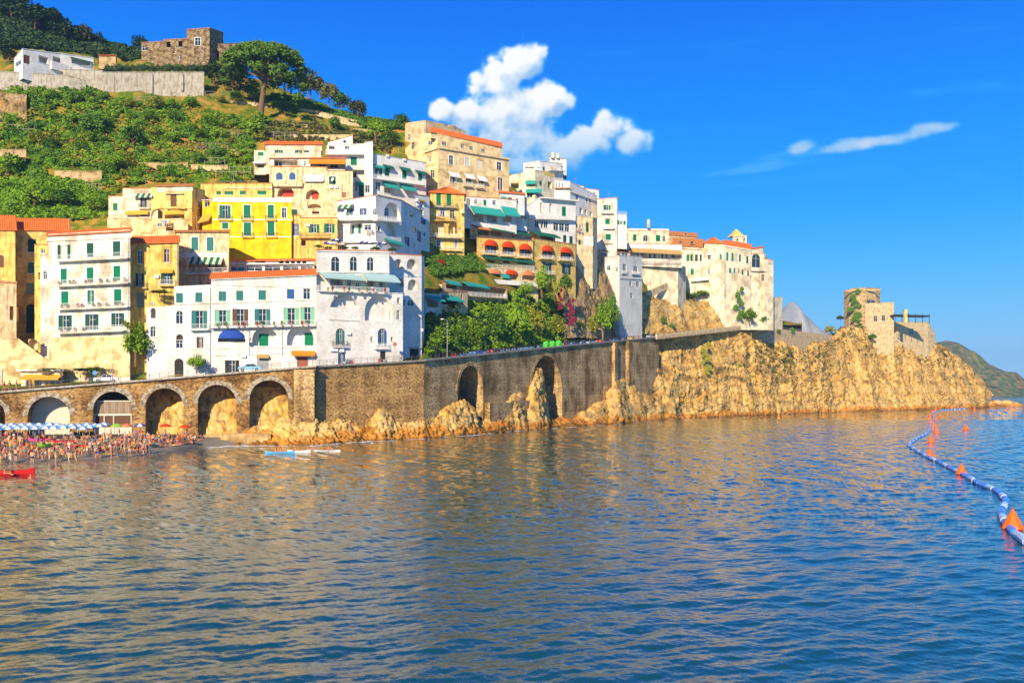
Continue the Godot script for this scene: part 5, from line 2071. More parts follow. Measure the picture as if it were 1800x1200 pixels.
func plants() -> void:
	# umbrella pine
	var b := on_slope(458, 207)
	var k := -b.z / F
	var o := thing("umbrella_pine", b, "tall umbrella pine with spreading flat crown on the upper slope", "tree")
	var tr := MB.new()
	var pt := func(px: float, py: float, dz := 0.0) -> Vector3: return Vector3((px - 458) * k, (207 - py) * k, dz)
	tr.tube([pt.call(457, 212), pt.call(459, 185), pt.call(464, 150), pt.call(467, 140)], [0.95, 0.8, 0.65, 0.6], 9)
	for l in [[467, 142, 445, 118, 415, 100, 2.0], [467, 142, 455, 122, 438, 92, -2.0], [466, 143, 482, 120, 505, 105, 2.5], [467, 142, 478, 125, 520, 128, -2.0], [466, 146, 470, 115, 475, 90, 0.0], [466, 146, 448, 130, 425, 118, -3.0], [467, 144, 490, 130, 500, 142, 3.0]]:
		tr.tube([pt.call(l[0], l[1]), pt.call(l[2], l[3], l[6] * 0.5), pt.call(l[4], l[5], l[6])], [0.45, 0.28, 0.12], 6)
	inst(tr.mesh(), "trunk", M.bark, o)
	var cr := leaf_dome()
	var c := inst(cr, "crown", M.leaf_pine, o)
	c.scale = Vector3(74 * k, 74 * k, 74 * k * 0.85)
	c.position = pt.call(463, 128)
	# undergrowth
	var G1 := [[-30, 128], [100, 138], [190, 168], [270, 186], [330, 186], [455, 216], [466, 250], [446, 262], [445, 322], [350, 322], [272, 318], [235, 322], [188, 345], [184, 386], [-30, 384]]
	scatter("vine_foliage", "bright green vines and low growth covering the terraced slope", LF.clump, M.leaf_a, G1, 3600, 0.7, 1.5, 0.3, -0.2)
	scatter("vine_foliage", "yellow-green scrub mixed into the terraced slope", LF.clump2, M.leaf_c, G1, 2200, 0.5, 1.3, 0.3, -0.22, -1.0)
	scatter("dark_scrub", "dark green scrub in the hollows of the terraced slope", LF.clump, M.leaf_b, G1, 900, 0.8, 1.9, 0.3, 0.12)
	scatter("dry_grass", "dry golden grass tufts on the terraced slope", LF.clump2, M.leaf_dry, [[100, 225], [250, 230], [330, 250], [420, 255], [350, 300], [200, 310], [90, 270]], 1100, 0.4, 0.9)
	scatter("vine_foliage", "dense bright vine leaves above the leftmost orange roofs", LF.clump, M.leaf_a, [[-20, 318], [130, 318], [186, 345], [186, 386], [-20, 384]], 900, 1.0, 1.9)
	scatter("ridge_scrub", "dark evergreen scrub along the ridge at upper left", LF.clump, M.leaf_d, [[-40, -20], [60, 24], [110, 50], [200, 82], [250, 84], [250, 108], [170, 100], [40, 84], [-40, 86]], 900, 1.4, 3.0, 5.0)
	scatter("hedge_growth", "scrub along the garden walls between the pine and the palazzo", LF.clump, M.leaf_b, [[478, 168], [545, 180], [640, 210], [720, 214], [712, 228], [640, 222], [560, 200], [480, 186]], 500, 0.9, 1.9, 4.0)
	scatter("slope_growth", "scrub on the dry slope above the orange-roofed cottage", LF.clump2, M.leaf_olive, [[455, 215], [560, 215], [690, 245], [690, 270], [600, 250], [470, 245]], 420, 0.5, 1.3, 3.0)
	var G4 := [[748, 548], [775, 545], [826, 534], [895, 534], [905, 515], [950, 505], [985, 500], [1005, 560], [1062, 592], [900, 612], [752, 625]]
	scatter("cliff_foliage", "hanging green creepers and shrubs on the slope above the road", LF.clump, M.leaf_a, G4, 1600, 0.8, 2.0, 0.0)
	scatter("cliff_foliage", "yellow-green leaves mixed into the slope above the road", LF.clump2, M.leaf_c, G4, 1000, 0.7, 1.7, 0.0)
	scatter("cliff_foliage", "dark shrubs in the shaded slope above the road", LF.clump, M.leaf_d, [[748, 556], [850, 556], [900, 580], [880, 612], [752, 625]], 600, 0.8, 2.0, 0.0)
	scatter("garden_growth", "shrubs with red flowers on the terraces below the hip-roofed house", LF.clump, M.leaf_b, [[748, 455], [830, 450], [850, 478], [760, 486]], 420, 0.6, 1.6, 0.5)
	# trees and bushes that can be told apart
	slope_bushes([
		[410, 165, 30, 55, "leaf_d", "broad dark evergreen directly left of the umbrella pine trunk"], [375, 150, 20, 40, "leaf_d", "dark evergreen below the ruined farmhouse arch"],
		[500, 172, 26, 50, "leaf_d", "dark evergreen just right of the umbrella pine trunk"], [545, 170, 26, 46, "leaf_olive", "rounded olive-green tree right of the umbrella pine"],
		[578, 188, 22, 40, "leaf_olive", "second rounded tree down the ridge right of the umbrella pine"], [600, 196, 18, 34, "leaf_b", "small dark tree on the ridge line above the tan wall"],
		[628, 212, 20, 34, "leaf_olive", "lone rounded tree where the ridge dips behind the town"], [705, 222, 14, 20, "leaf_b", "small bush on the skyline beside the summit house"],
		[660, 250, 20, 42, "leaf_a", "bright tree behind the gabled white villa"], [688, 258, 18, 30, "leaf_b", "leafy tree between the gabled villa and the palazzo"],
		[590, 232, 14, 28, "leaf_b", "slim tree on the slope above the gabled villa"], [245, 84, 16, 28, "leaf_d", "dark round tree left of the ruined farmhouse"],
		[170, 82, 14, 24, "leaf_d", "dark tree on the ridge above the white hilltop villa"], [60, 60, 34, 50, "leaf_d", "largest dark evergreen on the upper left ridge"],
		[20, 40, 30, 44, "leaf_d", "dark evergreen in the top left corner"], [110, 76, 24, 40, "leaf_d", "dark evergreen at the middle of the left ridge"],
		[145, 80, 20, 34, "leaf_olive", "greyish olive tree at the right end of the left ridge"], [15, 112, 16, 26, "leaf_d", "dark bush against the left end of the white hilltop villa"],
		[30, 20, 26, 44, "leaf_olive", "grey-green tree high on the ridge in the upper left corner"], [90, 52, 22, 36, "leaf_d", "dark tree on the falling ridge line above the white villa"]], "evergreen_tree", "tree", "trees along the ridge", 3.0)
	var land := [["under the grey rock face", 0, 110], ["below the long retaining wall", 110, 250], ["below the ruined farmhouse", 250, 360], ["left of the pine", 360, 470]]
	var rows := [["highest", 172, 200], ["upper", 205, 235], ["middle", 240, 272], ["lower", 280, 316]]
	for ri in rows.size():
		for li in land.size():
			var n := 3
			for i in n:
				var px := lerpf(land[li][1], land[li][2], (i + rng.randf_range(0.2, 0.8)) / n)
				var py := rng.randf_range(rows[ri][1], rows[ri][2])
				if py > 300 and px > 210: continue
				var hue: String = ["leaf_a", "leaf_b", "leaf_c", "leaf_a"][rng.randi() % 4]
				var nick: String = {"leaf_a": "bright green", "leaf_b": "deep green", "leaf_c": "yellow-green"}[hue]
				var rr := rng.randf_range(9, 18)
				slope_bushes([[px, py, rr, rr * 1.5, hue, "%s bush, %s from left in the %s terrace row %s" % [nick, ordinal(i), rows[ri][0], land[li][0]]]], "terrace_bush", "bush", "bushes on the terraced slope", 1.5)
	slope_bushes([
		[235, 265, 22, 40, "leaf_b", "big dark green bush in the middle of the terraced slope"], [160, 245, 26, 46, "leaf_b", "dark conical shrub left of the slope's dry grass"],
		[205, 305, 20, 30, "leaf_a", "bright bush on the slope just above the terrace house"], [445, 250, 22, 44, "leaf_a", "large bright tree left of the orange-roofed cottage"],
		[15, 310, 26, 40, "leaf_a", "bright vine mass at the left picture edge above the roofs"], [60, 372, 30, 46, "leaf_a", "bright leafy tree directly above the leftmost orange roof"],
		[115, 372, 26, 40, "leaf_b", "dark leafy tree above the middle of the left orange roof"], [170, 382, 20, 40, "leaf_a", "bright tree between the left orange roof and the terrace house"]], "garden_tree", "tree", "trees among the gardens", 1.5)
	slope_bushes([
		[770, 618, 22, 40, "leaf_a", "bright tree beside the arcaded wing at the road"], [800, 612, 18, 34, "leaf_b", "dark tree behind the street lamp"], [835, 612, 22, 46, "leaf_a", "bright shrub tree left of the recycling bins' slope"],
		[870, 606, 24, 60, "leaf_b", "tall dark creeper-clad tree in the middle of the road slope"], [905, 604, 24, 66, "leaf_a", "tall bright tree left of the recycling bins"], [940, 600, 22, 60, "leaf_c", "yellow-green tree directly above the recycling bins"],
		[975, 597, 18, 40, "leaf_c", "yellow-green shrub right above the rightmost recycling bin"], [1010, 594, 16, 34, "leaf_c", "low olive shrub at the foot of the bare rock"],
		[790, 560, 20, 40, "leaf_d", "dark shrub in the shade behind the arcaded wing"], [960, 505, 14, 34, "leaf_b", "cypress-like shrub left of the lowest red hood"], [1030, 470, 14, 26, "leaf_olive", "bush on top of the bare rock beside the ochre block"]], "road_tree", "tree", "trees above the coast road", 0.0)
	slope_bushes([[775, 470, 9, 14, "leaf_red", "red flowering shrub on the garden terrace right of the arcaded wing"]], "bougainvillea", "bush", "flowering shrubs", 0.0)
	# creeper on the cream house and by the road
	for q in [[238, 640, 177.0, 26, 70, "leaf_a", "large bright creeper climbing the corner between the cream and white houses"], [225, 590, 177.0, 14, 30, "leaf_c", "creeper arm trailing over the lowest balcony of the cream house"], [345, 652, 178.0, 20, 28, "leaf_a", "round green shrub against the white waterfront house"], [280, 518, 178.5, 22, 9, "leaf_b", "vine pergola roof on the small terrace of the white waterfront house"], [90, 655, 178.0, 40, 8, "leaf_b", "creeper hanging over the kiosk terrace"], [160, 655, 177.0, 40, 10, "leaf_b", "low hedge beside the parked white car"], [953, 520, 262.0, 15, 52, "leaf_a", "creeper at the left foot of the red hood house wall"], [994, 520, 271.0, 16, 40, "leaf_b", "shrub at the right foot of the red hood house wall"], [974, 522, 266.0, 14, 30, "leaf_c", "yellow-green creeper under the fourth red hood"], [1060, 594, 297.0, 20, 66, "leaf_a", "tall leafy creeper mass on the rock left of the grey-white tower house"], [1078, 593, 304.0, 16, 80, "leaf_b", "ivy column against the grey-white tower house rock"], [1040, 594, 290.0, 14, 40, "leaf_c", "yellow-green shrub at the right foot of the bare rock"], [925, 520, 256.0, 16, 24, "leaf_a", "bright creeper under the white-railed terrace storey"]]:
		var p := P(q[0], q[1], q[2])
		var kk: float = q[2] / F
		tree("creeper", q[6], p, q[3] * kk, q[4] * kk, q[5], "", "", "bush", 0.05)
	for q in [[1004, 572, 273.0, 9, 46, "leaf_mag", "magenta bougainvillea creeper cascading over the bare rock"], [984, 545, 268.0, 7, 36, "leaf_mag", "smaller magenta bougainvillea creeper below the red hoods"], [1235, 524, 383.0, 16, 14, "leaf_a", "bright bush under the convent's white balcony"], [1218, 526, 383.0, 12, 12, "leaf_b", "darker bush beside the one under the convent balcony"], [1300, 562, 386.0, 11, 56, "leaf_b", "tall ivy climbing the convent buttress"], [1318, 568, 389.0, 16, 26, "leaf_a", "bush at the foot of the convent buttress"], [1340, 572, 397.0, 14, 20, "leaf_b", "bush beside the convent footing"], [1240, 660, 364.0, 14, 56, "leaf_c", "rust-green creeper hanging in the notch of the cliff"], [1300, 652, 385.0, 7, 12, "leaf_b", "small round bush clinging to the cliff face"], [1165, 572, 348.0, 9, 16, "leaf_b", "dark bush hanging on the wall under the stair ramp"], [1182, 580, 352.0, 8, 12, "leaf_b", "second dark bush under the stair ramp"], [1503, 566, 503.0, 15, 56, "leaf_b", "ivy covering the left face of the watchtower"], [1478, 564, 500.0, 8, 10, "leaf_d", "small tree left of the watchtower"], [1510, 577, 500.0, 10, 14, "leaf_b", "bush at the foot of the watchtower ivy"], [1368, 590, 420.0, 7, 12, "leaf_b", "bush clinging to the tan retaining wall"], [1393, 590, 432.0, 7, 14, "leaf_b", "second bush clinging to the tan retaining wall"], [1535, 598, 500.0, 9, 12, "leaf_b", "green bush on the rock under the tower house"], [1500, 612, 494.0, 22, 26, "leaf_dry", "patch of rusty dry scrub below the watchtower"], [1660, 618, 555.0, 12, 8, "leaf_dry", "dry scrub on the headland slope by the bastion"], [1590, 650, 522.0, 14, 10, "leaf_c", "yellow-green scrub in the middle of the headland rock"], [1460, 588, 470.0, 12, 16, "leaf_c", "scrub at the right end of the tan retaining wall"]]:
		var p := P(q[0], q[1], q[2])
		var kk: float = q[2] / F
		if "ivy" in q[6] or "creeper" in q[6]:
			var o2 := thing("ivy", p, q[6], "ivy")
			for i in 7:
				var c3 := inst(LF["bush%d" % (i % 4)], "foliage", M[q[5]], o2)
				c3.position = Vector3(q[3] * kk * 0.45 * sin(i * 2.4), q[4] * kk * (i + 0.5) / 7.0, 0.3 * cos(i * 1.7))
				c3.scale = Vector3(q[3] * kk * (0.75 - 0.05 * i), q[4] * kk * 0.14, 0.9)
			continue
		tree("cliff_bush", q[6], p, q[3] * kk, q[4] * kk, q[5], "", "", "bush", 0.05)
	# tufts on the ledges of the headland
	for q in [["leaf_olive", 260, 0.7, 1.7], ["leaf_c", 200, 0.6, 1.4], ["leaf_dry", 200, 0.6, 1.4]]:
		var xf := []
		while xf.size() < q[1]:
			var rr: int = rng.randi_range(70, 140)
			if rng.randf() > pow((rr - 70) / 70.0, 1.6) + 0.06: continue
			var cc := rng.randi_range(220, 720)
			var sc := rng.randf_range(q[2], q[3])
			xf.append(Transform3D(Basis(Vector3.UP, rng.randf() * TAU).scaled(Vector3(sc, sc * 0.7, sc)), cliff_pts[rr][cc]))
		var mm := MultiMesh.new()
		mm.transform_format = MultiMesh.TRANSFORM_3D
		mm.mesh = LF.clump2
		mm.instance_count = xf.size()
		for i in xf.size(): mm.set_instance_transform(i, xf[i])
		var o4 := MultiMeshInstance3D.new()
		o4.name = nm("ledge_scrub")
		o4.multimesh = mm
		o4.material_override = M[q[0]]
		add_child(o4)
		tag(o4, "%s scrub tufts on the ledges of the headland cliff" % {"leaf_olive": "grey-green", "leaf_c": "yellow-green", "leaf_dry": "rusty dry"}[q[0]], "plants", "", "stuff")
	# clipped hedge on the great wall
	var h0 := P(180, 127, 278.5)
	var hd := thing("hedge", h0, "dark clipped hedge along the top of the great retaining wall", "hedge")
	var h1 := P(356, 127, 285)
	for i in 16:
		var c2 := inst(LF["bush%d" % (i % 4)], "foliage", M.leaf_d, hd)
		c2.position = (h1 - h0) * (i + 0.5) / 16.0 + Vector3(0, 1.3, -0.8)
		c2.scale = Vector3(1.6, 1.7, 1.2)
	# vine trellises
	var tl := [[335, 277, 395, 292, "above the bright yellow house"], [345, 252, 400, 268, "in the middle vines left of the cottage"], [378, 292, 440, 312, "left of the veranda house"], [385, 228, 440, 244, "below the umbrella pine"], [10, 218, 60, 236, "under the grey rock at left"], [235, 170, 280, 184, "at the foot of the great retaining wall"], [380, 318, 450, 330, "just above the long yellow row"], [150, 322, 178, 340, "beside the ruined pale wall"], [360, 160, 430, 172, "on the path wall by the dark evergreens"], [470, 232, 520, 246, "above the cottage roof"]]
	for q in tl:
		var a := on_slope(q[0], q[3], 1.5)
		var e := on_slope(q[2], q[3], 1.5)
		var t := thing("vine_trellis", a, "grey chestnut-pole vine trellis " + q[4], "trellis", "vine trellises")
		var hgt: float = (q[3] - q[1]) * -a.z / F
		for i in 6:
			var pm := MB.new()
			var p := a.lerp(e, i / 5.0) - a
			pm.bar(p + Vector3(0, -0.4, 0), p + Vector3(0.05 * sin(i * 3.0 + q[0]), hgt * (0.85 + 0.2 * sin(i * 2.3 + q[1])), 0.0), 0.055)
			inst(pm.mesh(), "post", M.greywood, t)
		for hh in [0.55, 1.0]:
			var pm := MB.new()
			pm.bar(Vector3(0, hgt * hh * 0.93, 0), e - a + Vector3(0, hgt * hh * 0.96, 0), 0.045)
			inst(pm.mesh(), "rail", M.greywood, t)

func leaf_dome() -> ArrayMesh:
	var r := RandomNumberGenerator.new()
	r.seed = 77
	var m := MB.new()
	m.tint = true
	for i in 210:
		var a := r.randf() * TAU
		var q := sqrt(r.randf()) * 0.97
		var top := 0.66 * sqrt(maxf(0.0, 1.0 - q * q))
		# the right side droops lower
		var low := -0.02 - 0.62 * smoothstep(0.2, 0.95, cos(a) * q) - 0.12 * q
		var y := top if r.randf() < 0.68 else lerpf(low, top, pow(r.randf(), 0.6))
		var c := Vector3(cos(a) * q, y - 0.05, sin(a) * q)
		var t := r.randf_range(0.75, 1.25)
		var lr := r.randf_range(0.10, 0.17)
		for j in 75:
			var d := Vector3(r.randfn(), r.randfn() * 0.7 + 0.3, r.randfn()).normalized()
			var p := c + d * lr * pow(r.randf(), 0.4) * Vector3(1.15, 0.7, 1.15)
			var w := (d + Vector3(r.randfn(), r.randfn(), r.randfn()).normalized() * 0.8).normalized()
			var s1 := w.cross(Vector3(0.3, 0.8, 0.5)).normalized()
			var k := 0.03 * r.randf_range(0.7, 1.4)
			var tt := t * r.randf_range(0.75, 1.25)
			m.col = Color(tt, tt, tt * 0.9)
			var e := s1 * k
			var g := w.cross(s1) * k * 0.7
			m.tri(p - e, p + g, p + e, w)
			m.tri(p - e, p + e, p - g, w)
	return m.mesh()

# ---------------------------------------------------------------- street
func tangent(px: float) -> float:
	var a := P(px, 0, wall_d(px))
	var b := P(px + 6.0, 0, wall_d(px + 6.0))
	return atan2(-(b.z - a.z), b.x - a.x)

func road_at(px: float, back: float) -> Vector3:
	var d := wall_d(px) + back
	return Vector3((px - CX) * d / F, road_y(px) - 0.13, -d)

func make_car(label: String, paint: Material) -> Node3D:
	var o := thing("parked_car", Vector3.ZERO, label, "car", "cars parked along the road")
	var prof := [[-2.05, 0.35], [-2.08, 0.7], [-1.95, 0.88], [-1.0, 0.96], [-0.45, 1.42], [0.75, 1.46], [1.55, 1.02], [2.0, 0.92], [2.08, 0.6], [2.02, 0.33]]
	var body := MB.new()
	for i in prof.size():
		var a: Array = prof[i]
		var b: Array = prof[(i + 1) % prof.size()]
		var wa := 0.82 if a[1] < 1.2 else 0.62
		var wb := 0.82 if b[1] < 1.2 else 0.62
		body.quad(Vector3(a[0], a[1], -wa), Vector3(b[0], b[1], -wb), Vector3(b[0], b[1], wb), Vector3(a[0], a[1], wa), Vector3((a[0] + b[0]) * 0.3, (a[1] + b[1]) * 0.5 - 0.65, 0))
		for s in [-1.0, 1.0]:
			body.tri(Vector3(0, 0.62, 0.84 * s), Vector3(a[0], a[1], wa * s), Vector3(b[0], b[1], wb * s), Vector3(0, 0.1, s))
	inst(body.mesh(), "body", paint, o)
	var gl := MB.new()
	for s in [-1.0, 1.0]:
		gl.quad(Vector3(-0.85, 1.0, 0.8 * s), Vector3(-0.42, 1.37, 0.67 * s), Vector3(0.1, 1.4, 0.67 * s), Vector3(0.1, 1.0, 0.8 * s), Vector3(0, 0.2, s))
		gl.quad(Vector3(0.18, 1.0, 0.8 * s), Vector3(0.18, 1.4, 0.67 * s), Vector3(0.72, 1.4, 0.67 * s), Vector3(1.35, 1.03, 0.8 * s), Vector3(0, 0.2, s))
	gl.quad(Vector3(-0.97, 0.99, -0.66), Vector3(-0.5, 1.39, -0.58), Vector3(-0.5, 1.39, 0.58), Vector3(-0.97, 0.99, 0.66), Vector3(-1, 1, 0))
	gl.quad(Vector3(1.5, 1.07, -0.66), Vector3(0.82, 1.44, -0.58), Vector3(0.82, 1.44, 0.58), Vector3(1.5, 1.07, 0.66), Vector3(1, 1, 0))
	inst(gl.mesh(), "window", M.glass, o)
	for x in [-1.3, 1.3]:
		for s in [-1.0, 1.0]:
			var t := MB.new()
			t.tube([Vector3(x, 0.32, 0.66 * s), Vector3(x, 0.32, 0.86 * s)], [0.32, 0.32], 12)
			var wh := inst(t.mesh(), "wheel", M.p_dark, o)
			var r := MB.new()
			r.tube([Vector3(x, 0.32, 0.8 * s), Vector3(x, 0.32, 0.875 * s)], [0.19, 0.17], 10)
			inst(r.mesh(), "rim", M.metal, wh)
	for s in [-1.0, 1.0]:
		var h := MB.new()
		h.cbox(Vector3(-2.06, 0.68, 0.58 * s), Vector3(0.08, 0.14, 0.3))
		inst(h.mesh(), "headlight", M.p_whitepaint, o)
		var tl := MB.new()
		tl.cbox(Vector3(2.05, 0.75, 0.62 * s), Vector3(0.08, 0.16, 0.22))
		inst(tl.mesh(), "tail_light", M.p_red, o)
	return o

func make_scooter(label: String, paint: Material) -> Node3D:
	var o := thing("scooter", Vector3.ZERO, label, "scooter", "scooters parked along the road")
	for x in [-0.62, 0.62]:
		var t := MB.new()
		t.tube([Vector3(x, 0.24, -0.06), Vector3(x, 0.24, 0.06)], [0.24, 0.24], 10)
		inst(t.mesh(), "wheel", M.p_dark, o)
	var b := MB.new()
	b.tube([Vector3(-0.62, 0.24, 0), Vector3(-0.5, 0.6, 0), Vector3(-0.38, 1.0, 0)], [0.05, 0.12, 0.05], 7)
	b.tube([Vector3(-0.45, 0.34, 0), Vector3(0.05, 0.3, 0), Vector3(0.3, 0.45, 0), Vector3(0.75, 0.62, 0)], [0.1, 0.12, 0.2, 0.1], 7)
	inst(b.mesh(), "body", paint, o)
	var s := MB.new()
	s.tube([Vector3(0.02, 0.72, 0), Vector3(0.35, 0.76, 0), Vector3(0.72, 0.78, 0)], [0.1, 0.15, 0.1], 7)
	inst(s.mesh(), "seat", M.p_dark, o)
	var h := MB.new()
	h.bar(Vector3(-0.36, 1.02, -0.32), Vector3(-0.36, 1.02, 0.32), 0.025)
	inst(h.mesh(), "handlebar", M.p_dark, o)
	return o

func place(o: Node3D, at: Vector3, turn: float) -> Node3D:
	o.position = at
	o.rotation.y = turn
	return o

func street() -> void:
	for w in [["white", 0.7, 0.7, 0.7], ["sky", 0.25, 0.5, 0.65], ["red", 0.5, 0.03, 0.02], ["navy", 0.03, 0.07, 0.22], ["silver", 0.4, 0.42, 0.45], ["black", 0.02, 0.02, 0.025], ["yellow", 0.65, 0.4, 0.02], ["burgundy", 0.22, 0.02, 0.03], ["blue", 0.05, 0.15, 0.4]]:
		var m := mat("car_" + w[0], lin(w[1], w[2], w[3]), 0.35)
		m.clearcoat_enabled = true
		m.clearcoat = 0.6
		m.clearcoat_roughness = 0.1
	for q in [[186, 5.0, "white", "white hatchback parked beside the kiosk hedge"], [438, 4.0, "sky", "pale blue hatchback outside the white waterfront house"], [992, 5.5, "burgundy", "burgundy car just right of the recycling bins"], [1006, 5.5, "navy", "navy car right of the burgundy car"], [1023, 5.5, "blue", "blue car left of the red car above the sea wall"], [1056, 5.0, "red", "bright red car parked above the sea wall"], [1079, 5.0, "blue", "light blue car right of the bright red car"], [1096, 5.0, "navy", "dark blue car under the ivy-clad rock"], [1110, 4.5, "yellow", "yellow taxi-like car above the buttressed wall"], [1143, 3.0, "silver", "first silver car at the road deck"], [1160, 3.0, "silver", "second silver car at the start of the road deck"], [1176, 3.0, "black", "black van-like car at the head of the road deck queue"], [1190, 3.0, "black", "last black car of the road deck queue"], [838, 6.0, "blue", "blue car half hidden behind scooters left of the tall arch"], [868, 6.0, "burgundy", "dark red car behind the row of scooters"], [948, 6.5, "navy", "dark car left of the recycling bins"]]:
		place(make_car(q[3], M["car_" + q[2]]), road_at(q[0], q[1]), tangent(q[0]))
	var k := 0
	for px in [606, 612, 618, 668, 676, 706, 770, 785, 798, 812, 822, 852, 880, 890, 900, 910, 922, 932, 1034, 1042]:
		var where := "outside the white waterfront house" if px < 640 else "in front of the arched white house" if px < 740 else "under the trees above the tall arches" if px < 1000 else "left of the bright red car"
		var cl: String = ["black", "red", "silver", "white", "blue"][(px * 7) % 5]
		place(make_scooter("%s scooter, %s in line %s" % [cl, ordinal(k), where], M["car_" + cl]), road_at(px, 2.2), tangent(px) + PI * 0.42)
		k = k + 1 if px not in [618, 706, 932] else 0
	for q in [[960, "leftmost"], [971, "middle"], [982, "rightmost"]]:
		var o := thing("recycling_bin", Vector3.ZERO, "%s of three bright green recycling bins above the sea wall" % q[1], "bin", "recycling bins")
		var m := MB.new()
		m.tube([Vector3(0, 0, 0), Vector3(0, 0.15, 0), Vector3(0, 1.1, 0), Vector3(0, 1.6, 0), Vector3(0, 1.85, 0)], [0.75, 0.85, 0.95, 0.75, 0.25], 12)
		inst(m.mesh(), "body", mat("bin_green", lin(0.08, 0.55, 0.06), 0.5), o)
		var l := MB.new()
		l.tube([Vector3(0, 1.3, 0.7), Vector3(0, 1.3, 0.9)], [0.14, 0.14], 8)
		inst(l.mesh(), "slot", M.p_dark, o)
		place(o, road_at(q[0], 2.6), 0.0)
	for q in [[786, 622, 556, "tall grey street lamp in front of the dark trees by the arcaded wing"], [1059, 596, 574, "thin pale street lamp beside the bright red car"], [197, 668, 636, "short grey lamp post beside the white hatchback"]]:
		var at := road_at(q[0], 1.2)
		var hgt: float = (q[1] - q[2]) * -at.z / F
		var o := thing("street_lamp", at, q[3], "street lamp", "street lamps")
		var m := MB.new()
		m.tube([Vector3(0, 0, 0), Vector3(0, hgt * 0.6, 0), Vector3(0, hgt, 0), Vector3(-0.9, hgt + 0.3, 0)], [0.1, 0.07, 0.05, 0.04], 7)
		inst(m.mesh(), "pole", M.metal, o)
		var l := MB.new()
		l.tube([Vector3(-0.8, hgt + 0.28, 0), Vector3(-1.1, hgt + 0.3, 0), Vector3(-1.5, hgt + 0.3, 0)], [0.08, 0.14, 0.06], 7)
		inst(l.mesh(), "lamp_head", M.p_whitepaint, o)
	# kiosk under the creeper
	var f := frame(36, 176.5, 110, 176.5)
	var kb := thing("kiosk", f.p(0, road_y(60) - 0.2, 0), "low glazed kiosk with a yellow awning under creeper at the left", "kiosk")
	var m := MB.new()
	var y0 := road_y(60) - 0.3
	var yt := P(40, 652, 176.5).y
	f.open = []
	for x in [[44, 72], [78, 84], [86, 106]]:
		var r := f.rect(x[0], 664, x[1], 680)
		f.open.append({"a0": r[0], "a1": r[1], "y0": y0 + 0.3, "y1": r[3], "arch": 0.0, "dep": 0.2})
		glazing(kb, f, r[0], r[1], y0 + 0.3, r[3], -0.19)
	wall_face(m, f, y0, y0, yt, yt)
	m.quad(f.p(0, yt, 0), f.p(f.L, yt, 0), f.p(f.L, yt, -4), f.p(0, yt, -4), Vector3.UP)
	part(m, "wall", M.cream, kb)
	awning(kb, f, 42, 658, 109, 665, 1.6, "mustard")
	var cm := MB.new()
	fbox(cm, f, -0.5, f.L + 0.5, yt, yt + 0.25, -4.0, 0.8)
	part(cm, "roof", M.white, kb)
	# low walls and stair below the cream house
	building("street_wall", "rough cream street wall with a blocked arch below the dark tenement", [[-70, 178.5, 594], [32, 178.5, 596], [74, 179.5, 628], [120, 180, 650]], 690, 5, "oldcream", "flat", "l 49 596 66 614 1.2\nm -4 648 4 680 .2 pink", "wall", "")
	for q in [[166, 655, "sky", "round blue mandatory road sign beside the white hatchback"], [694, 605, "brick", "round rust-red traffic mirror on the white loggia block"]]:
		var d: float = 174.0 if q[0] < 300 else wall_d(694) + 1.0
		var c := P(q[0], q[1], d)
		var o := thing("road_sign", Vector3(c.x, road_y(q[0]) - 0.1, c.z), q[3], "sign")
		var dm := MB.new()
		dm.tube([Vector3(0, c.y - o.position.y, 0.05), Vector3(0, c.y - o.position.y, 0.09)], [0.42, 0.42], 16)
		inst(dm.mesh(), "disc", M["f_" + q[2]] if q[2] == "sky" else M.p_brick, o)
		var pm := MB.new()
		pm.tube([Vector3(0, 0, 0), Vector3(0, c.y - o.position.y, 0)], [0.04, 0.04], 6)
		inst(pm.mesh(), "post", M.metal, o)
	# parasols on the roof terrace of the arcaded house
	for q in [[577, 437, "royal"], [590, 432, "royal"], [586, 438, "white"], [640, 436, "royal"], [648, 437, "navy"], [672, 438, "royal"], [600, 440, "mustard"]]:
		parasol(P(q[0], q[1] + 6, 195.0), 1.1, 2.3, q[2], "white", "%s parasol on the arched white roof terrace, %s planter" % [{"royal": "blue", "white": "white", "navy": "navy", "mustard": "tan"}[q[2]], "above the left" if q[0] < 580 else "above the middle" if q[0] < 595 else "right of the middle" if q[0] < 610 else "at centre over the left" if q[0] < 645 else "at centre over the right" if q[0] < 660 else "at the right end"], "roof terrace parasols")
	for q in [[560, 437], [575, 440], [605, 440], [625, 440], [660, 441], [690, 443]]:
		var p := P(q[0], q[1], 196.0)
		tree("planter_shrub", "low planter greenery on the arched white house's roof edge, %s from left" % ordinal([560, 575, 605, 625, 660, 690].find(q[0])), p, 1.3, 0.9, "leaf_b", "", "roof planters", "plant", 0.05)
	# pots along the long balconies
	mat("terracotta", lin(0.5, 0.17, 0.07), 0.9)
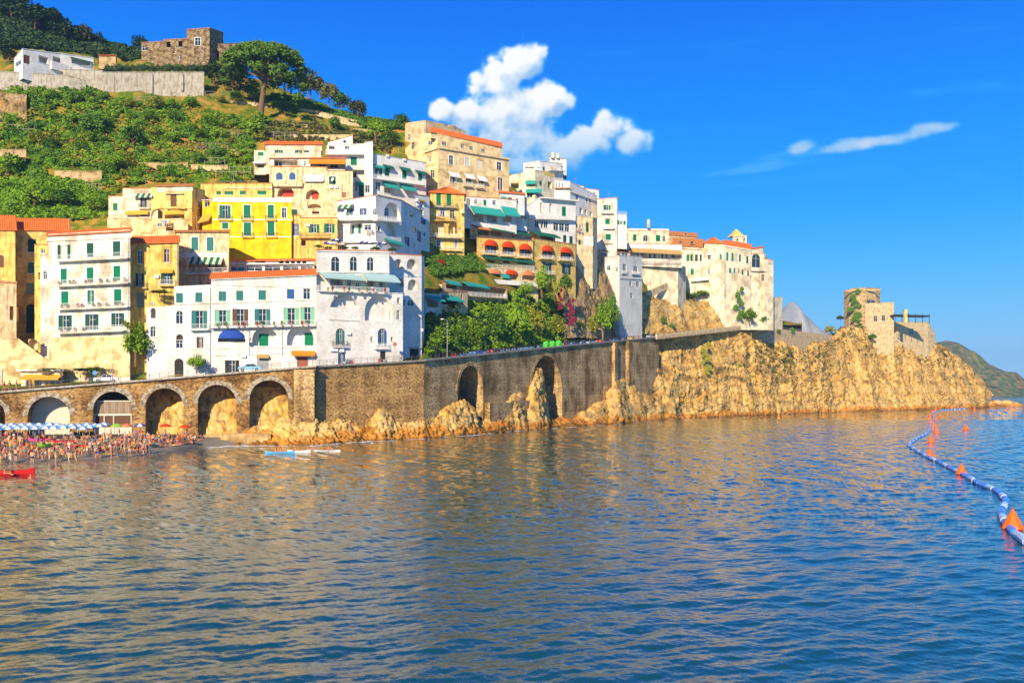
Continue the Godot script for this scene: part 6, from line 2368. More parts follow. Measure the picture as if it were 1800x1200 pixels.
	for q in [[98, 502, 222, 496, 180.2, 176.7, 9, "second balcony down on the cream apartment house"], [99, 543, 221, 538, 180.2, 176.7, 9, "third balcony down on the cream apartment house"], [99, 585, 150, 583, 180.2, 178.8, 4, "lowest balcony of the cream apartment house"], [374, 575, 552, 571, 180.4, 185.2, 11, "long balcony of the white waterfront house"], [566, 511, 680, 515, 184.8, 193.6, 8, "balcony under the aqua awnings"]]:
		for i in q[6]:
			var t: float = (i + 0.5 + 0.25 * sin(i * 2.7 + q[1])) / q[6]
			var at := P(lerpf(q[0], q[2], t), lerpf(q[1], q[3], t), lerpf(q[4], q[5], t) - 0.75)
			var o := thing("potted_plant", at, "potted plant, %s from left on the %s" % [ordinal(i), q[7]], "plant", "potted plants on balconies")
			var hp: float = 0.3 + 0.1 * (i % 3)
			var m4 := MB.new()
			m4.tube([Vector3.ZERO, Vector3(0, hp * 0.85, 0), Vector3(0, hp, 0)], [0.13, 0.19, 0.22], 8)
			inst(m4.mesh(), "pot", M.terracotta, o)
			var c := inst(LF["bush%d" % (i % 4)], "foliage", M[["leaf_b", "leaf_a", "leaf_red", "leaf_b", "leaf_mag"][(i * 3 + int(q[1])) % 5]], o)
			c.scale = Vector3(0.32, 0.38 + 0.15 * (i % 2), 0.32)
			c.position.y = hp + 0.22
	# washing lines
	for q in [[282, 300, 387, 205.2, "under the pale yellow house"], [640, 656, 404, 212.4, "on the white terrace house with the shaded flank"], [262, 272, 531, 178.4, "on the small vine terrace"], [764, 778, 376, 246.4, "on the hip-roofed house balcony"], [1010, 1024, 402, 297.4, "on the ochre block by the rock"]]:
		var a := P(q[0], q[2], q[3])
		var e := P(q[1], q[2], q[3])
		var o := thing("washing_line", a, "washing line with coloured laundry " + q[4], "laundry", "washing lines")
		var lm := MB.new()
		lm.bar(Vector3.ZERO, e - a, 0.012)
		inst(lm.mesh(), "line", M.rail_w, o)
		for i in 5:
			var cm2 := MB.new()
			var w2 := (e - a).x * 0.15
			var p2 := (e - a) * (0.05 + i * 0.19)
			var hh: float = 0.7 + 0.25 * sin(i * 2.0 + q[0])
			cm2.quad(p2, p2 + Vector3(w2, 0, 0), p2 + Vector3(w2 * 0.96, -hh, 0.1), p2 + Vector3(0.02, -hh * 0.95, 0.06), Vector3.BACK)
			cm2.quad(p2 + Vector3(0, 0, -0.02), p2 + Vector3(w2, 0, -0.02), p2 + Vector3(w2 * 0.96, -hh, 0.08), p2 + Vector3(0.02, -hh * 0.95, 0.04), Vector3.FORWARD)
			inst(cm2.mesh(), "cloth", M["f_" + ["white", "coral", "pink", "sky", "forest"][(i + int(q[0])) % 5]], o)
	# television aerials on the skyline and the roofs
	for q in [[255, 330, 217.0, "on the cream terrace house"], [410, 321, 226.0, "on the long yellow row"], [600, 268, 234.0, "on the veranda house roof"], [700, 272, 250.0, "on the green-awning house"], [790, 214, 286.0, "on the summit house"], [945, 283, 322.0, "on the hilltop white villa"], [1012, 323, 326.0, "on the flat tan canopy room"], [1070, 347, 327.0, "on the green-shuttered tower house"], [1120, 402, 362.0, "on the long hotel terrace"], [1165, 402, 366.0, "at the right end of the long hotel terrace"], [120, 404, 184.0, "on the cream apartment house roof"], [345, 400, 197.0, "on the brown-roofed house"], [478, 447, 201.0, "on the restaurant pavilion"], [620, 438, 200.0, "on the arched white house"], [840, 360, 275.0, "on the white house with red shutter boxes"]]:
		var a := P(q[0], q[1] + 3, q[2])
		var o := thing("tv_aerial", a, "thin television aerial " + q[3], "aerial", "television aerials")
		var am := MB.new()
		am.bar(Vector3.ZERO, Vector3(0, 2.6, 0), 0.025)
		inst(am.mesh(), "mast", M.metal, o)
		var bm := MB.new()
		bm.bar(Vector3(-0.7, 2.5, 0), Vector3(0.7, 2.5, 0), 0.02)
		for i in 6: bm.bar(Vector3(-0.65 + i * 0.25, 2.5, -0.3), Vector3(-0.65 + i * 0.25, 2.5, 0.3), 0.012)
		inst(bm.mesh(), "antenna", M.metal, o)
	# dishes on facades
	for q in [[608, 372, 212.6, "on the white house left of its open shutter"], [585, 316, 224.0, "beside the loggia house's green shutter"], [733, 352, 238.0, "on the tall narrow white house"], [812, 372, 248.8, "on the right edge of the hip-roofed house"], [1008, 392, 296.6, "at the corner of the ochre block"], [436, 600, 181.8, "between the blue hood and the first green door"]]:
		var o := thing("satellite_dish", P(q[0], q[1], q[2]), "pale satellite dish " + q[3], "dish", "satellite dishes")
		var dm2 := MB.new()
		dm2.tube([Vector3(0, 0, 0.1), Vector3(-0.04, 0.03, 0.2), Vector3(-0.1, 0.06, 0.28)], [0.08, 0.34, 0.45], 12)
		inst(dm2.mesh(), "reflector", M.p_whitepaint, o)
		var am := MB.new()
		am.bar(Vector3(0, 0, -0.2), Vector3(0, 0, 0.15), 0.03)
		am.bar(Vector3(0, -0.2, 0.2), Vector3(-0.12, 0.0, 0.6), 0.015)
		inst(am.mesh(), "arm", M.metal, o)
	# pergola, chimney and aerials
	var pf := frame(1574, 505, 1634, 512)
	var pg := thing("pergola", pf.p(0, P(1574, 566, 505).y, 0), "dark reed pergola on the headland bastion", "pergola")
	var yp := P(1574, 555, 505).y
	var pm2 := MB.new()
	fbox(pm2, pf, 0, pf.L, yp, yp + 0.8, -6.0, 0.5)
	part(pm2, "reed_roof", M.p_dark, pg)
	for i in 6:
		var po := MB.new()
		po.bar(pf.p(pf.L * i / 5.0, yp - 3.6, 0.0), pf.p(pf.L * i / 5.0, yp + 1.6, 0.0), 0.12)
		part(po, "post", M.p_dark, pg)
	var ch := thing("chimney", P(1592, 566, 504), "square yellow chimney beside the headland pergola", "chimney")
	var chm := MB.new()
	chm.cbox(P(1592, 566, 504) + Vector3(0, 3.2, 0), Vector3(1.5, 6.6, 1.5))
	chm.cbox(P(1592, 566, 504) + Vector3(0, 6.6, 0), Vector3(1.8, 0.3, 1.8))
	part(chm, "stack", M.lemon, ch)
	for q in [[1140, 400, 360, 386, "stub chimney with pot on the long hotel terrace roof"], [971, 278, 330, 268, "white chimney on the hilltop room"], [980, 278, 331, 270, "second white chimney on the hilltop room"]]:
		var b := P(q[0], q[1], q[2])
		var hh: float = (q[1] - q[3]) * q[2] / F
		var o := thing("chimney", b, q[4], "chimney")
		var mm := MB.new()
		mm.cbox(Vector3(0, hh * 0.4, 0), Vector3(1.0, hh * 0.8, 1.0))
		mm.cbox(Vector3(0, hh * 0.9, 0), Vector3(0.6, hh * 0.3, 0.6))
		mm.cbox(Vector3(0, hh * 0.8, 0), Vector3(1.3, 0.2, 1.3))
		inst(mm.mesh(), "stack", M.cream, o)

# ---------------------------------------------------------------- beach and boats
func parasol(at: Vector3, r: float, h: float, c1: String, c2: String, label: String, group: String) -> void:
	var o := thing("parasol", at, label, "parasol", group)
	var p := MB.new()
	p.tube([Vector3.ZERO, Vector3(0, h, 0)], [0.025, 0.02], 6)
	inst(p.mesh(), "pole", M.rail_w, o)
	for s in 2:
		var m := MB.new()
		for i in range(s, 8, 2):
			var a0 := TAU * i / 8.0
			var a1 := TAU * (i + 1) / 8.0
			var e0 := Vector3(cos(a0) * r, h - r * 0.38, sin(a0) * r)
			var e1 := Vector3(cos(a1) * r, h - r * 0.38, sin(a1) * r)
			var top := Vector3(0, h, 0)
			var m0 := top.lerp(e0, 0.55) + Vector3(0, 0.07, 0)
			var m1 := top.lerp(e1, 0.55) + Vector3(0, 0.07, 0)
			m.tri(top, m0, m1, Vector3.UP)
			m.quad(m0, m1, e1, e0, Vector3.UP)
			m.quad(e0, e1, e1 + Vector3(0, -0.14, 0), e0 + Vector3(0, -0.14, 0), e0 + e1)
		inst(m.mesh(), "canopy_panels", M["f_" + (c1 if s == 0 else c2)], o)

func hull(called: String, label: String, at: Vector3, len: float, wid: float, hgt: float, turn: float, paint: Material, open := true) -> Node3D:
	var o := thing(called, at, label, "boat", "small boats and boards by the beach")
	var m := MB.new()
	var inn := MB.new()
	var k := 14
	var sec := func(t: float) -> Array:
		var w: float = wid * 0.5 * pow(maxf(sin(PI * clampf(t * 0.97 + 0.015, 0, 1)), 0.0), 0.6)
		var sh: float = hgt * (1.0 + 0.5 * pow(absf(t - 0.5) * 2.0, 2.5))
		var x := (t - 0.5) * len
		return [Vector3(x, sh, -w), Vector3(x, hgt * 0.45, -w * 0.85), Vector3(x, -0.08, -w * 0.35), Vector3(x, -0.08, w * 0.35), Vector3(x, hgt * 0.45, w * 0.85), Vector3(x, sh, w), Vector3(x, hgt * 0.4, w * 0.7), Vector3(x, hgt * 0.4, -w * 0.7)]
	for i in k:
		var a: Array = sec.call(i / float(k))
		var b: Array = sec.call((i + 1) / float(k))
		for j in 5:
			m.quad(a[j], a[j + 1], b[j + 1], b[j], (a[j] + a[j + 1]) * Vector3(0, 1, 1) * 0.5 - Vector3(0, hgt * 0.5, 0))
		if open and i > 2 and i < k - 3:
			inn.quad(a[6], a[7], b[7], b[6], Vector3.UP)
			inn.quad(a[5], a[6], b[6], b[5], Vector3(0, 1, -1))
			inn.quad(a[7], a[0], b[0], b[7], Vector3(0, 1, 1))
		else:
			m.quad(a[5], a[0], b[0], b[5], Vector3.UP)
	inst(m.mesh(), "hull", paint, o)
	if inn.v.size(): inst(inn.mesh(), "cockpit", M.p_dark if open else paint, o)
	o.rotation.y = turn
	return o

func shore_things() -> void:
	for w in [["red", 0.62, 0.02, 0.02], ["pink", 0.75, 0.08, 0.25], ["lime", 0.25, 0.6, 0.05], ["sky", 0.1, 0.4, 0.75], ["yellow", 0.8, 0.6, 0.02], ["orange", 0.85, 0.2, 0.01], ["white", 0.8, 0.8, 0.78]]:
		mat("boat_" + w[0], lin(w[1], w[2], w[3]), 0.35)
	# rows of hired parasols
	var r := RandomNumberGenerator.new()
	r.seed = 31
	for row in 3:
		for i in 13:
			var px := -14.0 + i * 16.5 + row * 5.0 + r.randf_range(-2, 2)
			if px > 200 - row * 20: continue
			var d := wall_d(px) - 3.0 - row * 3.0
			var at := Vector3((px - CX) * d / F, beach_y(px, d), -d)
			parasol(at, r.randf_range(1.05, 1.3), r.randf_range(2.2, 2.45), "sky", "white", "blue and white beach parasol, %s from left in the %s row" % [ordinal(i), ["back", "middle", "front"][row]], "hired beach parasols")
	for q in [[205, 772, "lime", "lime-green parasol right of the blue rows"], [222, 770, "coral", "orange parasol in front of the timber hut"], [245, 778, "royal", "single royal-blue parasol below the pier of the third arch"], [290, 776, "red", "red parasol in the mouth of the third arch"], [325, 779, "red", "small red parasol near the fourth arch"]]:
		var d := wall_d(q[0]) - 4.0
		parasol(Vector3((q[0] - CX) * d / F, beach_y(q[0], d), -d), 1.1, 2.2, q[2], "white" if q[2] == "royal" else q[2], q[3], "scattered beach parasols")
	for q in [["kayak", 112, 798, 4.2, 0.8, 0.4, 0.5, "red", "long red kayak drawn up in the middle of the beach"], ["kayak", 70, 796, 3.6, 0.7, 0.35, 0.25, "pink", "pink kayak lying left of the red one"], ["kayak", 15, 790, 3.6, 0.8, 0.4, 0.2, "pink", "pink kayak at the left edge of the beach"], ["dinghy", 76, 803, 2.2, 1.0, 0.5, 1.0, "lime", "small green dinghy at the water's edge"], ["lilo", 190, 807, 1.7, 0.6, 0.12, 0.2, "yellow", "yellow air mattress in the shallows"], ["surfboard", 240, 801, 2.4, 0.6, 0.15, 0.25, "orange", "orange board lying by the water"], ["surfboard", 266, 791, 2.2, 0.6, 0.15, 0.1, "sky", "blue board near the third arch"], ["kayak", 140, 802, 3.4, 0.7, 0.35, 0.1, "red", "second red kayak with its bow in the water"]]:
		var d: float = CH * F / (q[2] - HY) * 1.03
		hull(q[0], q[8], Vector3((q[1] - CX) * d / F, maxf(beach_y(q[1], d), -0.05), -d), q[3], q[4], q[5], q[6], M["boat_" + q[7]], q[0] in ["kayak", "dinghy"])
	for q in [["rowing_boat", 14, 836, 5.6, 1.3, 0.62, 0.16, "red", "red rowing boat afloat at the left picture edge"], ["kayak", 492, 797, 4.6, 0.7, 0.3, 0.12, "sky", "blue kayak with two paddlers off the rocks"], ["kayak", 525, 795, 3.6, 0.7, 0.3, 0.1, "white", "white kayak between the blue kayak and the paddle board"], ["paddle_board", 574, 793, 4.4, 0.7, 0.16, 0.05, "white", "long white paddle board off the rocks"]]:
		var d: float = CH * F / (q[2] - HY)
		hull(q[0], q[8], Vector3((q[1] - CX) * d / F, 0.0, -d), q[3], q[4], q[5], q[6], M["boat_" + q[7]], q[0] != "paddle_board")
	# wash along the rocks
	mat("foam", lin(0.75, 0.78, 0.78), 0.6)
	var fm := MB.new()
	for i in 150:
		var px := r.randf_range(360.0, 1736.0) if i % 3 else r.randf_range(560.0, 1180.0)
		var d := water_d(px) - r.randf_range(1.6, 3.4) * (1.0 if px < 1160 else 1.6)
		var c := Vector3((px - CX) * d / F, 0.1, -d)
		var tg := tangent(px) if px < 1140 else 0.9
		var u := Vector3(cos(tg), 0, -sin(tg)) * r.randf_range(0.5, 2.6)
		var w := Vector3(sin(tg), 0, cos(tg)) * r.randf_range(0.12, 0.4)
		for k in 7:
			var a0 := TAU * k / 7.0
			var a1 := TAU * (k + 1) / 7.0
			var k0 := 0.7 + 0.3 * sin(k * 2.3 + i)
			var k1 := 0.7 + 0.3 * sin(((k + 1) % 7) * 2.3 + i)
			fm.tri(c + Vector3(0, 0.06, 0), c + u * cos(a0) * k0 + w * sin(a0) * k0, c + u * cos(a1) * k1 + w * sin(a1) * k1, Vector3.UP)
	tag(part(fm, "sea_foam", M.foam, self), "thin white wash where the sea meets the rocks", "foam", "", "stuff")
	# small jetty slab at the foot of the wall
	var f := frame(-60, 160, 555, 176)
	var j := thing("landing_slab", f.p(60, 0, 2), "low concrete landing slab at the foot of the arches", "slab")
	var m := MB.new()
	var A := f.hit(388, 780, 2.0)
	var B := f.hit(475, 780, 2.0)
	fbox(m, f, A.x, B.x, -0.6, 2.1, 0.2, 3.8)
	fbox(m, f, A.x - 3.0, A.x - 0.01, -0.6, 1.9, 0.2, 2.6)
	part(m, "slab", M.render, j)

# ---------------------------------------------------------------- people: one skin over a skeleton of tapered capsules
func skin(bones: Array, cell: float, blend: float) -> ArrayMesh:
	var lo := Vector3(9, 9, 9)
	var hi := -lo
	for b in bones:
		for p in [b[0], b[1]]:
			lo = lo.min(p - Vector3.ONE * 0.24)
			hi = hi.max(p + Vector3.ONE * 0.24)
	var n := Vector3i(((hi - lo) / cell).ceil()) + Vector3i.ONE
	var fld := PackedFloat32Array()
	fld.resize(n.x * n.y * n.z)
	fld.fill(1.0)
	for b in bones:
		var pa: Vector3 = b[0]
		var pb: Vector3 = b[1]
		var ra: float = b[2]
		var rb: float = b[3]
		var pad := maxf(ra, rb) + 0.1
		var i0 := Vector3i(((pa.min(pb) - Vector3.ONE * pad - lo) / cell).floor()).clamp(Vector3i.ZERO, n - Vector3i.ONE)
		var i1 := Vector3i(((pa.max(pb) + Vector3.ONE * pad - lo) / cell).ceil()).clamp(Vector3i.ZERO, n - Vector3i.ONE)
		var ab := pb - pa
		var l2 := maxf(ab.length_squared(), 1e-8)
		for z in range(i0.z, i1.z + 1):
			for y in range(i0.y, i1.y + 1):
				for x in range(i0.x, i1.x + 1):
					var p := lo + Vector3(x, y, z) * cell
					var t := clampf((p - pa).dot(ab) / l2, 0.0, 1.0)
					var d := (p - pa - ab * t).length() - lerpf(ra, rb, t)
					var i := x + n.x * (y + n.y * z)
					var h := maxf(blend - absf(d - fld[i]), 0.0) / blend
					fld[i] = minf(d, fld[i]) - h * h * blend * 0.25
	var vid := {}
	var v := PackedVector3Array()
	var nn := PackedVector3Array()
	var st := [1, n.x, n.x * n.y]
	var ix := PackedInt32Array()
	for z in n.z - 1:
		for y in n.y - 1:
			for x in n.x - 1:
				var i := x + n.x * (y + n.y * z)
				var s := PackedFloat32Array()
				var neg := 0
				for c in 8:
					var q := fld[i + (c & 1) + (n.x if c & 2 else 0) + (n.x * n.y if c & 4 else 0)]
					s.append(q)
					if q < 0.0: neg += 1
				if neg == 0 or neg == 8: continue
				var acc := Vector3.ZERO
				var cnt := 0
				for e in [[0, 1], [2, 3], [4, 5], [6, 7], [0, 2], [1, 3], [4, 6], [5, 7], [0, 4], [1, 5], [2, 6], [3, 7]]:
					if (s[e[0]] < 0.0) != (s[e[1]] < 0.0):
						var t := s[e[0]] / (s[e[0]] - s[e[1]])
						var c0 := Vector3(e[0] & 1, (e[0] >> 1) & 1, (e[0] >> 2) & 1)
						var c1 := Vector3(e[1] & 1, (e[1] >> 1) & 1, (e[1] >> 2) & 1)
						acc += c0.lerp(c1, t)
						cnt += 1
				vid[i] = v.size()
				v.append(lo + (Vector3(x, y, z) + acc / cnt) * cell)
				nn.append(Vector3(s[1] + s[3] + s[5] + s[7] - s[0] - s[2] - s[4] - s[6], s[2] + s[3] + s[6] + s[7] - s[0] - s[1] - s[4] - s[5], s[4] + s[5] + s[6] + s[7] - s[0] - s[1] - s[2] - s[3]).normalized())
	for i in vid:
		for ax in 3:
			var b1: int = st[(ax + 1) % 3]
			var b2: int = st[(ax + 2) % 3]
			var a: float = fld[i]
			var e: float = fld[i + st[ax]]
			if (a < 0.0) == (e < 0.0): continue
			if not (vid.has(i - b1) and vid.has(i - b2) and vid.has(i - b1 - b2)): continue
			var q := [vid[i], vid[i - b1], vid[i - b1 - b2], vid[i - b2]]
			if a < 0.0: ix.append_array([q[0], q[2], q[1], q[0], q[3], q[2]])
			else: ix.append_array([q[0], q[1], q[2], q[0], q[2], q[3]])
	var arr := []
	arr.resize(Mesh.ARRAY_MAX)
	arr[Mesh.ARRAY_VERTEX] = v
	arr[Mesh.ARRAY_NORMAL] = nn
	arr[Mesh.ARRAY_INDEX] = ix
	var m := ArrayMesh.new()
	m.add_surface_from_arrays(Mesh.PRIMITIVE_TRIANGLES, arr)
	return m

# joints of a pose -> [body, trunks, top, hair]
func pose(j: Dictionary) -> Array:
	var b := []
	var pel: Vector3 = j.pelvis
	var che: Vector3 = j.chest
	var head: Vector3 = j.head
	var side: Vector3 = j.side
	var up := (che - pel).normalized()
	var fw := side.cross(up).normalized()
	if j.has("look"): fw = j.look
	b.append([pel - side * 0.05, che - side * 0.06, 0.12, 0.12])
	b.append([pel + side * 0.05, che + side * 0.06, 0.12, 0.12])
	b.append([che + up * 0.05, head - (head - che).normalized() * 0.12, 0.1, 0.05])
	b.append([head - up * 0.03 + fw * 0.015, head + up * 0.03, 0.075, 0.092])
	b.append([head + fw * 0.085 - up * 0.01, head + fw * 0.098 - up * 0.025, 0.014, 0.018])
	for s in [-1.0, 1.0]:
		b.append([head + side * s * 0.088 + up * 0.01, head + side * s * 0.095 - up * 0.025, 0.014, 0.012])
		var k := 0 if s < 0.0 else 1
		var sh: Vector3 = che + up * 0.1 + side * s * 0.18
		b.append([che + up * 0.08, sh, 0.09, 0.062])
		var el: Vector3 = j.elbow[k]
		var wr: Vector3 = j.wrist[k]
		b.append([sh, el, 0.056, 0.042])
		b.append([el, wr, 0.042, 0.028])
		var hd := (wr - el).normalized()
		var ac := hd.cross(fw).normalized() if absf(hd.dot(fw)) < 0.9 else side
		b.append([wr, wr + hd * 0.07, 0.03, 0.036])
		for g in 4:
			var r0 := wr + hd * 0.08 + ac * (g - 1.5) * 0.024
			b.append([r0, r0 + hd * (0.045 + 0.012 * (1.5 - absf(g - 1.5))) + fw * 0.012, 0.012, 0.01])
		b.append([wr + hd * 0.02 + ac * -0.03, wr + hd * 0.06 - ac * 0.065 + fw * 0.01, 0.014, 0.011])
		var hip: Vector3 = pel + side * s * 0.09
		var kn: Vector3 = j.knee[k]
		var an: Vector3 = j.ankle[k]
		b.append([hip, kn, 0.095, 0.06])
		b.append([kn, an, 0.062, 0.04])
		b.append([an, an + j.toe * 0.17 + Vector3(0, -0.035, 0), 0.042, 0.03])
	var trunks := []
	for s in [-1.0, 1.0]:
		var hip: Vector3 = pel + side * s * 0.085
		var kn: Vector3 = j.knee[0 if s < 0.0 else 1]
		trunks.append([hip, hip.lerp(kn, 0.4), 0.115, 0.098])
	trunks.append([pel - side * 0.06, pel + side * 0.06, 0.135, 0.135])
	var top := [[che - side * 0.1 + fw * 0.03, che + side * 0.1 + fw * 0.03, 0.125, 0.125]]
	var hair := [[head + up * 0.035 - fw * 0.015, head + up * 0.04 - fw * 0.02, 0.1, 0.1], [head - fw * 0.04, head - fw * 0.05 - up * 0.07, 0.085, 0.06]]
	return [skin(b, 0.03, 0.05), skin(trunks, 0.04, 0.03), skin(top, 0.04, 0.03), skin(hair, 0.035, 0.03)]

var poses := {}
func person(kind: String, at: Vector3, turn: float, sk: Material, cloth: Material, woman: bool, label: String, sc := 1.0, group := "bathers on the beach") -> void:
	var o := thing("person", at, label, "person", group)
	var p: Array = poses[kind]
	var body := inst(p[0], "body", sk, o)
	inst(p[1], "swimwear", cloth, o)
	if woman: inst(p[2], "swim_top", cloth, o)
	inst(p[3], "hair", M.hair_dark if hash(label) % 3 else M.hair_fair, o)
	o.rotation.y = turn
	o.scale = Vector3.ONE * sc
	body.position = Vector3.ZERO

func people() -> void:
	var X := Vector3.RIGHT
	mat("skin_a", lin(0.55, 0.24, 0.11), 0.6)
	mat("skin_b", lin(0.42, 0.16, 0.07), 0.6)
	mat("skin_c", lin(0.65, 0.33, 0.18), 0.6)
	mat("hair_dark", lin(0.03, 0.018, 0.012), 0.6)
	mat("hair_fair", lin(0.25, 0.14, 0.05), 0.6)
	var cl := [["red", 0.55, 0.03, 0.03], ["navy", 0.02, 0.04, 0.16], ["white", 0.75, 0.74, 0.72], ["black", 0.015, 0.015, 0.018], ["turquoise", 0.03, 0.35, 0.4], ["orange", 0.7, 0.2, 0.02], ["pink", 0.65, 0.12, 0.25], ["yellow", 0.7, 0.5, 0.03], ["blue", 0.04, 0.14, 0.5]]
	for c in cl: mat("cloth_" + c[0], lin(c[1], c[2], c[3]), 0.85)
	poses.standing = pose({"pelvis": Vector3(0, 0.93, 0), "chest": Vector3(0, 1.28, -0.01), "head": Vector3(0, 1.62, 0.02), "side": X, "elbow": [Vector3(-0.26, 1.1, -0.03), Vector3(0.28, 1.12, -0.06)], "wrist": [Vector3(-0.25, 0.86, 0.07), Vector3(0.2, 0.98, 0.12)], "knee": [Vector3(-0.1, 0.5, 0.03), Vector3(0.13, 0.5, 0.02)], "ankle": [Vector3(-0.11, 0.07, -0.02), Vector3(0.17, 0.07, 0.0)], "toe": Vector3(0, 0, 1)})
	poses.walking = pose({"pelvis": Vector3(0, 0.92, 0), "chest": Vector3(0, 1.27, 0.03), "head": Vector3(0, 1.61, 0.07), "side": X, "elbow": [Vector3(-0.25, 1.1, -0.16), Vector3(0.26, 1.1, 0.14)], "wrist": [Vector3(-0.24, 0.9, -0.08), Vector3(0.22, 0.95, 0.33)], "knee": [Vector3(-0.1, 0.52, 0.16), Vector3(0.1, 0.49, -0.04)], "ankle": [Vector3(-0.1, 0.09, 0.22), Vector3(0.1, 0.12, -0.32)], "toe": Vector3(0, 0, 1)})
	poses.sitting = pose({"pelvis": Vector3(0, 0.13, 0), "chest": Vector3(0, 0.47, -0.1), "head": Vector3(0, 0.8, -0.06), "side": X, "look": Vector3(0, 0, 1), "elbow": [Vector3(-0.3, 0.3, -0.25), Vector3(0.27, 0.36, 0.1)], "wrist": [Vector3(-0.32, 0.07, -0.32), Vector3(0.16, 0.5, 0.3)], "knee": [Vector3(-0.13, 0.45, 0.36), Vector3(0.14, 0.5, 0.34)], "ankle": [Vector3(-0.12, 0.08, 0.62), Vector3(0.13, 0.08, 0.58)], "toe": Vector3(0, 0, 1)})
	poses.lying = pose({"pelvis": Vector3(0, 0.14, 0), "chest": Vector3(0, 0.15, -0.36), "head": Vector3(0, 0.17, -0.7), "side": X, "look": Vector3(0, 1, 0), "elbow": [Vector3(-0.32, 0.1, -0.25), Vector3(0.34, 0.1, -0.3)], "wrist": [Vector3(-0.28, 0.06, -0.02), Vector3(0.3, 0.06, -0.06)], "knee": [Vector3(-0.1, 0.13, 0.44), Vector3(0.12, 0.26, 0.4)], "ankle": [Vector3(-0.12, 0.08, 0.86), Vector3(0.13, 0.07, 0.74)], "toe": Vector3(0, 0.8, 0.4)})
	poses.paddling = pose({"pelvis": Vector3(0, 0.15, 0), "chest": Vector3(0, 0.5, 0.03), "head": Vector3(0, 0.84, 0.06), "side": X, "look": Vector3(0, 0, 1), "elbow": [Vector3(-0.34, 0.42, 0.12), Vector3(0.34, 0.42, 0.12)], "wrist": [Vector3(-0.32, 0.5, 0.38), Vector3(0.32, 0.4, 0.38)], "knee": [Vector3(-0.14, 0.3, 0.45), Vector3(0.14, 0.3, 0.45)], "ankle": [Vector3(-0.12, 0.1, 0.85), Vector3(0.12, 0.1, 0.85)], "toe": Vector3(0, 0.6, 0.6)})
	var r := RandomNumberGenerator.new()
	r.seed = 91
	var spots := []
	for band in 4:
		var nb: int = [58, 66, 58, 40][band]
		for i in nb:
			var px := lerpf(-18.0, [352.0, 350.0, 340.0, 262.0][band], pow((i + r.randf_range(0.1, 0.9)) / nb, 1.12))
			spots.append([px, band])
	var bands := ["under the parasols", "in the upper half of the beach", "in the lower half of the beach", "at the water's edge"]
	var idx := [0, 0, 0, 0]
	for s in spots:
		var px: float = s[0]
		var dw := water_d(px)
		var dm := wall_d(px) - 2.5
		var d: float = lerpf(dw + 0.3, dm, [0.82, 0.55, 0.3, 0.03][s[1]] + r.randf_range(-0.1, 0.1))
		var kind: String = ["standing", "sitting", "lying", "sitting", "lying", "walking", "sitting"][r.randi() % 7]
		if s[1] == 3: kind = ["standing", "walking"][r.randi() % 2]
		var c: Array = cl[r.randi() % cl.size()]
		var woman := r.randf() < 0.5
		var at := Vector3((px - CX) * d / F, maxf(beach_y(px, d), -0.35) - 0.03, -d)
		person(kind, at, r.randf() * TAU, M[["skin_a", "skin_b", "skin_c", "skin_a"][r.randi() % 4]], M["cloth_" + c[0]], woman, "%s bather in %s %s, %s from left %s" % [kind, c[0], "bikini" if woman else "trunks", ordinal(idx[s[1]]), bands[s[1]]], r.randf_range(0.93, 1.08))
		idx[s[1]] += 1
	# towels among the crowd
	for i in 40:
		var px := -10.0 + i * 8.6 + r.randf_range(-3, 3)
		var d: float = lerpf(water_d(px) + 3.0, wall_d(px) - 4.0, r.randf_range(0.15, 0.8))
		var c: Array = cl[r.randi() % cl.size()]
		var o := thing("beach_towel", Vector3((px - CX) * d / F, beach_y(px, d) + 0.14, -d), "%s beach towel spread on the pebbles, %s from left" % [c[0], ordinal(i)], "towel", "towels on the beach")
		var m := MB.new()
		for a in 6:
			var x0 := -0.9 + a * 0.3
			var h0 := 0.03 * sin(a * 1.9 + i)
			var h1 := 0.03 * sin((a + 1) * 1.9 + i)
			for t in [0.0, -0.03]:
				m.quad(Vector3(x0, h0 + t, -0.45), Vector3(x0 + 0.3, h1 + t, -0.45), Vector3(x0 + 0.3, h1 + t, 0.45), Vector3(x0, h0 + t, 0.45), Vector3.UP if t == 0.0 else Vector3.DOWN)
		inst(m.mesh(), "cloth", M["cloth_" + c[0]], o)
		o.rotation.y = r.randf() * TAU
	for q in [[484, 797, 0.12, "front paddler in the blue kayak"], [493, 797, 0.12, "rear paddler in the blue kayak"], [520, 795, 0.1, "paddler at the left of the white kayak"], [541, 794, 0.1, "orange-vested paddler between kayak and paddle board"], [577, 793, 0.05, "paddler kneeling on the white paddle board"], [8, 838, 0.1, "rower sitting in the red rowing boat"]]:
		var d: float = CH * F / (q[1] - HY)
		person("paddling", Vector3((q[0] - CX) * d / F, 0.16, -d), PI * 0.5, M.skin_a, M.cloth_red, true, q[3], 1.0, "people on the water")
	for q in [[53, 838, "swimmer with an orange head cap beside the red rowing boat"], [620, 792, "lone swimmer right of the paddle board"], [300, 806, "swimmer in the shallows right of the yellow air mattress"]]:
		var d: float = CH * F / (q[1] - HY)
		person("standing", Vector3((q[0] - CX) * d / F, -1.42, -d), 0.5, M.skin_a, M.cloth_orange, false, q[2], 1.0, "people on the water")
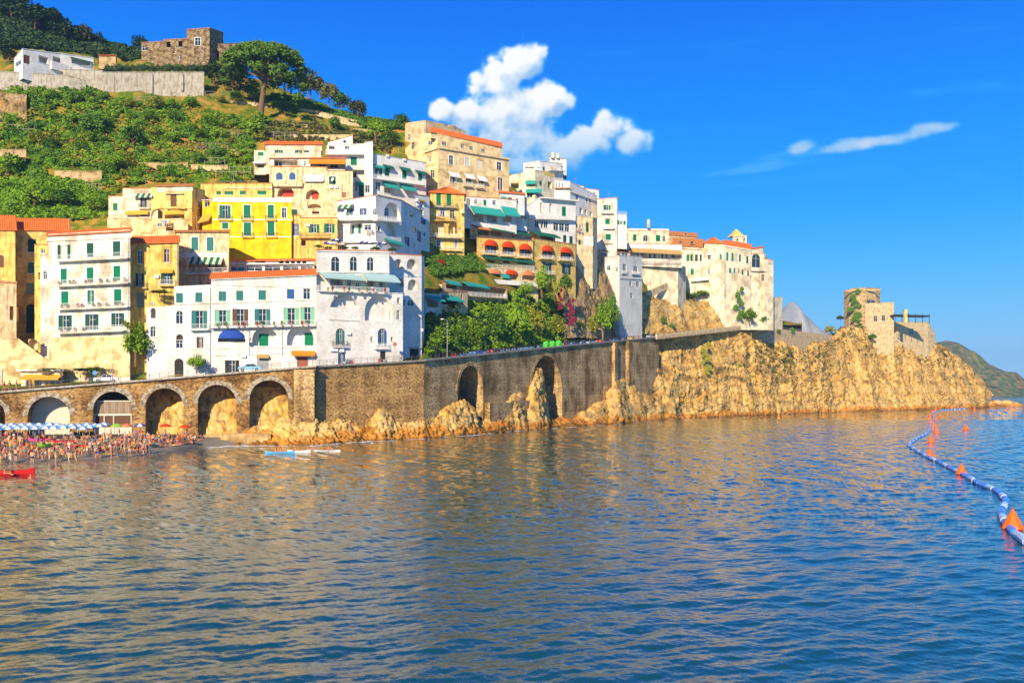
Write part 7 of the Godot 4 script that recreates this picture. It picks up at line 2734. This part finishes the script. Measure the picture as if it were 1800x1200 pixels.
	for q in [[6, 3.0, "walking", "pedestrian in red at the left end of the street"], [16, 3.0, "standing", "pedestrian in yellow beside the pink poster"], [28, 3.5, "standing", "second red-clad pedestrian by the kiosk"], [52, 3.0, "standing", "person at the kiosk's left table"], [58, 3.0, "standing", "person in front of the kiosk glass"], [150, 3.0, "walking", "pedestrian left of the white hatchback"], [1122, 2.5, "walking", "pedestrian in pink between the yellow and silver cars"]]:
		person(q[2], road_at(q[0], q[1]) + Vector3(0, 0.02, 0), r.randf() * 6.0, M.skin_a, M[["cloth_red", "cloth_yellow", "cloth_pink"][int(q[0]) % 3]], true, q[3], 1.0, "pedestrians on the road")

# ---------------------------------------------------------------- floating barrier and marker buoys
func floats() -> void:
	mat("boom_blue", lin(0.06, 0.26, 0.78), 0.35)
	mat("boom_pale", lin(0.5, 0.66, 0.85), 0.4)
	mat("buoy", lin(0.85, 0.13, 0.01), 0.4)
	mat("buoy_low", lin(0.6, 0.04, 0.01), 0.4)
	var pts := [[1850, 985], [1808, 960], [1785, 942], [1766, 920], [1760, 903], [1770, 884], [1758, 868], [1738, 858], [1722, 853], [1706, 843], [1690, 833], [1672, 825], [1655, 815], [1638, 808], [1622, 799], [1608, 791], [1597, 783], [1606, 776], [1616, 769], [1630, 763], [1634, 754], [1637, 744], [1642, 736], [1640, 729], [1643, 724], [1655, 721], [1675, 719.5], [1700, 718.5]]
	var w := []
	for p in pts:
		var d: float = CH * F / (p[1] - HY)
		w.append(Vector3((p[0] - CX) * d / F, 0.16, -d))
	var o := thing("floating_barrier", w[3], "blue inflated floating barrier snaking across the water at right", "barrier")
	var i := 0
	for s in w.size() - 1:
		var a: Vector3 = w[s] - w[3]
		var b: Vector3 = w[s + 1] - w[3]
		var n := maxi(1, int((b - a).length() / 2.6))
		if n > 12: n = 12
		for k in n:
			var p := a.lerp(b, (k + 0.04) / n)
			var q := a.lerp(b, (k + 0.96) / n)
			var m := MB.new()
			var wob := Vector3(0.05 * sin(i * 2.1), 0.05 * sin(i * 1.3), 0.0)
			m.tube([p, p.lerp(q, 0.06), p.lerp(q, 0.5) + wob, p.lerp(q, 0.94), q], [0.14, 0.27, 0.3, 0.27, 0.14], 9)
			inst(m.mesh(), "float", M.boom_pale if i % 3 == 1 else M.boom_blue, o)
			var r := MB.new()
			r.tube([q - (q - p) * 0.02, q + (q - p) * 0.05], [0.17, 0.17], 8)
			inst(r.mesh(), "strap", M.p_dark, o)
			i += 1
	var bl := [[1781, 931, 37, "largest orange buoy at the right picture edge beside the barrier"], [1691, 834, 20, "orange buoy on the bend of the barrier, second largest"], [1635, 804, 15, "orange buoy inside the barrier's loop"], [1637, 778, 13, "orange buoy behind the barrier's leftmost bend"], [1647, 762, 10, "orange buoy above and right of the barrier's leftmost bend"], [1641, 750, 9, "middle orange buoy of the receding line"], [1636, 744, 7, "orange buoy left of the middle one in the receding line"], [1646, 738, 7, "orange buoy near the top of the receding line"], [1635, 731, 5, "tiny orange buoy left in the far group"], [1653, 732, 4, "tiny orange buoy right in the far group"], [1640, 725, 5, "tiny orange buoy second from farthest"], [1645, 721, 5, "farthest tiny orange buoy below the headland"], [1698, 756, 11, "lone orange buoy right of the receding line"], [1714, 719, 4, "tiny lone orange buoy off the headland tip"]]
	for q in bl:
		var d: float = CH * F / (q[1] - HY)
		var h: float = minf(q[2] * d / F, 1.6)
		var at := Vector3((q[0] - CX) * d / F, 0.0, -d)
		var bo := thing("marker_buoy", at, q[3], "buoy", "orange marker buoys")
		var m := MB.new()
		m.tube([Vector3(0, h * 0.08, 0), Vector3(0, h * 0.2, 0), Vector3(0, h * 0.93, 0), Vector3(0, h, 0)], [h * 0.5, h * 0.47, h * 0.07, h * 0.03], 8)
		inst(m.mesh(), "body", M.buoy, bo)
		var s := MB.new()
		s.tube([Vector3(0, -h * 0.3, 0), Vector3(0, -h * 0.1, 0), Vector3(0, h * 0.08, 0)], [h * 0.15, h * 0.38, h * 0.48], 8)
		inst(s.mesh(), "base", M.buoy_low, bo)
		var t := MB.new()
		t.tube([Vector3(0, h * 0.97, 0), Vector3(0, h * 1.08, 0)], [h * 0.035, h * 0.035], 6)
		inst(t.mesh(), "top_ring", M.buoy_low, bo)
